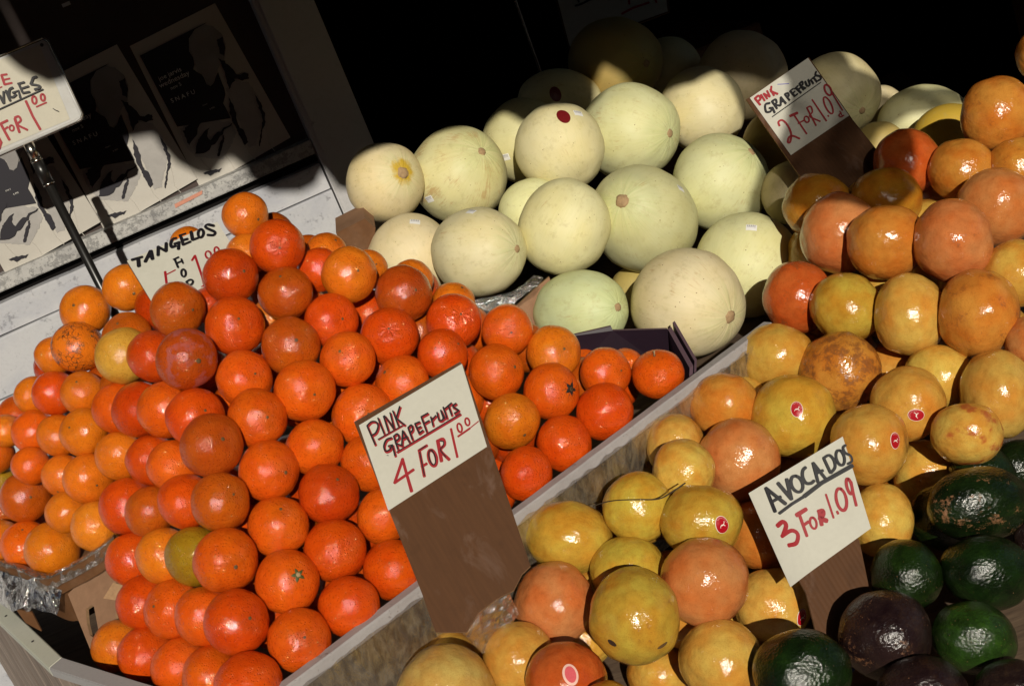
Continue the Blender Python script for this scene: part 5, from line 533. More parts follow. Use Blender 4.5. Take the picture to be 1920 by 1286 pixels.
MAT = dict(
 corrugated=corrugated('brown_corrugated_board', (.092, .038, .014)),
 tangelo=citrus('tangelo_skin', 12, .00075, .04, (.92, .74, .8), .35, .0010),
 orange=citrus('orange_skin', 13, .00062, .06, (.96, .84, .7), .35, .0008),
 grapefruit=citrus('grapefruit_skin', 30, .00008, .12, (1.0, .68, .5), .8, .0014, .6, .625),
 honeydew_melon=melon('honeydew_rind'), striped_melon=melon('striped_rind'), avocado=avocado_mat('avocado_skin'),
 scar=plain('dry_stem', (.13, .07, .025), .8, .2, .5, 30), scar_pale=plain('corky_stem', (.42, .28, .15), .8, .2, .6, 22, bump=.4), calyx=plain('green_calyx', (.06, .07, .015), .7), black=plain('dry_calyx', (.012, .009, .007), .8),
 paper=plain('card_paper', (.53, .515, .445), .75, .25, .10, 160, blotch=(.45, .43, .36), bstr=.25, bscale=18),
 paper2=plain('yellowed_paper', (.51, .48, .395), .7, .25, .12, 120, blotch=(.55, .50, .38), bstr=.35, bscale=14),
 cardboard=plain('brown_cardboard', (.135, .060, .024), .8, .2, .35, 90, blotch=(.22, .14, .09), bstr=.28, bscale=24, bump=.2),
 cardboard_light=plain('tan_cardboard', (.30, .17, .10), .8, .2, .35, 60, blotch=(.18, .09, .05), bstr=.5, bscale=9, bump=.25),
 cut=plain('cut_cardboard', (.36, .22, .12), .9, .1, .5, 200),
 k=plain('black_marker', (.010, .009, .012), .45, .4), r=plain('red_marker', (.30, .010, .016), .5, .4), b=plain('blue_pen', (.05, .04, .40), .5),
 white_plate=plain('white_enamel', (.47, .47, .455), .35, .5, .12, 60, blotch=(.35, .30, .24), bstr=.35, bscale=22),
 dark_metal=plain('black_metal', (.012, .011, .010), .32, .5, .3, 120), chrome=plain('worn_chrome', (.52, .48, .42), .25, .5, .3, 140, metal=1.),
 wall_paint=chipped('grey_white_paint', (.47, .47, .485), (.13, .13, .15), .7, 22, (.30, .31, .37)),
 sill_paint=chipped('stained_sill', (.44, .43, .41), (.05, .05, .055), 1.3, 34, (.17, .165, .18)),
 post_paint=chipped('post_paint', (.44, .43, .43), (.14, .13, .13), .2, 11, (.44, .43, .45)),
 dark_paint=plain('dark_brown_paint', (.050, .034, .030), .6, .3, .4, 40, blotch=(.09, .06, .05), bstr=.4, bscale=5),
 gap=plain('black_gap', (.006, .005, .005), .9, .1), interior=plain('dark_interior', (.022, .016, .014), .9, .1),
 poster=plain('poster_paper', (.46, .43, .38), .6, .3, .08, 90, blotch=(.58, .55, .50), bstr=.3, bscale=12), ink=plain('poster_ink', (.018, .016, .022), .55, .3), ink_grey=plain('poster_grey', (.25, .235, .225), .6, .3, .45, 60, blotch=(.4, .38, .36), bstr=.5, bscale=30),
 ink_mid=plain('poster_mid_grey', (.36, .34, .32), .6, .3, .3, 60), ink_pale=plain('poster_letters', (.62, .60, .56), .6), tag=plain('salmon_label', (.58, .25, .17), .6, .3, .3, 90),
 rail=chipped('worn_rail_paint', (.36, .335, .33), (.11, .075, .055), .45, 30, (.24, .215, .21)), rim=chipped('cream_rim_paint', (.53, .54, .45), (.08, .06, .05), -.1, 22, (.50, .50, .45)),
 rim2=chipped('grey_rim_paint', (.36, .35, .35), (.07, .05, .045), .1, 26, (.34, .32, .33)),
 plank=wood('weathered_plank', (.34, .27, .22), (.15, .105, .08), 'z', .7, (55, 55, 4)), panel=wood('film_backed_wood', (.31, .25, .16), (.075, .06, .045), 'z', .5, (95, 95, 6), streak=.95),
 deck=wood('deck_wood', (.12, .08, .05), (.05, .03, .02), 'x', .8, (4, 50, 50)),
 film=clear_film('clear_film', (55, 55, 10), 1., .14, .36, (.45, .44, .43), .0035), foil=clear_film('smoky_film', (48, 48, 48), 1., .75, .85, (.045, .04, .055), .005), film2=clear_film('crumpled_film', (60, 60, 60), 1., .42, .60, (.30, .25, .20), .006),
 purple=plain('purple_card', (.014, .006, .013), .42, .5, .3, 60, blotch=(.025, .012, .024), bstr=.4), purple_edge=plain('purple_card_edge', (.11, .065, .085), .6),
 twig=plain('root_thread', (.045, .03, .015), .8),
 awning=plain('awning_canvas', (.030, .045, .032), .85, .2, .3, 60), ground=plain('pavement', (.075, .07, .068), .85, .2, .4, 20, blotch=(.06, .056, .054), bstr=.5, bscale=1.5, bump=.3),
 asphalt=plain('asphalt', (.05, .05, .05), .85, .2, .4, 20), facade=plain('facade_brick_red', (.14, .065, .045), .85, .2, .4, 12), hang=film_mat('milky_occluder', (.30, .29, .27), .52, (8, 8, 8), .3),
 red_label=plain('red_label', (.40, .006, .014), .32, .5, .1, 120), dark_red_label=plain('dark_red_label', (.16, .008, .010), .35, .5), label_white=plain('label_white', (.80, .74, .66), .4, .5), label_pink=plain('label_letters', (.66, .36, .33), .4), price=plain('price_paper', (.80, .79, .76), .5), price_ink=plain('price_print', (.36, .35, .36), .6),
 bean=plain('brown_hole', (.035, .018, .010), .7), cut_pink=plain('cut_flesh', (.70, .12, .14), .3, .5, .3, 40), cut_rim=plain('cut_pith', (.78, .50, .42), .5), blue_print=plain('blue_print', (.05, .06, .17), .6),
)

# ------------------------------------------------------------------ object helpers
def link(name, me, mat=None, parent=None, smooth=False):
    if mat is not None:
        for m_ in (mat if isinstance(mat, (list, tuple)) else [mat]): me.materials.append(m_)
    if smooth: me.polygons.foreach_set('use_smooth', [True] * len(me.polygons))
    o = bpy.data.objects.new(name, me); col.objects.link(o)
    if parent is not None: o.parent = parent
    return o
def tag(o, label, cat, group=None, kind=None):
    if label: o['label'] = label
    if cat: o['category'] = cat
    if group: o['group'] = group
    if kind: o['kind'] = kind
    return o
def struct(o): o['kind'] = 'structure'; return o
def empty(name, loc, label, cat, group=None, rot=None):
    o = bpy.data.objects.new(name, None); col.objects.link(o); o.location = loc; o.empty_display_size = .05
    if rot is not None: o.rotation_euler = rot
    return tag(o, label, cat, group)
def mesh(name, verts, faces): me = bpy.data.meshes.new(name); me.from_pydata([tuple(v) for v in verts], [], faces); me.update(); return me
def bm_mesh(name, bm): me = bpy.data.meshes.new(name); bm.normal_update(); bm.to_mesh(me); bm.free(); return me
def slab(name, pts, ext, mat, parent=None, origin=(0, 0, 0), bevel=0., edge_mat=None):
    """polygon pts (front face) extruded along ext into a solid"""
    o_ = Vector(origin); e = Vector(ext); P_ = [Vector(p) - o_ for p in pts]; n = len(P_)
    bm = bmesh.new(); a = [bm.verts.new(p) for p in P_]; b = [bm.verts.new(p + e) for p in P_]
    f1 = bm.faces.new(a); f2 = bm.faces.new(b[::-1])
    for i in range(n):
        f = bm.faces.new((a[i], b[i], b[(i + 1) % n], a[(i + 1) % n])); f.material_index = 1 if edge_mat else 0
    bmesh.ops.recalc_face_normals(bm, faces=bm.faces[:])
    if bevel:
        bmesh.ops.bevel(bm, geom=bm.edges[:], offset=bevel, segments=2, affect='EDGES', clamp_overlap=True)
    bmesh.ops.triangulate(bm, faces=[f for f in bm.faces if len(f.verts) > 4])
    return link(name, bm_mesh(name, bm), [mat, edge_mat] if edge_mat else mat, parent)
def box(name, lo, hi, mat, parent=None, bevel=0.):
    (x0, y0, z0), (x1, y1, z1) = lo, hi
    return slab(name, [(x0, y0, z0), (x1, y0, z0), (x1, y0, z1), (x0, y0, z1)], (0, y1 - y0, 0), mat, parent, bevel=bevel)
def tube(bm, pts, rad, seg=8):
    pts = [Vector(p) for p in pts]; rings = []
    for i, p in enumerate(pts):
        d = (pts[min(i + 1, len(pts) - 1)] - pts[max(i - 1, 0)]).normalized(); q = d.to_track_quat('Z', 'Y')
        r_ = rad[i] if isinstance(rad, (list, tuple)) else rad
        rings.append([bm.verts.new(p + q @ Vector((r_ * math.cos(2 * math.pi * k / seg), r_ * math.sin(2 * math.pi * k / seg), 0))) for k in range(seg)])
    for a, b in zip(rings, rings[1:]):
        for k in range(seg): bm.faces.new((a[k], a[(k + 1) % seg], b[(k + 1) % seg], b[k]))
    bm.faces.new(rings[0][::-1]); bm.faces.new(rings[-1])
def spline(pts, n=5):
    if len(pts) < 4: return [Vector(p) for p in pts]
    p = [Vector(q) for q in pts]; p = [p[0] * 2 - p[1]] + p + [p[-1] * 2 - p[-2]]; out = []
    for i in range(1, len(p) - 2):
        for k in range(n):
            t = k / n; a, b, c, d = p[i - 1:i + 3]
            out.append(.5 * ((2 * b) + (c - a) * t + (2 * a - 5 * b + 4 * c - d) * t * t + (3 * b - a - 3 * c + d) * t ** 3))
    return out + [p[-2]]
GL = {}
def glyphs(text):
    """flat outlines of a word from the built-in font: (verts, faces, width)"""
    if text in GL: return GL[text]
    cu = bpy.data.curves.new('t', 'FONT'); cu.body = text; cu.size = 1; cu.resolution_u = 2
    o = bpy.data.objects.new('t', cu); col.objects.link(o); bpy.context.view_layer.update()
    me = bpy.data.meshes.new_from_object(o.evaluated_get(bpy.context.evaluated_depsgraph_get()))
    v = [tuple(p.co[:2]) for p in me.vertices]; f = [tuple(p.vertices) for p in me.polygons]
    bpy.data.objects.remove(o); bpy.data.meshes.remove(me); bpy.data.curves.remove(cu)
    wd = max([a for a, _ in v] or [1]); GL[text] = (v, f, wd); return GL[text]
def dirs_to_quat(ax): return Vector(ax).to_track_quat('Z', 'Y')

# ------------------------------------------------------------------ ground, building, awning
g = struct(link('pavement', mesh('pavement', [(-60, -60, 0), (60, -60, 0), (60, 60, 0), (-60, 60, 0)], [(0, 1, 2, 3)]), MAT['ground']))

struct(link('road', mesh('road', [(-60, -11, .004), (60, -11, .004), (60, -2.2, .004), (-60, -2.2, .004)], [(0, 1, 2, 3)]), MAT['asphalt']))
for k, (x0, x1, hh, lab) in enumerate(((-34, -3, 19.0, 'tall brick building across the street, left of the pair'), (-2.9, 5.5, 7.0, 'low brick building across the street, opposite the stand'), (5.6, 20, 17.0, 'brick building across the street, right of the low one'), (20.1, 38, 22.0, 'tallest brick building across the street, at the right end'))):
    bd = empty('brick_building', ((x0 + x1) / 2, -15, 0), lab, 'building', 'buildings across the street'); hw = (x1 - x0) / 2
    box('wall', (-hw, -8, 0), (hw, 0, hh), MAT['facade'], bd); box('cornice', (-hw, -.4, hh), (hw, .3, hh + .35), MAT['facade'], bd)
    for j in range(int(hh // 3)):
        for i in range(int(hw * 2 // 2.4)):
            x = -hw + 1.2 + 2.4 * i; box('window', (x - .5, .002, .9 + 3 * j), (x + .5, .05, 2.5 + 3 * j), MAT['gap'], bd)
WY = ST['YAW']; W0 = Vector(ST['W0'])
shop = empty('shop_front', W0, 'shop front with a postered dark window board over a stained white sill and grey post', 'shop front', rot=(0, 0, WY))
# local frame: x along the wall, y into the building, z up
box('window_board', (-3.0, .02, 1.17), (.356, .10, 2.6), MAT['dark_paint'], shop)
box('window_sill', (-3.0, -.012, 1.1575), (.352, .022, 1.1830), MAT['sill_paint'], shop, .0015)
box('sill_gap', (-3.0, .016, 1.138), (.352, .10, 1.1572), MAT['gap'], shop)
def wavy_board(name, x0, x1, z0, z1, yf, yb, mat, amp, seed):
    n = 80; v = []; f = []
    for i in range(n + 1):
        x = x0 + (x1 - x0) * i / n; dz = amp * (noise.noise((x * 9, seed, 0)) + .7 * noise.noise((x * 40, seed, 3)))
        v += [(x, yf, z0), (x, yf, z1 + dz - .003), (x, yf + .003, z1 + dz), (x, yb, z1 + dz), (x, yb, z0)]
    for i in range(n):
        for k in range(4): a = i * 5 + k; f.append((a, a + 5, a + 6, a + 1))
        f.append((i * 5 + 4, i * 5 + 9, i * 5 + 5, i * 5))
    f += [tuple(range(4, -1, -1)), tuple(n * 5 + k for k in range(5))]
    return link(name, mesh(name, v, f), mat, shop)
wavy_board('upper_board', -3.0, .3505, 1.091, 1.1395, -.012, .10, MAT['wall_paint'], .0022, 1.7)
wavy_board('lower_board', -3.0, .3505, .992, 1.0885, -.020, .10, MAT['wall_paint'], .0016, 5.1)
wavy_board('base_board', -3.0, .3505, .0, .9895, -.026, .10, MAT['wall_paint'], .0012, 8.3)
box('post', (.3535, -.025, 0), (.452, .30, 2.6), MAT['post_paint'], shop, .003)
box('post_bead', (.362, -.031, 0), (.372, -.0252, 2.6), MAT['post_paint'], shop, .002)
box('transom', (-3.0, -.03, 2.6), (5.0, .3, 3.2), MAT['dark_paint'], shop)
box('upper_storey', (-6.0, -.02, 3.2), (7.0, .4, 7.0), MAT['facade'], shop)
box('pier', (3.4, -.02, 0), (7.0, .4, 2.6), MAT['facade'], shop)
box('side_pier', (-6.0, -.02, 0), (-3.0, .4, 3.2), MAT['facade'], shop)
box('room_wall', (.354, .302, 0), (.44, 4.0, 2.6), MAT['interior'], shop)
box('room_wall', (3.4, .402, 0), (3.5, 4.0, 2.6), MAT['interior'], shop)
box('back_wall', (.30, 4.0, 0), (3.6, 4.1, 2.6), MAT['interior'], shop)
box('ceiling', (.30, .302, 2.602), (3.6, 4.1, 2.7), MAT['interior'], shop)
box('floor', (.442, -.02, .002), (3.4, 4.0, .02), MAT['interior'], shop)

# posters
def rough(pts2, amp=.0011):
    out = []
    for i, a in enumerate(pts2):
        b = pts2[(i + 1) % len(pts2)]; L = math.hypot(b[0] - a[0], b[1] - a[1]); k = max(1, int(L / .0035))
        for j in range(k):
            x, z = a[0] + (b[0] - a[0]) * j / k, a[1] + (b[1] - a[1]) * j / k
            out.append((x + amp * noise.noise((x * 260, z * 260, 1)) + amp * noise.noise((x * 90, z * 90, 4)), z + amp * noise.noise((x * 260, z * 260, 7)) + amp * noise.noise((x * 90, z * 90, 9))))
    return out
def flat(name, pts2, y, mat, parent, n=(0, -1, 0), th=None):
    pts = [(a, y, b) for a, b in pts2]
    if th: return slab(name, pts, (0, th, 0), mat, parent)
    bm = bmesh.new(); f = bm.faces.new([bm.verts.new(p) for p in pts]); f.normal_update()
    if f.normal.y > 0: f.normal_flip()
    bmesh.ops.triangulate(bm, faces=bm.faces[:])
    return link(name, bm_mesh(name, bm), mat, parent)
def make_poster(dx, dy, y, label, words, dz=0.):
    x0 = min(p[0] for p in POSTER['paper'])
    root = empty('poster', (0, 0, 0), label, 'poster', 'posters pasted on the window board')
    root.parent = None; root.matrix_world = Matrix.Translation(W0) @ Matrix.Rotation(WY, 4, 'Z') @ Matrix.Translation((dx, y, dz))
    # a thin slightly puckered sheet
    P4 = [POSTER['paper'][i] for i in (0, 1, 3, 4)]; n = 22; v = []; f = []
    for j in range(n + 1):
        for i in range(n + 1):
            a, b = i / n, j / n
            x = (1 - b) * ((1 - a) * P4[0][0] + a * P4[1][0]) + b * ((1 - a) * P4[3][0] + a * P4[2][0])
            z = (1 - b) * ((1 - a) * P4[0][1] + a * P4[1][1]) + b * ((1 - a) * P4[3][1] + a * P4[2][1])
            v.append((x, 0, z))
    for j in range(n):
        for i in range(n):
            q = j * (n + 1) + i; f.append((q, q + n + 1, q + n + 2, q + 1))
    link('sheet', mesh('sheet', v, f), MAT['poster'], root)
    for a in POSTER['grey']: flat('grey_shape', rough(a, .0022), -.0008, MAT['ink_mid'], root)
    flat('black_panel', POSTER['panel'], -.0016, MAT['ink'], root)
    flat('head_print', rough(POSTER['head']), -.0024, MAT['ink_grey'], root)
    for a in POSTER['dark']: flat('dark_stroke', rough(a, .0022), -.0032, MAT['ink'], root)
    for k, (t, ax, az, bx, bz) in enumerate(POSTER['text']):
        if t not in words: continue
        gv, gf, gw = glyphs(t); L = math.hypot(bx - ax, bz - az); s = L / gw; ux, uz = (bx - ax) / L, (bz - az) / L
        vv = [(ax + (px * ux - py * uz) * s, -.0040, az + (px * uz + py * ux) * s) for px, py in gv]
        link('lettering', mesh('lettering', vv, gf), MAT['ink_pale'], root)
    # creases in the paper
    bm = bmesh.new()
    for q in range(4):
        x = x0 + .03 + .04 * q; tube(bm, [(x + .004 * math.sin(k * 1.7 + q), -.0003, 1.185 + .016 * k) for k in range(4 + q)], .0006, 5)
    link('paper_crease', bm_mesh('paper_crease', bm), MAT['poster'], root)
ALLW = [t[0] for t in POSTER['text']]
make_poster(0, 0, .0180, 'rightmost black and white poster with a bowed head, mostly in shade', ALLW)
make_poster(-.178, 0, .0120, 'middle black and white poster, partly sunlit, behind the framed price sign', ALLW)
make_poster(-.356, 0, .0060, 'sunlit black and white poster at the left edge, left of the black pole', ALLW)
o = flat('price_tag', ST['tag'], -.0135, MAT['tag'], None, th=.001); o.matrix_world = Matrix.Translation(W0) @ Matrix.Rotation(WY, 4, 'Z')
tag(o, 'narrow salmon pink label strip stuck on the window sill under the middle poster', 'label')

# awning: canvas roof, scalloped valance, frame bars
aw = empty('awning', (0.8, ST['YV'], 2.4), 'dark green canvas awning with a scalloped valance above the fruit stand', 'awning')
vp = ST['valance']; org = aw.location
topz = 2.95
va = slab('valance', [(x, ST['YV'], z) for x, z in vp] + [(vp[-1][0], ST['YV'], topz), (vp[0][0], ST['YV'], topz)], (0, .004, 0), MAT['awning'], aw, org)
slab('added_canopy', [(-4.0, ST['YV'], topz + .01), (vp[0][0], ST['YV'], topz + .01), (vp[0][0] - .1, 2.34, 3.16), (-4.0, 1.7, 3.16)], (0, 0, .006), MAT['awning'], aw, org)  # unseen canopy, added to cut skylight from the left
slab('added_valance', [(-4.0, ST['YV'], 2.1), (-.76, ST['YV'], 2.1), (-.76, ST['YV'], topz), (-4.0, ST['YV'], topz)], (0, .004, 0), MAT['awning'], aw, org)  # unseen drop, added to shade the wall beyond the left edge
slab('added_valance', [(-.758, ST['YV'], 2.52), (vp[0][0] - .001, ST['YV'], 2.52), (vp[0][0] - .001, ST['YV'], topz), (-.758, ST['YV'], topz)], (0, .004, 0), MAT['awning'], aw, org)  # unseen strip, added to keep sun off the upper left wall
slab('canopy', [(vp[0][0], ST['YV'], topz), (vp[-1][0], ST['YV'], topz), (vp[-1][0] + .3, 2.9, 3.15), (vp[0][0] - .1, 2.35, 3.15)], (0, 0, .006), MAT['awning'], aw, org)
slab('side_panel', [(vp[-1][0], ST['YV'] + .01, topz - .01), (vp[-1][0] + .3, 2.85, 3.14), (vp[-1][0] + .3, 2.85, 2.3), (vp[-1][0], ST['YV'] + .01, 2.1)], (.004, 0, 0), MAT['awning'], aw, org)
bm = bmesh.new(); tube(bm, [Vector((vp[0][0], ST['YV'] + .02, topz - .02)) - org, Vector((vp[-1][0], ST['YV'] + .02, topz - .02)) - org], .012)
link('frame_bar', bm_mesh('frame_bar', bm), MAT['dark_metal'], aw)
occ_pts = [(x, ST['YV'] + .05, z) for x, z in ST['occluder']]  # added stand-in for an unseen hanging object, outlined to cast its shadow
hb = empty('hanging_occluder', occ_pts[12], 'added unseen milky bag hanging from the awning bar', 'occluder')
slab('occluder_film', occ_pts, (0, .02, 0), MAT['hang'], hb, occ_pts[12])
bm = bmesh.new(); c0 = Vector(occ_pts[0]) - Vector(occ_pts[12]); tube(bm, [c0 + Vector((.05, .01, -.01)), c0 + Vector((.05, -.03, .18 + topz - .02 - 2.5))], .004); link('strap', bm_mesh('strap', bm), MAT['hang'], hb)

# ------------------------------------------------------------------ the stand
std = empty('fruit_stand', (-.1, 1.6, 0), 'painted wooden fruit stand with a grey divider rail and a cream angled front rim', 'stand')
so = std.location
def sl(name, pts, ext, mat, **k): return slab(name, pts, ext, mat, std, so, **k)
A0, A1 = Vector(ST['rail'][0]), Vector(ST['rail'][1]); rn = Vector(ST['rn']); rd = Vector(ST['rd'])
RW = .017
def rail_board():
    # worn top edge: many cross sections with small chips
    bm = bmesh.new(); n = 90; L = (A1 - A0).length; rings = []
    for i in range(n + 1):
        p = A0 + rd * (L * i / n) - so; j = .0011 * noise.noise((i * .35, 2, 0)); k = .0013 * noise.noise((i * .8, 9, 0))
        rings.append([bm.verts.new(p + rn * a + Vector((0, 0, b))) for a, b in ((0, -.016), (0, -.002 + k), (.002 + j, 0), (RW - .002 + j, .0), (RW, -.002 + k * .5), (RW, -.016))])
    for a, b in zip(rings, rings[1:]):
        for q in range(6): bm.faces.new((a[q], b[q], b[(q + 1) % 6], a[(q + 1) % 6]))
    bm.faces.new(rings[0]); bm.faces.new(rings[-1][::-1]); bmesh.ops.recalc_face_normals(bm, faces=bm.faces[:])
    return link('divider_rail', bm_mesh('divider_rail', bm), MAT['rail'], std)
rail_board()
B0 = A0 + rn * (RW + .002); B1 = A1 + rn * (RW + .002)
sl('side_board', [B0 + Vector((0, 0, -.013)), B1 + Vector((0, 0, -.013)), B1 + Vector((0, 0, -.22)) - rn * .075, B0 + Vector((0, 0, -.22)) - rn * .075], rn * .004, MAT['panel'])
ri, ro = [Vector(p) for p in ST['rim_in']], [Vector(p) for p in ST['rim_out']]
dn = Vector((0, 0, -.014))
m1 = 2
sl('front_rim', ri[:3] + ro[:3][::-1], dn, MAT['rim'], bevel=.0012)
sl('front_rim', ri[2:] + ro[2:][::-1], dn + Vector((0, 0, .0)), MAT['rim2'], bevel=.0012)
def planks(a, b, count, zt):
    d = (b - a); L = d.length; d.normalize(); nrm = Vector((d.y, -d.x, 0)); nrm = nrm if nrm.y < 0 else -nrm
    for i in range(count):
        p, q = a + d * (L * i / count + .0012), a + d * (L * (i + 1) / count - .0012)
        back = -nrm * .018 + nrm * random.uniform(-.0015, .0015)
        sl('plank', [Vector((p.x, p.y, zt)) - nrm * .004, Vector((q.x, q.y, zt)) - nrm * .004, Vector((q.x, q.y, .12)) - nrm * .004, Vector((p.x, p.y, .12)) - nrm * .004], back, MAT['plank'], bevel=.0012)
planks(ro[0], ro[2], 7, .8205); planks(ro[2], ro[4], 6, .8205)
# nail heads on the rim
for k, f in enumerate((.62, .12)):
    bm = bmesh.new(); bmesh.ops.create_icosphere(bm, subdivisions=2, radius=.0022); o = link('nail_head', bm_mesh('nail_head', bm), MAT['dark_metal'], std, True)
    o.location = (ri[1] * (1 - f) + ri[2] * f) * .5 + (ro[1] * (1 - f) + ro[2] * f) * .5 - so; o.scale = (1, 1, .5)
# decks under the fruit
dk = [ri[0], ri[1], ri[2], ri[3], ri[4], A0 + rd * .18, A1, Vector((1.15, 1.98, .75)), Vector((1.02, 2.40, .75)), Vector((.80, 2.78, .75)), Vector((-.06, 2.75, .75)), Vector((-.12, 2.50, .75)), Vector((-1.05, 2.32, .75))]
sl('upper_deck', [Vector((p.x, p.y, .745)) for p in dk], (0, 0, -.02), MAT['deck'])
sl('lower_deck', [Vector((-.62, 1.19, .575)), Vector((.10, 1.06, .50)), Vector((.62, 1.02, .46)), Vector((1.25, 1.45, .50)), Vector((1.25, 2.04, .66)), A1 + Vector((0, .02, -.215)), A0 + Vector((-.03, .03, -.225))], (0, 0, -.02), MAT['deck'])
for x, y in ((-.55, 1.30), (.55, 1.1), (1.15, 1.5), (.9, 2.4), (-.9, 2.1)): sl('leg', [(x, y, 0), (x + .05, y, 0), (x + .05, y, .46), (x, y, .46)], (0, .05, 0), MAT['plank'])

# ------------------------------------------------------------------ cartons, films, bits
def crumple(name, poly, mat, amp, freq, label, cat, n=26, thick=0, seed=0, parent=None):
    """a crumpled sheet filling the outline poly (3D points), its relief out of the sheet"""
    P_ = [Vector(p) for p in poly]; c = sum(P_, Vector()) / len(P_)
    nn = Vector()
    for i in range(len(P_)): nn += (P_[i] - c).cross(P_[(i + 1) % len(P_)] - c)
    nn.normalize()
    if nn.y > 0: nn = -nn
    bm = bmesh.new(); bm.faces.new([bm.verts.new(p - c) for p in P_]); bmesh.ops.triangulate(bm, faces=bm.faces[:])
    for _ in range(12):
        lim = max((p - c).length for p in P_) / n * 2
        es = [e for e in bm.edges if e.calc_length() > lim]
        if not es: break
        bmesh.ops.subdivide_edges(bm, edges=es, cuts=1); bmesh.ops.triangulate(bm, faces=[f for f in bm.faces if len(f.verts) > 3])
    for v in bm.verts:
        q = (v.co + c) * freq + Vector((seed, 0, 0)); d = abs(noise.noise(q)) * 1.4 - .35 + .4 * noise.noise(q * 2.7) + .2 * noise.noise(q * 6)
        v.co += nn * d * amp + Vector((noise.noise(q * 2 + Vector((9, 0, 0))), noise.noise(q * 2 + Vector((0, 9, 0))), noise.noise(q * 2 + Vector((0, 0, 9))))) * amp * .4
    o = link(name, bm_mesh(name, bm), mat, parent, False)
    if parent is None: o.location = c; tag(o, label, cat)
    return o
# clear film hung over the side board: a pleated curtain
def curtain():
    n, mrow = 240, 14; v = []; f = []; L = (B1 - B0).length
    for j in range(mrow + 1):
        for i in range(n + 1):
            s_ = i / n; h = j / mrow
            q = Vector((s_ * 26, h * 2.2, 3)); d = .004 + .0045 * (noise.noise(q) + .6 * noise.noise(q * 2.6) + .3 * noise.noise(Vector((s_ * 120, h * 6, 7))))
            p = B0 + rd * (L * s_) + rn * (.0065 + max(d, -.001) - .064 * h) + Vector((0, 0, -.004 - .19 * h + (.0035 * noise.noise((s_ * 60, 0, 1)) if j == 0 else 0)))
            v.append(p - B0)
    for j in range(mrow):
        for i in range(n): a = j * (n + 1) + i; f.append((a, a + 1, a + n + 2, a + n + 1))
    o = link('plastic_film', mesh('plastic_film', v, f), MAT['film'], None, True); o.location = B0
    tag(o, 'clear crinkled plastic film lining the wooden side board under the divider rail', 'plastic film')
curtain()
# left tray: film covered rim and the smoky torn film
fr_ = [Vector(p) for p in ST['film_rim']]
tr = empty('orange_tray', fr_[3], 'film wrapped cardboard tray holding the pale oranges at the left', 'tray')
def tray_rim():
    bm = bmesh.new(); pts = spline([tuple(p - fr_[3]) for p in fr_], 6); rings = []
    for i, p in enumerate(pts):
        d = (pts[min(i + 1, len(pts) - 1)] - pts[max(i - 1, 0)]).normalized(); s_ = d.cross(Vector((0, 0, 1))).normalized(); s_ = s_ if s_.y < 0 else -s_
        j = .0018 * noise.noise((i * .7, 1, 0)); k = .0018 * noise.noise((i * .9, 4, 0))
        rings.append([bm.verts.new(p + s_ * a + Vector((0, 0, b))) for a, b in ((.004 + j, -.026), (.006 + k, -.006), (.004, .001 + j), (-.004, .002 + k), (-.007, -.004), (-.006, -.075))])
    for a, b in zip(rings, rings[1:]):
        for q in range(5): bm.faces.new((a[q], b[q], b[q + 1], a[q + 1]))
    bmesh.ops.recalc_face_normals(bm, faces=bm.faces[:])
    return link('tray_wall', bm_mesh('tray_wall', bm), MAT['cardboard'], tr, True)
tray_rim()
def rim_film():
    pts = spline([tuple(p - fr_[3]) for p in fr_], 8); v = []; f = []; m_ = 6
    for i, p in enumerate(pts):
        d = (pts[min(i + 1, len(pts) - 1)] - pts[max(i - 1, 0)]).normalized(); s_ = d.cross(Vector((0, 0, 1))).normalized(); s_ = s_ if s_.y < 0 else -s_
        for k in range(m_ + 1):
            h = k / m_; q = Vector((i * .42, h * 3, 2)); e = .0022 * noise.noise(q) + .0014 * noise.noise(q * 2.6)
            v.append(p + s_ * (-.008 + .018 * h + e) + Vector((0, 0, .0045 + e - .030 * max(0, h - .45))))
    for i in range(len(pts) - 1):
        for k in range(m_): a = i * (m_ + 1) + k; f.append((a, a + 1, a + m_ + 2, a + m_ + 1))
    return link('rim_film', mesh('rim_film', v, f), MAT['film2'], tr, False)
rim_film()
fl_ = [fr_[0] + Vector((-.1, .05, 0)), fr_[1], fr_[2], fr_[3], fr_[6], fr_[6] + Vector((.1, .3, .0)), fr_[0] + Vector((.0, .25, 0))]
slab('tray_base', [p + Vector((0, .012, -.024)) for p in fl_], (0, 0, -.004), MAT['cardboard'], tr, fr_[3])
crumple('torn_film', ST['foil'], MAT['foil'], .0030, 30, 'torn smoky plastic film with bright crinkles hanging over the left tray corner', 'plastic film', 34, seed=3)
cc = [Vector(p) for p in ST['carton_end']]
ct = empty('tangelo_carton', cc[6], 'brown cardboard carton end with a hand hole standing left of the red tangelos', 'carton')
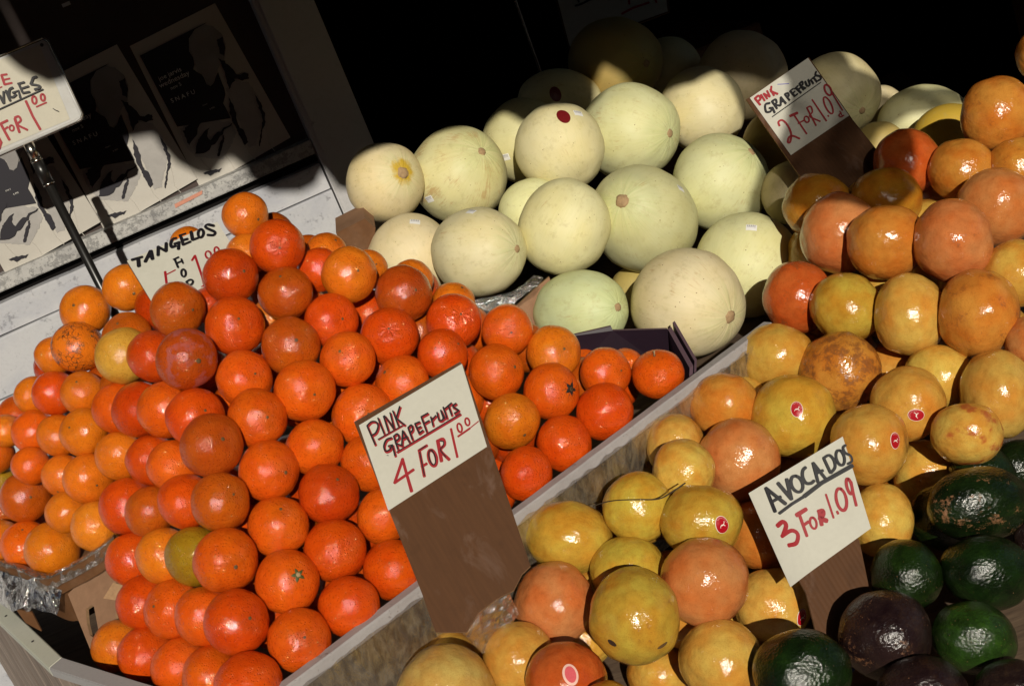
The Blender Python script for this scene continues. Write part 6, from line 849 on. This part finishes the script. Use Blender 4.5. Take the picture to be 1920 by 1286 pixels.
def carton_end():
    hole = [Vector(p) for p in ST['carton_hole']]
    # plane fit so the panel and its hole are flat
    c = sum(cc, Vector()) / len(cc); a = (cc[7] - cc[0]); b = (cc[3] - cc[0]); n = a.cross(b).normalized(); n = n if n.y < 0 else -n
    fl = lambda p: p - n * ((p - c) @ n if False else (p - c).dot(n))
    outer = [fl(p) for p in cc]; inner = [fl(p) for p in hole]
    bm = bmesh.new(); vo = [bm.verts.new(p - cc[6]) for p in outer]; vi = [bm.verts.new(p - cc[6]) for p in inner]
    es = [bm.edges.new((vo[i], vo[(i + 1) % len(vo)])) for i in range(len(vo))] + [bm.edges.new((vi[i], vi[(i + 1) % len(vi)])) for i in range(len(vi))]
    bmesh.ops.triangle_fill(bm, edges=es, use_beauty=True)
    me_faces = bm.faces[:]
    # drop triangles that cover the hole
    import mathutils
    def inside(p):
        ax = (inner[2] - inner[0]).normalized(); ay = n.cross(ax); q = lambda w_: ((w_ - c).dot(ax), (w_ - c).dot(ay)); x, y = q(p); r_ = False; pts = [q(w_) for w_ in inner]; j = len(pts) - 1
        for i in range(len(pts)):
            if (pts[i][1] > y) != (pts[j][1] > y) and x < (pts[j][0] - pts[i][0]) * (y - pts[i][1]) / (pts[j][1] - pts[i][1]) + pts[i][0]: r_ = not r_
            j = i
        return r_
    bmesh.ops.delete(bm, geom=[f for f in bm.faces if inside(f.calc_center_median() + cc[6])], context='FACES')
    bmesh.ops.recalc_face_normals(bm, faces=bm.faces[:])
    r_ = bmesh.ops.extrude_face_region(bm, geom=bm.faces[:]); bmesh.ops.translate(bm, verts=[v for v in r_['geom'] if isinstance(v, bmesh.types.BMVert)], vec=-n * .005)
    bmesh.ops.recalc_face_normals(bm, faces=bm.faces[:])
    for f in bm.faces: f.material_index = 1 if abs(f.normal.dot(n)) < .5 else 0
    return n, link('end_panel', bm_mesh('end_panel', bm), [MAT['cardboard_light'], MAT['cut']], ct)
cn, _ = carton_end()
slab('paper_scrap', [Vector(p) + cn * .004 for p in ST['scrap']], -cn * .0015, MAT['cut'], ct, cc[6])
fp = [Vector(p) for p in ST['carton_flap']]
o = slab('cardboard_flap', fp, (0, .004, 0), MAT['cardboard'], None, fp[0]); o.location = fp[0]; tag(o, 'small brown cardboard corner poking out under the torn smoky film', 'cardboard')
# purple carton behind the tangelos
pb = [Vector(p) for p in ST['purple_back']]; pz = empty('purple_carton', pb[4], 'dark purple cardboard carton standing behind the tangelos at the upper end of the rail', 'carton')
slab('back_panel', pb, (0, .006, 0), MAT['purple'], pz, pb[4], edge_mat=MAT['purple_edge'])
ps = [Vector(p) for p in ST['purple_side']]; slab('side_panel', ps, (.006, .003, 0), MAT['purple'], pz, pb[4], edge_mat=MAT['purple_edge'])
slab('side_flap', [p + Vector((.010, .006, .004)) for p in ps], (.004, .003, 0), MAT['purple'], pz, pb[4], edge_mat=MAT['purple_edge'])
# melon carton pieces
mb = [Vector(p) for p in ST['melon_box']]; me_ = empty('melon_carton', mb[4], 'torn brown cardboard carton under the front melons, left of the greenish one', 'carton')
slab('front_panel', mb, (0, .006, 0), MAT['cardboard_light'], me_, mb[4], edge_mat=MAT['cut'])
crumple('crinkled_film', ST['strip'], MAT['film2'], .003, 60, 'strip of shiny crinkled film on the cardboard edge between tangelos and melons', 'plastic film', 30, seed=8)
kb = [Vector(p) for p in ST['corner_box']]; kz = empty('corner_carton', kb[4], 'brown carton corner left of the lowest melon, beside the grey post', 'carton')
slab('corner_panel', kb, (0.0, .10, 0), MAT['cardboard'], kz, kb[4], edge_mat=MAT['cardboard_light'])
crumple('curved_film', ST['film_bowl'], MAT['film2'], .003, 30, 'curved piece of clear film at the foot of the tall 4 FOR cardboard', 'plastic film', 26, seed=5)
crumple('film_scrap', ST['film_bit'], MAT['film2'], .004, 90, 'tiny scrap of shiny film between the yellow grapefruits and the avocados', 'plastic film', 16, seed=6)
bm = bmesh.new(); tw = [Vector(p) for p in ST['twig']]; pts = spline([tuple(p - tw[0]) for p in tw], 6); tube(bm, pts, [.0005 + .0004 * i / len(pts) for i in range(len(pts))], 6)
o = link('root_thread', bm_mesh('root_thread', bm), MAT['twig'], None, True); o.location = tw[0]; tag(o, 'thin dark root thread lying across the grapefruits beside the rail', 'root')
# dark cartons deep in the shop
for k, (p, s_, a) in enumerate((((.55, 3.5, 0), (.5, .4, .9), .2), ((.95, 3.4, 0), (.45, .4, .6), -.15), ((1.9, 3.5, 0), (.6, .45, .8), .1))):
    bx = empty('stock_carton', p, ('tall brown carton in the dark shop, nearest the grey post', 'low brown carton in the dark shop, second from the grey post', 'wide brown carton deep in the dark shop at the right')[k], 'carton', 'cartons in the dark shop', (0, 0, a))
    box('box_body', (-s_[0] / 2, -s_[1] / 2, .02), (s_[0] / 2, s_[1] / 2, s_[2]), MAT['cardboard'], bx, .004)
    box('tape_strip', (-.03, -s_[1] / 2 - .001, .03), (.03, -s_[1] / 2 - .0002, s_[2] - .01), MAT['cut'], bx)
# thin metal stick standing at the back
sk = [Vector(p) for p in ST['stick']]; so_ = empty('display_stick', (sk[0].x, sk[0].y, .76), 'thin bright metal stick standing in the shade behind the melons', 'stick')
d = (sk[1] - sk[0]); base = Vector((sk[0].x - d.x * 1.2, sk[0].y - d.y * 1.2, .76))
bm = bmesh.new(); tube(bm, [base - so_.location, sk[1] + d * .4 - so_.location], .0028, 8); link('rod', bm_mesh('rod', bm), MAT['chrome'], so_)
bm = bmesh.new(); bmesh.ops.create_cone(bm, cap_ends=True, segments=20, radius1=.03, radius2=.02, depth=.012); o = link('rod_foot', bm_mesh('rod_foot', bm), MAT['dark_metal'], so_); o.location = base - so_.location

# ------------------------------------------------------------------ price signs
def sign(key, name, label, cat='price sign'):
    S = SIGNS[key]; O, U, V, N = (Vector(S[k]) for k in ('o', 'u', 'v', 'n')); cu = S.get('curl', (0, 0, 0, 0))
    def W(u, v): return cu[1] * max(0, cu[0] - u) ** 2 * .5 + (cu[3] * max(0, u - cu[2]) ** 2 * .5 if cu[3] else 0)
    root = empty(name, O, label, cat, 'hand lettered price signs')
    root.rotation_euler = Matrix((U, V, N)).transposed().to_euler(); U, V, N = Vector((1, 0, 0)), Vector((0, 1, 0)), Vector((0, 0, 1))
    pt = lambda u, v, w=0: U * u + V * v + N * (w + W(u, v))
    p = S['paper']; n = 18; vs_ = []; fs = []
    for lay in (0., -.0004):
        for j in range(n + 1):
            for i in range(n + 1):
                a, b = i / n, j / n
                u = (1 - b) * ((1 - a) * p[0][0] + a * p[1][0]) + b * ((1 - a) * p[3][0] + a * p[2][0]); v = (1 - b) * ((1 - a) * p[0][1] + a * p[1][1]) + b * ((1 - a) * p[3][1] + a * p[2][1])
                vs_.append(pt(u, v, lay))
    m_ = (n + 1) ** 2
    for j in range(n):
        for i in range(n):
            q = j * (n + 1) + i; fs += [(q, q + n + 1, q + n + 2, q + 1), (m_ + q, m_ + q + 1, m_ + q + n + 2, m_ + q + n + 1)]
    for i in range(n):
        for a, b in ((i, i + 1), (n * (n + 1) + i + 1, n * (n + 1) + i), ((i + 1) * (n + 1), i * (n + 1)), (i * (n + 1) + n, (i + 1) * (n + 1) + n)): fs.append((a, b, m_ + b, m_ + a))
    link('paper', mesh('paper', vs_, fs), MAT['paper2' if key == 'frame' else 'paper'], root, False)
    if S['board']: slab('cardboard', [U * u + V * v - N * .0016 for u, v in S['board']], -N * .004, MAT['corrugated'], root, edge_mat=MAT['cut'])
    ink = {}
    for c, wd, pts in S['strokes']: ink.setdefault(c, []).append((wd, pts))
    for c in ink:
        bm = bmesh.new(); zc = {'r': .0006, 'k': .0030, 'b': .0006}[c]
        for si, (wd, pts) in enumerate(ink[c]):
            z = zc + si * .00004
            q = [Vector((a, b)) for a, b in pts]
            if len(q) > 3: q = [Vector(t_[:2]) for t_ in spline([(a.x, a.y, 0) for a in q], 4)]
            # round the ends and let the width breathe like a felt pen
            L = 0; ring = []
            d0 = (q[0] - q[1]).normalized(); d1 = (q[-1] - q[-2]).normalized()
            q = [q[0] + d0 * wd * .28] + q + [q[-1] + d1 * wd * .28]
            for i, a in enumerate(q):
                d = (q[min(i + 1, len(q) - 1)] - q[max(i - 1, 0)]).normalized(); nn = Vector((-d.y, d.x))
                h = wd * .5 * (.62 if i in (0, len(q) - 1) else 1) * (1 + .16 * noise.noise((a.x * 90, a.y * 90, si)))
                ring.append((bm.verts.new(pt(*(a + nn * h), z)), bm.verts.new(pt(*(a - nn * h), z))))
            for (a, b), (c2, d2) in zip(ring, ring[1:]):
                try: bm.faces.new((a, b, d2, c2))
                except ValueError: pass
        bm.normal_update()
        for f in bm.faces:
            if f.normal.dot(N) < 0: f.normal_flip()
        link({'r': 'red_lettering', 'k': 'black_lettering', 'b': 'blue_mark'}[c], bm_mesh('lettering', bm), MAT[c], root)
    return root, U, V, N, pt, S
sign('four', 'price_sign', 'tall brown cardboard sign lettered PINK GRAPEFRUITS 4 FOR 1.00 standing by the rail')
r_, U, V, N, pt, S = sign('avocado', 'price_sign', 'curled white paper sign lettered AVOCADOS 3 FOR 1.09 among the grapefruits')
b = S['board']; slab('blue_print', [U * a[0] + V * a[1] - N * .0012 for a in (b[7], b[6], (b[6][0] + .004, b[6][1] + .002), (b[7][0] + .004, b[7][1] + .002))], -N * .0003, MAT['blue_print'], r_)
sign('pink2', 'price_sign', 'half shaded upper card lettered PINK GRAPEFRUITS 2 FOR 1.09 behind the melons')
sign('tangelos', 'price_sign', 'white card lettered TANGELOS standing behind the top tangelos')
sign('backsign', 'price_sign', 'dark shaded card at the top edge behind the topmost olive melon')
r_, U, V, N, pt, S = sign('frame', 'framed_price_sign', 'framed metal price sign ending in NGES on a black pole at the left edge')
pl = S['plate']
slab('back_plate', [U * a + V * b - N * .0030 for a, b in pl], -N * .007, MAT['dark_metal'], r_)
ins = [(a, b) for a, b in pl]; cx = sum(a for a, _ in ins) / len(ins); cy = sum(b for _, b in ins) / len(ins)
slab('white_plate', [U * (cx + (a - cx) * .965) + V * (cy + (b - cy) * .955) - N * .0008 for a, b in ins], -N * .0020, MAT['white_plate'], r_)
bm = bmesh.new(); lp = [U * (cx + (a - cx) * .955) + V * (cy + (b - cy) * .945) + N * .0012 for a, b in ins]; tube(bm, lp[2:7], .0020, 8)
link('raised_lip', bm_mesh('raised_lip', bm), MAT['white_plate'], r_, True)
bm = bmesh.new(); lp = [U * (cx + (a - cx) * .990) + V * (cy + (b - cy) * .985) - N * .0004 for a, b in ins]; tube(bm, lp[1:] + lp[:2], .0016, 8)
link('outer_lip', bm_mesh('outer_lip', bm), MAT['chrome'], r_, True)
for u, v in (((pl[1][0] * .9 + cx * .1), pl[1][1] * .88 + cy * .12),):
    bm = bmesh.new(); bmesh.ops.create_cone(bm, cap_ends=True, segments=16, radius1=.0026, radius2=.0026, depth=.0015); o = link('rivet', bm_mesh('rivet', bm), MAT['dark_metal'], r_); o.location = U * u + V * v; o.rotation_euler = N.to_track_quat('Z', 'Y').to_euler()
slab('clip', [U * a + V * b + N * .0014 for a, b in ((-.118, -.044), (-.104, -.044), (-.104, -.049), (-.118, -.049))], -N * .0018, MAT['white_plate'], r_)
slab('clip', [U * a + V * b + N * .0014 for a, b in ((-.052, -.030), (-.040, -.030), (-.040, -.035), (-.052, -.035))], -N * .0018, MAT['white_plate'], r_)
pp = Vector(ST['pole'])
pole = empty('sign_pole', (pp.x, pp.y, .75), 'black metal pole with brass ringed collar carrying the framed price sign', 'pole')
def cyl(name, z0, z1, r0, r1, mat): bm = bmesh.new(); tube(bm, [(0, 0, z0 - .75), (0, 0, z1 - .75)], [r0, r1], 18); return link(name, bm_mesh(name, bm), mat, pole, True)
cyl('lower_tube', .76, 1.345, .0068, .0068, MAT['dark_metal']); cyl('collar', 1.332, 1.366, .0086, .0086, MAT['dark_metal']); cyl('collar_ring', 1.329, 1.332, .0089, .0089, MAT['chrome']); cyl('collar_ring', 1.366, 1.3695, .0089, .0089, MAT['chrome']); cyl('upper_tube', 1.3695, pp.z + .008, .0075, .0075, MAT['chrome'])
bm = bmesh.new(); tube(bm, [(0, 0, 0), (0, 0, .012)], [.07, .06], 28); link('pole_foot', bm_mesh('pole_foot', bm), MAT['dark_metal'], pole)

# ------------------------------------------------------------------ fruit
def fruit_mesh(name, seed, lump, dimple, dwid, segs=(56, 36), pear=0., flat=0., wr=0.):
    nu, nv = segs; v = [(0, 0, 1)]; f = []
    for j in range(1, nv):
        th = math.pi * j / nv
        for i in range(nu): a = 2 * math.pi * i / nu; v.append((math.sin(th) * math.cos(a), math.sin(th) * math.sin(a), math.cos(th)))
    v.append((0, 0, -1)); out = []
    for p in v:
        q = Vector(p); th = math.acos(max(-1, min(1, q.z)))
        r_ = 1 + lump * (noise.noise(q * 1.1 + Vector((seed * 7.3, 0, 0))) + .45 * noise.noise(q * 2.6 + Vector((0, seed * 5.1, 0))) + .15 * noise.noise(q * 6 + Vector((0, 0, seed * 3.3))))
        r_ -= dimple * math.exp(-(th / dwid) ** 2) + dimple * .45 * math.exp(-((math.pi - th) / (dwid * .8)) ** 2)
        if wr: a = math.atan2(q.y, q.x); r_ += wr * math.exp(-(th / .55) ** 2) * math.sin(th * 6) * math.cos(a * 9 + seed + 2 * noise.noise(q * 3))
        if pear: r_ *= 1 - pear * .5 * (q.z + .2)
        out.append(q * r_)
    for i in range(nu): f.append((0, 1 + i, 1 + (i + 1) % nu))
    for j in range(nv - 2):
        a = 1 + j * nu
        for i in range(nu): f.append((a + i, a + nu + i, a + nu + (i + 1) % nu, a + (i + 1) % nu))
    a = 1 + (nv - 2) * nu
    for i in range(nu): f.append((a + i, len(v) - 1, a + (i + 1) % nu))
    me = mesh(name, out, f); me.polygons.foreach_set('use_smooth', [True] * len(me.polygons)); return me
def top_r(me): return me.vertices[0].co.z
ME = {}
for k in range(5): ME['tangelo', k] = fruit_mesh('tangelo', k + 1, .042, .035, .30)
for k in range(5): ME['orange', k] = fruit_mesh('orange', k + 21, .034, .022, .28)
for k in range(5): ME['grapefruit', k] = fruit_mesh('grapefruit', k + 41, .06, .030, .42)
for k in range(5): ME['honeydew_melon', k] = fruit_mesh('honeydew_melon', k + 61, .038, .014, .25, (72, 48), wr=.0022)
ME['striped_melon', 0] = fruit_mesh('striped_melon', 77, .02, .02, .3)
for k in range(5): ME['avocado', k] = fruit_mesh('avocado', k + 81, .06, .0, .3, pear=.14)
ME['dimpled'] = fruit_mesh('tangelo', 9, .03, .10, .34, wr=.012)
for key, me in ME.items(): me.materials.append(MAT[key[0] if isinstance(key, tuple) else 'tangelo'])
def cap_mesh(name, r_, depth, n=14, bumps=0., rag=.12):
    v = [(0, 0, depth)]; f = []
    for j, (q, h) in enumerate(((.55, depth * .9), (1., 0.), (1.08, -depth * 1.4))):
        for i in range(n):
            a = 2 * math.pi * i / n; k = 1 + bumps * math.cos(5 * a) * (j > 0) + rag * noise.noise((math.cos(a) * 2.3, math.sin(a) * 2.3, j + r_ * 30)); h = h + depth * rag * noise.noise((math.cos(a) * 4, math.sin(a) * 4, j * 3.)); v.append((r_ * q * k * math.cos(a), r_ * q * k * math.sin(a), h))
    for i in range(n): f.append((0, 1 + i, 1 + (i + 1) % n))
    for j in range(2):
        a = 1 + j * n
        for i in range(n): f.append((a + i, a + n + i, a + n + (i + 1) % n, a + (i + 1) % n))
    me = mesh(name, v, f); me.polygons.foreach_set('use_smooth', [True] * len(me.polygons)); return me
SCAR = cap_mesh('stem_scar', .058, .010, bumps=.12); SCAR.materials.append(MAT['scar'])
SCAR_M = cap_mesh('stem_scar', .088, .016, 22, .05, .22); SCAR_M.materials.append(MAT['scar_pale'])
SCAR_G = cap_mesh('stem_scar', .06, .010, 14, .1); SCAR_G.materials.append(MAT['scar'])
CALYX = cap_mesh('calyx', .16, .014, 20, .38); CALYX.materials.append(MAT['calyx'])
def child(name, me, parent, loc, quat, scl=1.):
    o = bpy.data.objects.new(name, me); col.objects.link(o); o.parent = parent; o.location = loc; o.rotation_mode = 'QUATERNION'; o.rotation_quaternion = quat
    o.scale = (scl,) * 3 if not isinstance(scl, tuple) else scl; return o
def shell_patch(name, items, parent, dir_w, R, spin, mats):
    """flat 2D pieces (metres, +y up) wrapped on a sphere of radius R round dir_w; items: (verts2d, faces, lift, mat index)"""
    n = Vector(dir_w); up = Vector(CAM['y']); up = (up - n * up.dot(n)).normalized(); rt = up.cross(n)
    ca, sa = math.cos(spin), math.sin(spin); rt, up = rt * ca + up * sa, up * ca - rt * sa
    Mi = parent.matrix_world.inverted(); c = parent.location; v = []; f = []; mi = []
    for vs2, fs2, lift, m_ in items:
        b = len(v)
        for x, y in vs2:
            d = math.hypot(x, y); a = d / R; q = n * math.cos(a) + ((rt * x + up * y) / d if d > 1e-9 else Vector()) * math.sin(a)
            v.append(Mi @ (c + q * surf(parent, q) + q * lift))
        for fc in fs2: f.append(tuple(b + i for i in fc)); mi.append(m_)
    me = mesh(name, v, f); me.polygons.foreach_set('material_index', mi)
    o = link(name, me, mats, parent); return o
def surf(o, q):
    """distance from the fruit's centre to its skin along the world direction q"""
    Mi = o.matrix_world.inverted(); a = Mi @ o.location; d = (Mi.to_3x3() @ q)
    hit, loc, nor, idx = o.ray_cast(a + d * 3, -d) if False else BVH[o.data.name].ray_cast(a + d * 2.5, -d.normalized())[:1] + (0, 0, 0)
    return (o.matrix_world @ hit - o.location).length if hit is not None else d.length
from mathutils.bvhtree import BVHTree
BVH = {}
for me in ME.values(): BVH[me.name] = BVHTree.FromPolygons([v_.co for v_ in me.vertices], [tuple(p.vertices) for p in me.polygons])
def oval(rx, ry, n=36, rings=4, holes=0):
    v = [(0, 0)]; f = []
    for j in range(1, rings + 1): v += [(rx * j / rings * math.cos(2 * math.pi * i / n), ry * j / rings * math.sin(2 * math.pi * i / n)) for i in range(n)]
    for i in range(n): f.append((0, 1 + i, 1 + (i + 1) % n))
    for j in range(rings - 1):
        a = 1 + j * n
        for i in range(n): f.append((a + i, a + n + i, a + n + (i + 1) % n, a + (i + 1) % n))
    return v, f
def rect(wd, ht, x0=0, y0=0, nx=6, ny=4):
    v = [(x0 + wd * (i / nx - .5), y0 + ht * (j / ny - .5)) for j in range(ny + 1) for i in range(nx + 1)]
    return v, [(j * (nx + 1) + i, j * (nx + 1) + i + 1, (j + 1) * (nx + 1) + i + 1, (j + 1) * (nx + 1) + i) for j in range(ny) for i in range(nx)]
DEER = [[(-.0026, -.0004), (-.0010, .0008), (.0008, .0006), (.0022, .0012), (.0018, -.0002), (.0004, -.0008), (-.0012, -.0006)], [(.0016, .0008), (.0026, .0026), (.0034, .0024), (.0030, .0018), (.0024, .0008)], [(.0026, .0024), (.0022, .0040), (.0028, .0028)], [(.0030, .0024), (.0042, .0038), (.0034, .0024)], [(-.0022, -.0002), (-.0036, -.0022), (-.0030, -.0022), (-.0014, -.0004)], [(.0010, -.0002), (.0026, -.0022), (.0032, -.0018), (.0018, .0002)]]
def royal_sticker(parent, d, R, spin):
    items = [(*oval(.0076, .0101), .0004, 0), (*oval(.0070, .0095), .0008, 1)]
    for p in DEER: items.append((p, [tuple(range(len(p)))], .0012, 0))
    for word, a0, a1 in (('ROYAL', 118, 66), ('DEER', 50, 8)):
        for i, ch in enumerate(word):
            a = math.radians(a0 + (a1 - a0) * i / (len(word) - 1)); gv, gf, gw = glyphs(ch); s_ = .0021
            cx, cy = .0058 * math.cos(a), .0079 * math.sin(a); t_ = math.atan2(-.0058 * math.sin(a) * -1 if False else .0079 * math.cos(a), -.0058 * math.sin(a)) - math.pi
            ux, uy = math.cos(t_), math.sin(t_)
            items.append(([(cx + ((px - gw / 2) * ux - (py - .35) * uy) * s_, cy + ((px - gw / 2) * uy + (py - .35) * ux) * s_) for px, py in gv], gf, .0012, 2))
    return shell_patch('sticker', items, parent, d, R, spin, [MAT['label_white'], MAT['red_label'], MAT['label_pink']])
def price_sticker(parent, d, R, spin):
    items = [(*rect(.016, .0115), .0004, 0)]
    for k in range(5): items.append((*rect(.0016, .0030, -.0055 + .0026 * k, .0030, 1, 1), .0008, 1))
    items.append((*rect(.0125, .0006, 0, .0002, 4, 1), .0008, 1))
    return shell_patch('price_sticker', items, parent, d, R, spin, [MAT['price'], MAT['price_ink']])
GROUP = dict(tangelo='tangelos and red oranges heaped in the middle', orange='pale oranges heaped at the left', grapefruit='grapefruits in the lower tray', honeydew_melon='honeydew melons stacked at the back', avocado='avocados in the corner', striped_melon=None)
CAT = dict(tangelo='tangelo', orange='orange', grapefruit='grapefruit', honeydew_melon='melon', avocado='avocado', striped_melon='melon')
camloc = Vector(CAM['loc'])
def make_fruit(kind, pos, R, ratio, ax, vis, rgb, label, op, i):
    me = ME['dimpled'] if op.get('dimple', 0) >= .9 else ME[kind, 0 if kind == 'striped_melon' else i % 5]
    o = bpy.data.objects.new(kind, me); col.objects.link(o)
    q = dirs_to_quat(ax) @ Matrix.Rotation(random.uniform(0, 6.28), 3, 'Z').to_quaternion()
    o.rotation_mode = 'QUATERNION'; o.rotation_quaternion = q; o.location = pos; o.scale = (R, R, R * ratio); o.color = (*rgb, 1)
    o.matrix_world = Matrix.LocRotScale(Vector(pos), q, Vector((R, R, R * ratio)))
    tag(o, label, CAT[kind], GROUP[kind])
    for k in ('scar', 'smudge', 'bruise', 'crack', 'scuff', 'scarbig', 'scab'):
        if k in op: o[k] = float(op[k])
    tr_ = top_r(me); sr = op.get('stemr', 1.)
    if vis:
        idq = Matrix.Identity(3).to_quaternion()
        if kind in ('tangelo', 'orange'):
            if op.get('calyx'): c_ = child('calyx', CALYX, o, (0, 0, tr_ + .002), idq, 1.15 if op['calyx'] > 1 else 1.); 
            if op.get('calyx', 0) > 1:
                c_.data = BLACK_CALYX
                bm = bmesh.new()
                for a in (.3, 1.5, 2.4, 3.6, 4.4, 5.5): tube(bm, [(math.sin(s_ * .5) * math.cos(a + .3 * s_), math.sin(s_ * .5) * math.sin(a + .3 * s_), math.cos(s_ * .5) * (tr_ + .03)) for s_ in (0, .25, .5, .8)], .008, 5)
                link('stem_threads', bm_mesh('stem_threads', bm), MAT['black'], o)
            child('stem_scar', SCAR_P if op.get('calyx') == 1 else SCAR, o, (0, 0, tr_ + (.012 if op.get('calyx') else .001)), idq, sr * random.uniform(.75, 1.15))
            if op.get('stalk'):
                bm = bmesh.new(); tube(bm, [(0, 0, tr_ - .02), (.01, 0, tr_ + .10), (.03, .01, tr_ + .22)], [.035, .028, .032], 10); link('stalk', bm_mesh('stalk', bm), MAT['scar_pale'], o, True)
        elif kind == 'honeydew_melon': child('stem_scar', SCAR_M, o, (0, 0, tr_ + .001), idq, (1.7 if op.get('scarbig') else 1.) * sr)
        else: child('stem_scar', SCAR_G, o, (0, 0, tr_), idq, sr)
    rm = R * (ratio ** .33)
    if 'sk' in op: royal_sticker(o, op['sk'][0], rm, math.radians(op['sk'][1]))
    if 'sk2' in op: shell_patch('cut_spot', [(*oval(.0085, .012), .0004, 0), (*oval(.0060, .0090), .0008, 1)], o, op['sk2'][0], rm, .2, [MAT['cut_rim'], MAT['cut_pink']])
    if 'st' in op: price_sticker(o, op['st'], rm, random.uniform(-.5, .3))
    if 'red' in op: shell_patch('oval_label', [(*oval(.0105, .0145), .0004, 0), (*oval(.0093, .0132), .0008, 1), (*rect(.013, .0010, 0, .001), .0012, 0)], o, op['red'], rm, .35, [MAT['dark_red_label'], MAT['dark_red_label'] if kind else 0])
    if 'hole' in op: shell_patch('dark_hole', [(*oval(.0055, .0035), .0003, 0)], o, op['hole'], rm, -.6, [MAT['bean']]); shell_patch('brown_gash', [(*oval(.0065, .0022), .0003, 0)], o, op['gash'], rm, .5, [MAT['scar']])
    if 'dent' in op:
        me2 = me.copy(); me2.name = 'dented_avocado'; Mi = o.matrix_world.inverted().to_3x3(); dl = (Mi @ Vector(op['dent'])).normalized()
        for v_ in me2.vertices:
            a = v_.co.normalized().angle(dl); v_.co *= 1 - .11 * math.exp(-(a / .40) ** 2)
        o.data = me2
    return o
SCAR_P = SCAR.copy(); SCAR_P.materials.clear(); SCAR_P.materials.append(MAT['scar_pale'])
BLACK_CALYX = CALYX.copy(); BLACK_CALYX.materials.clear(); BLACK_CALYX.materials.append(MAT['black'])
for i, (fid, kind, pos, R, ratio, ax, vis, rgb, label, op) in enumerate(FRUIT):
    make_fruit(kind, pos, R, ratio, ax, vis, rgb, label, op, i * 7 % 11)
for i, (kind, pos, R, rgb, ax) in enumerate(UNDER):
    o = make_fruit(kind, pos, R, .95, ax, 0, rgb, {'tangelo': 'tangelo lying deeper in the heap, only glimpsed through gaps between the top ones', 'grapefruit': 'grapefruit lying deeper in the tray, only glimpsed through gaps between the top ones'}[kind], {}, i)
    o['group'] = {'tangelo': 'tangelos under the top layer', 'grapefruit': 'grapefruits under the top layer'}[kind]
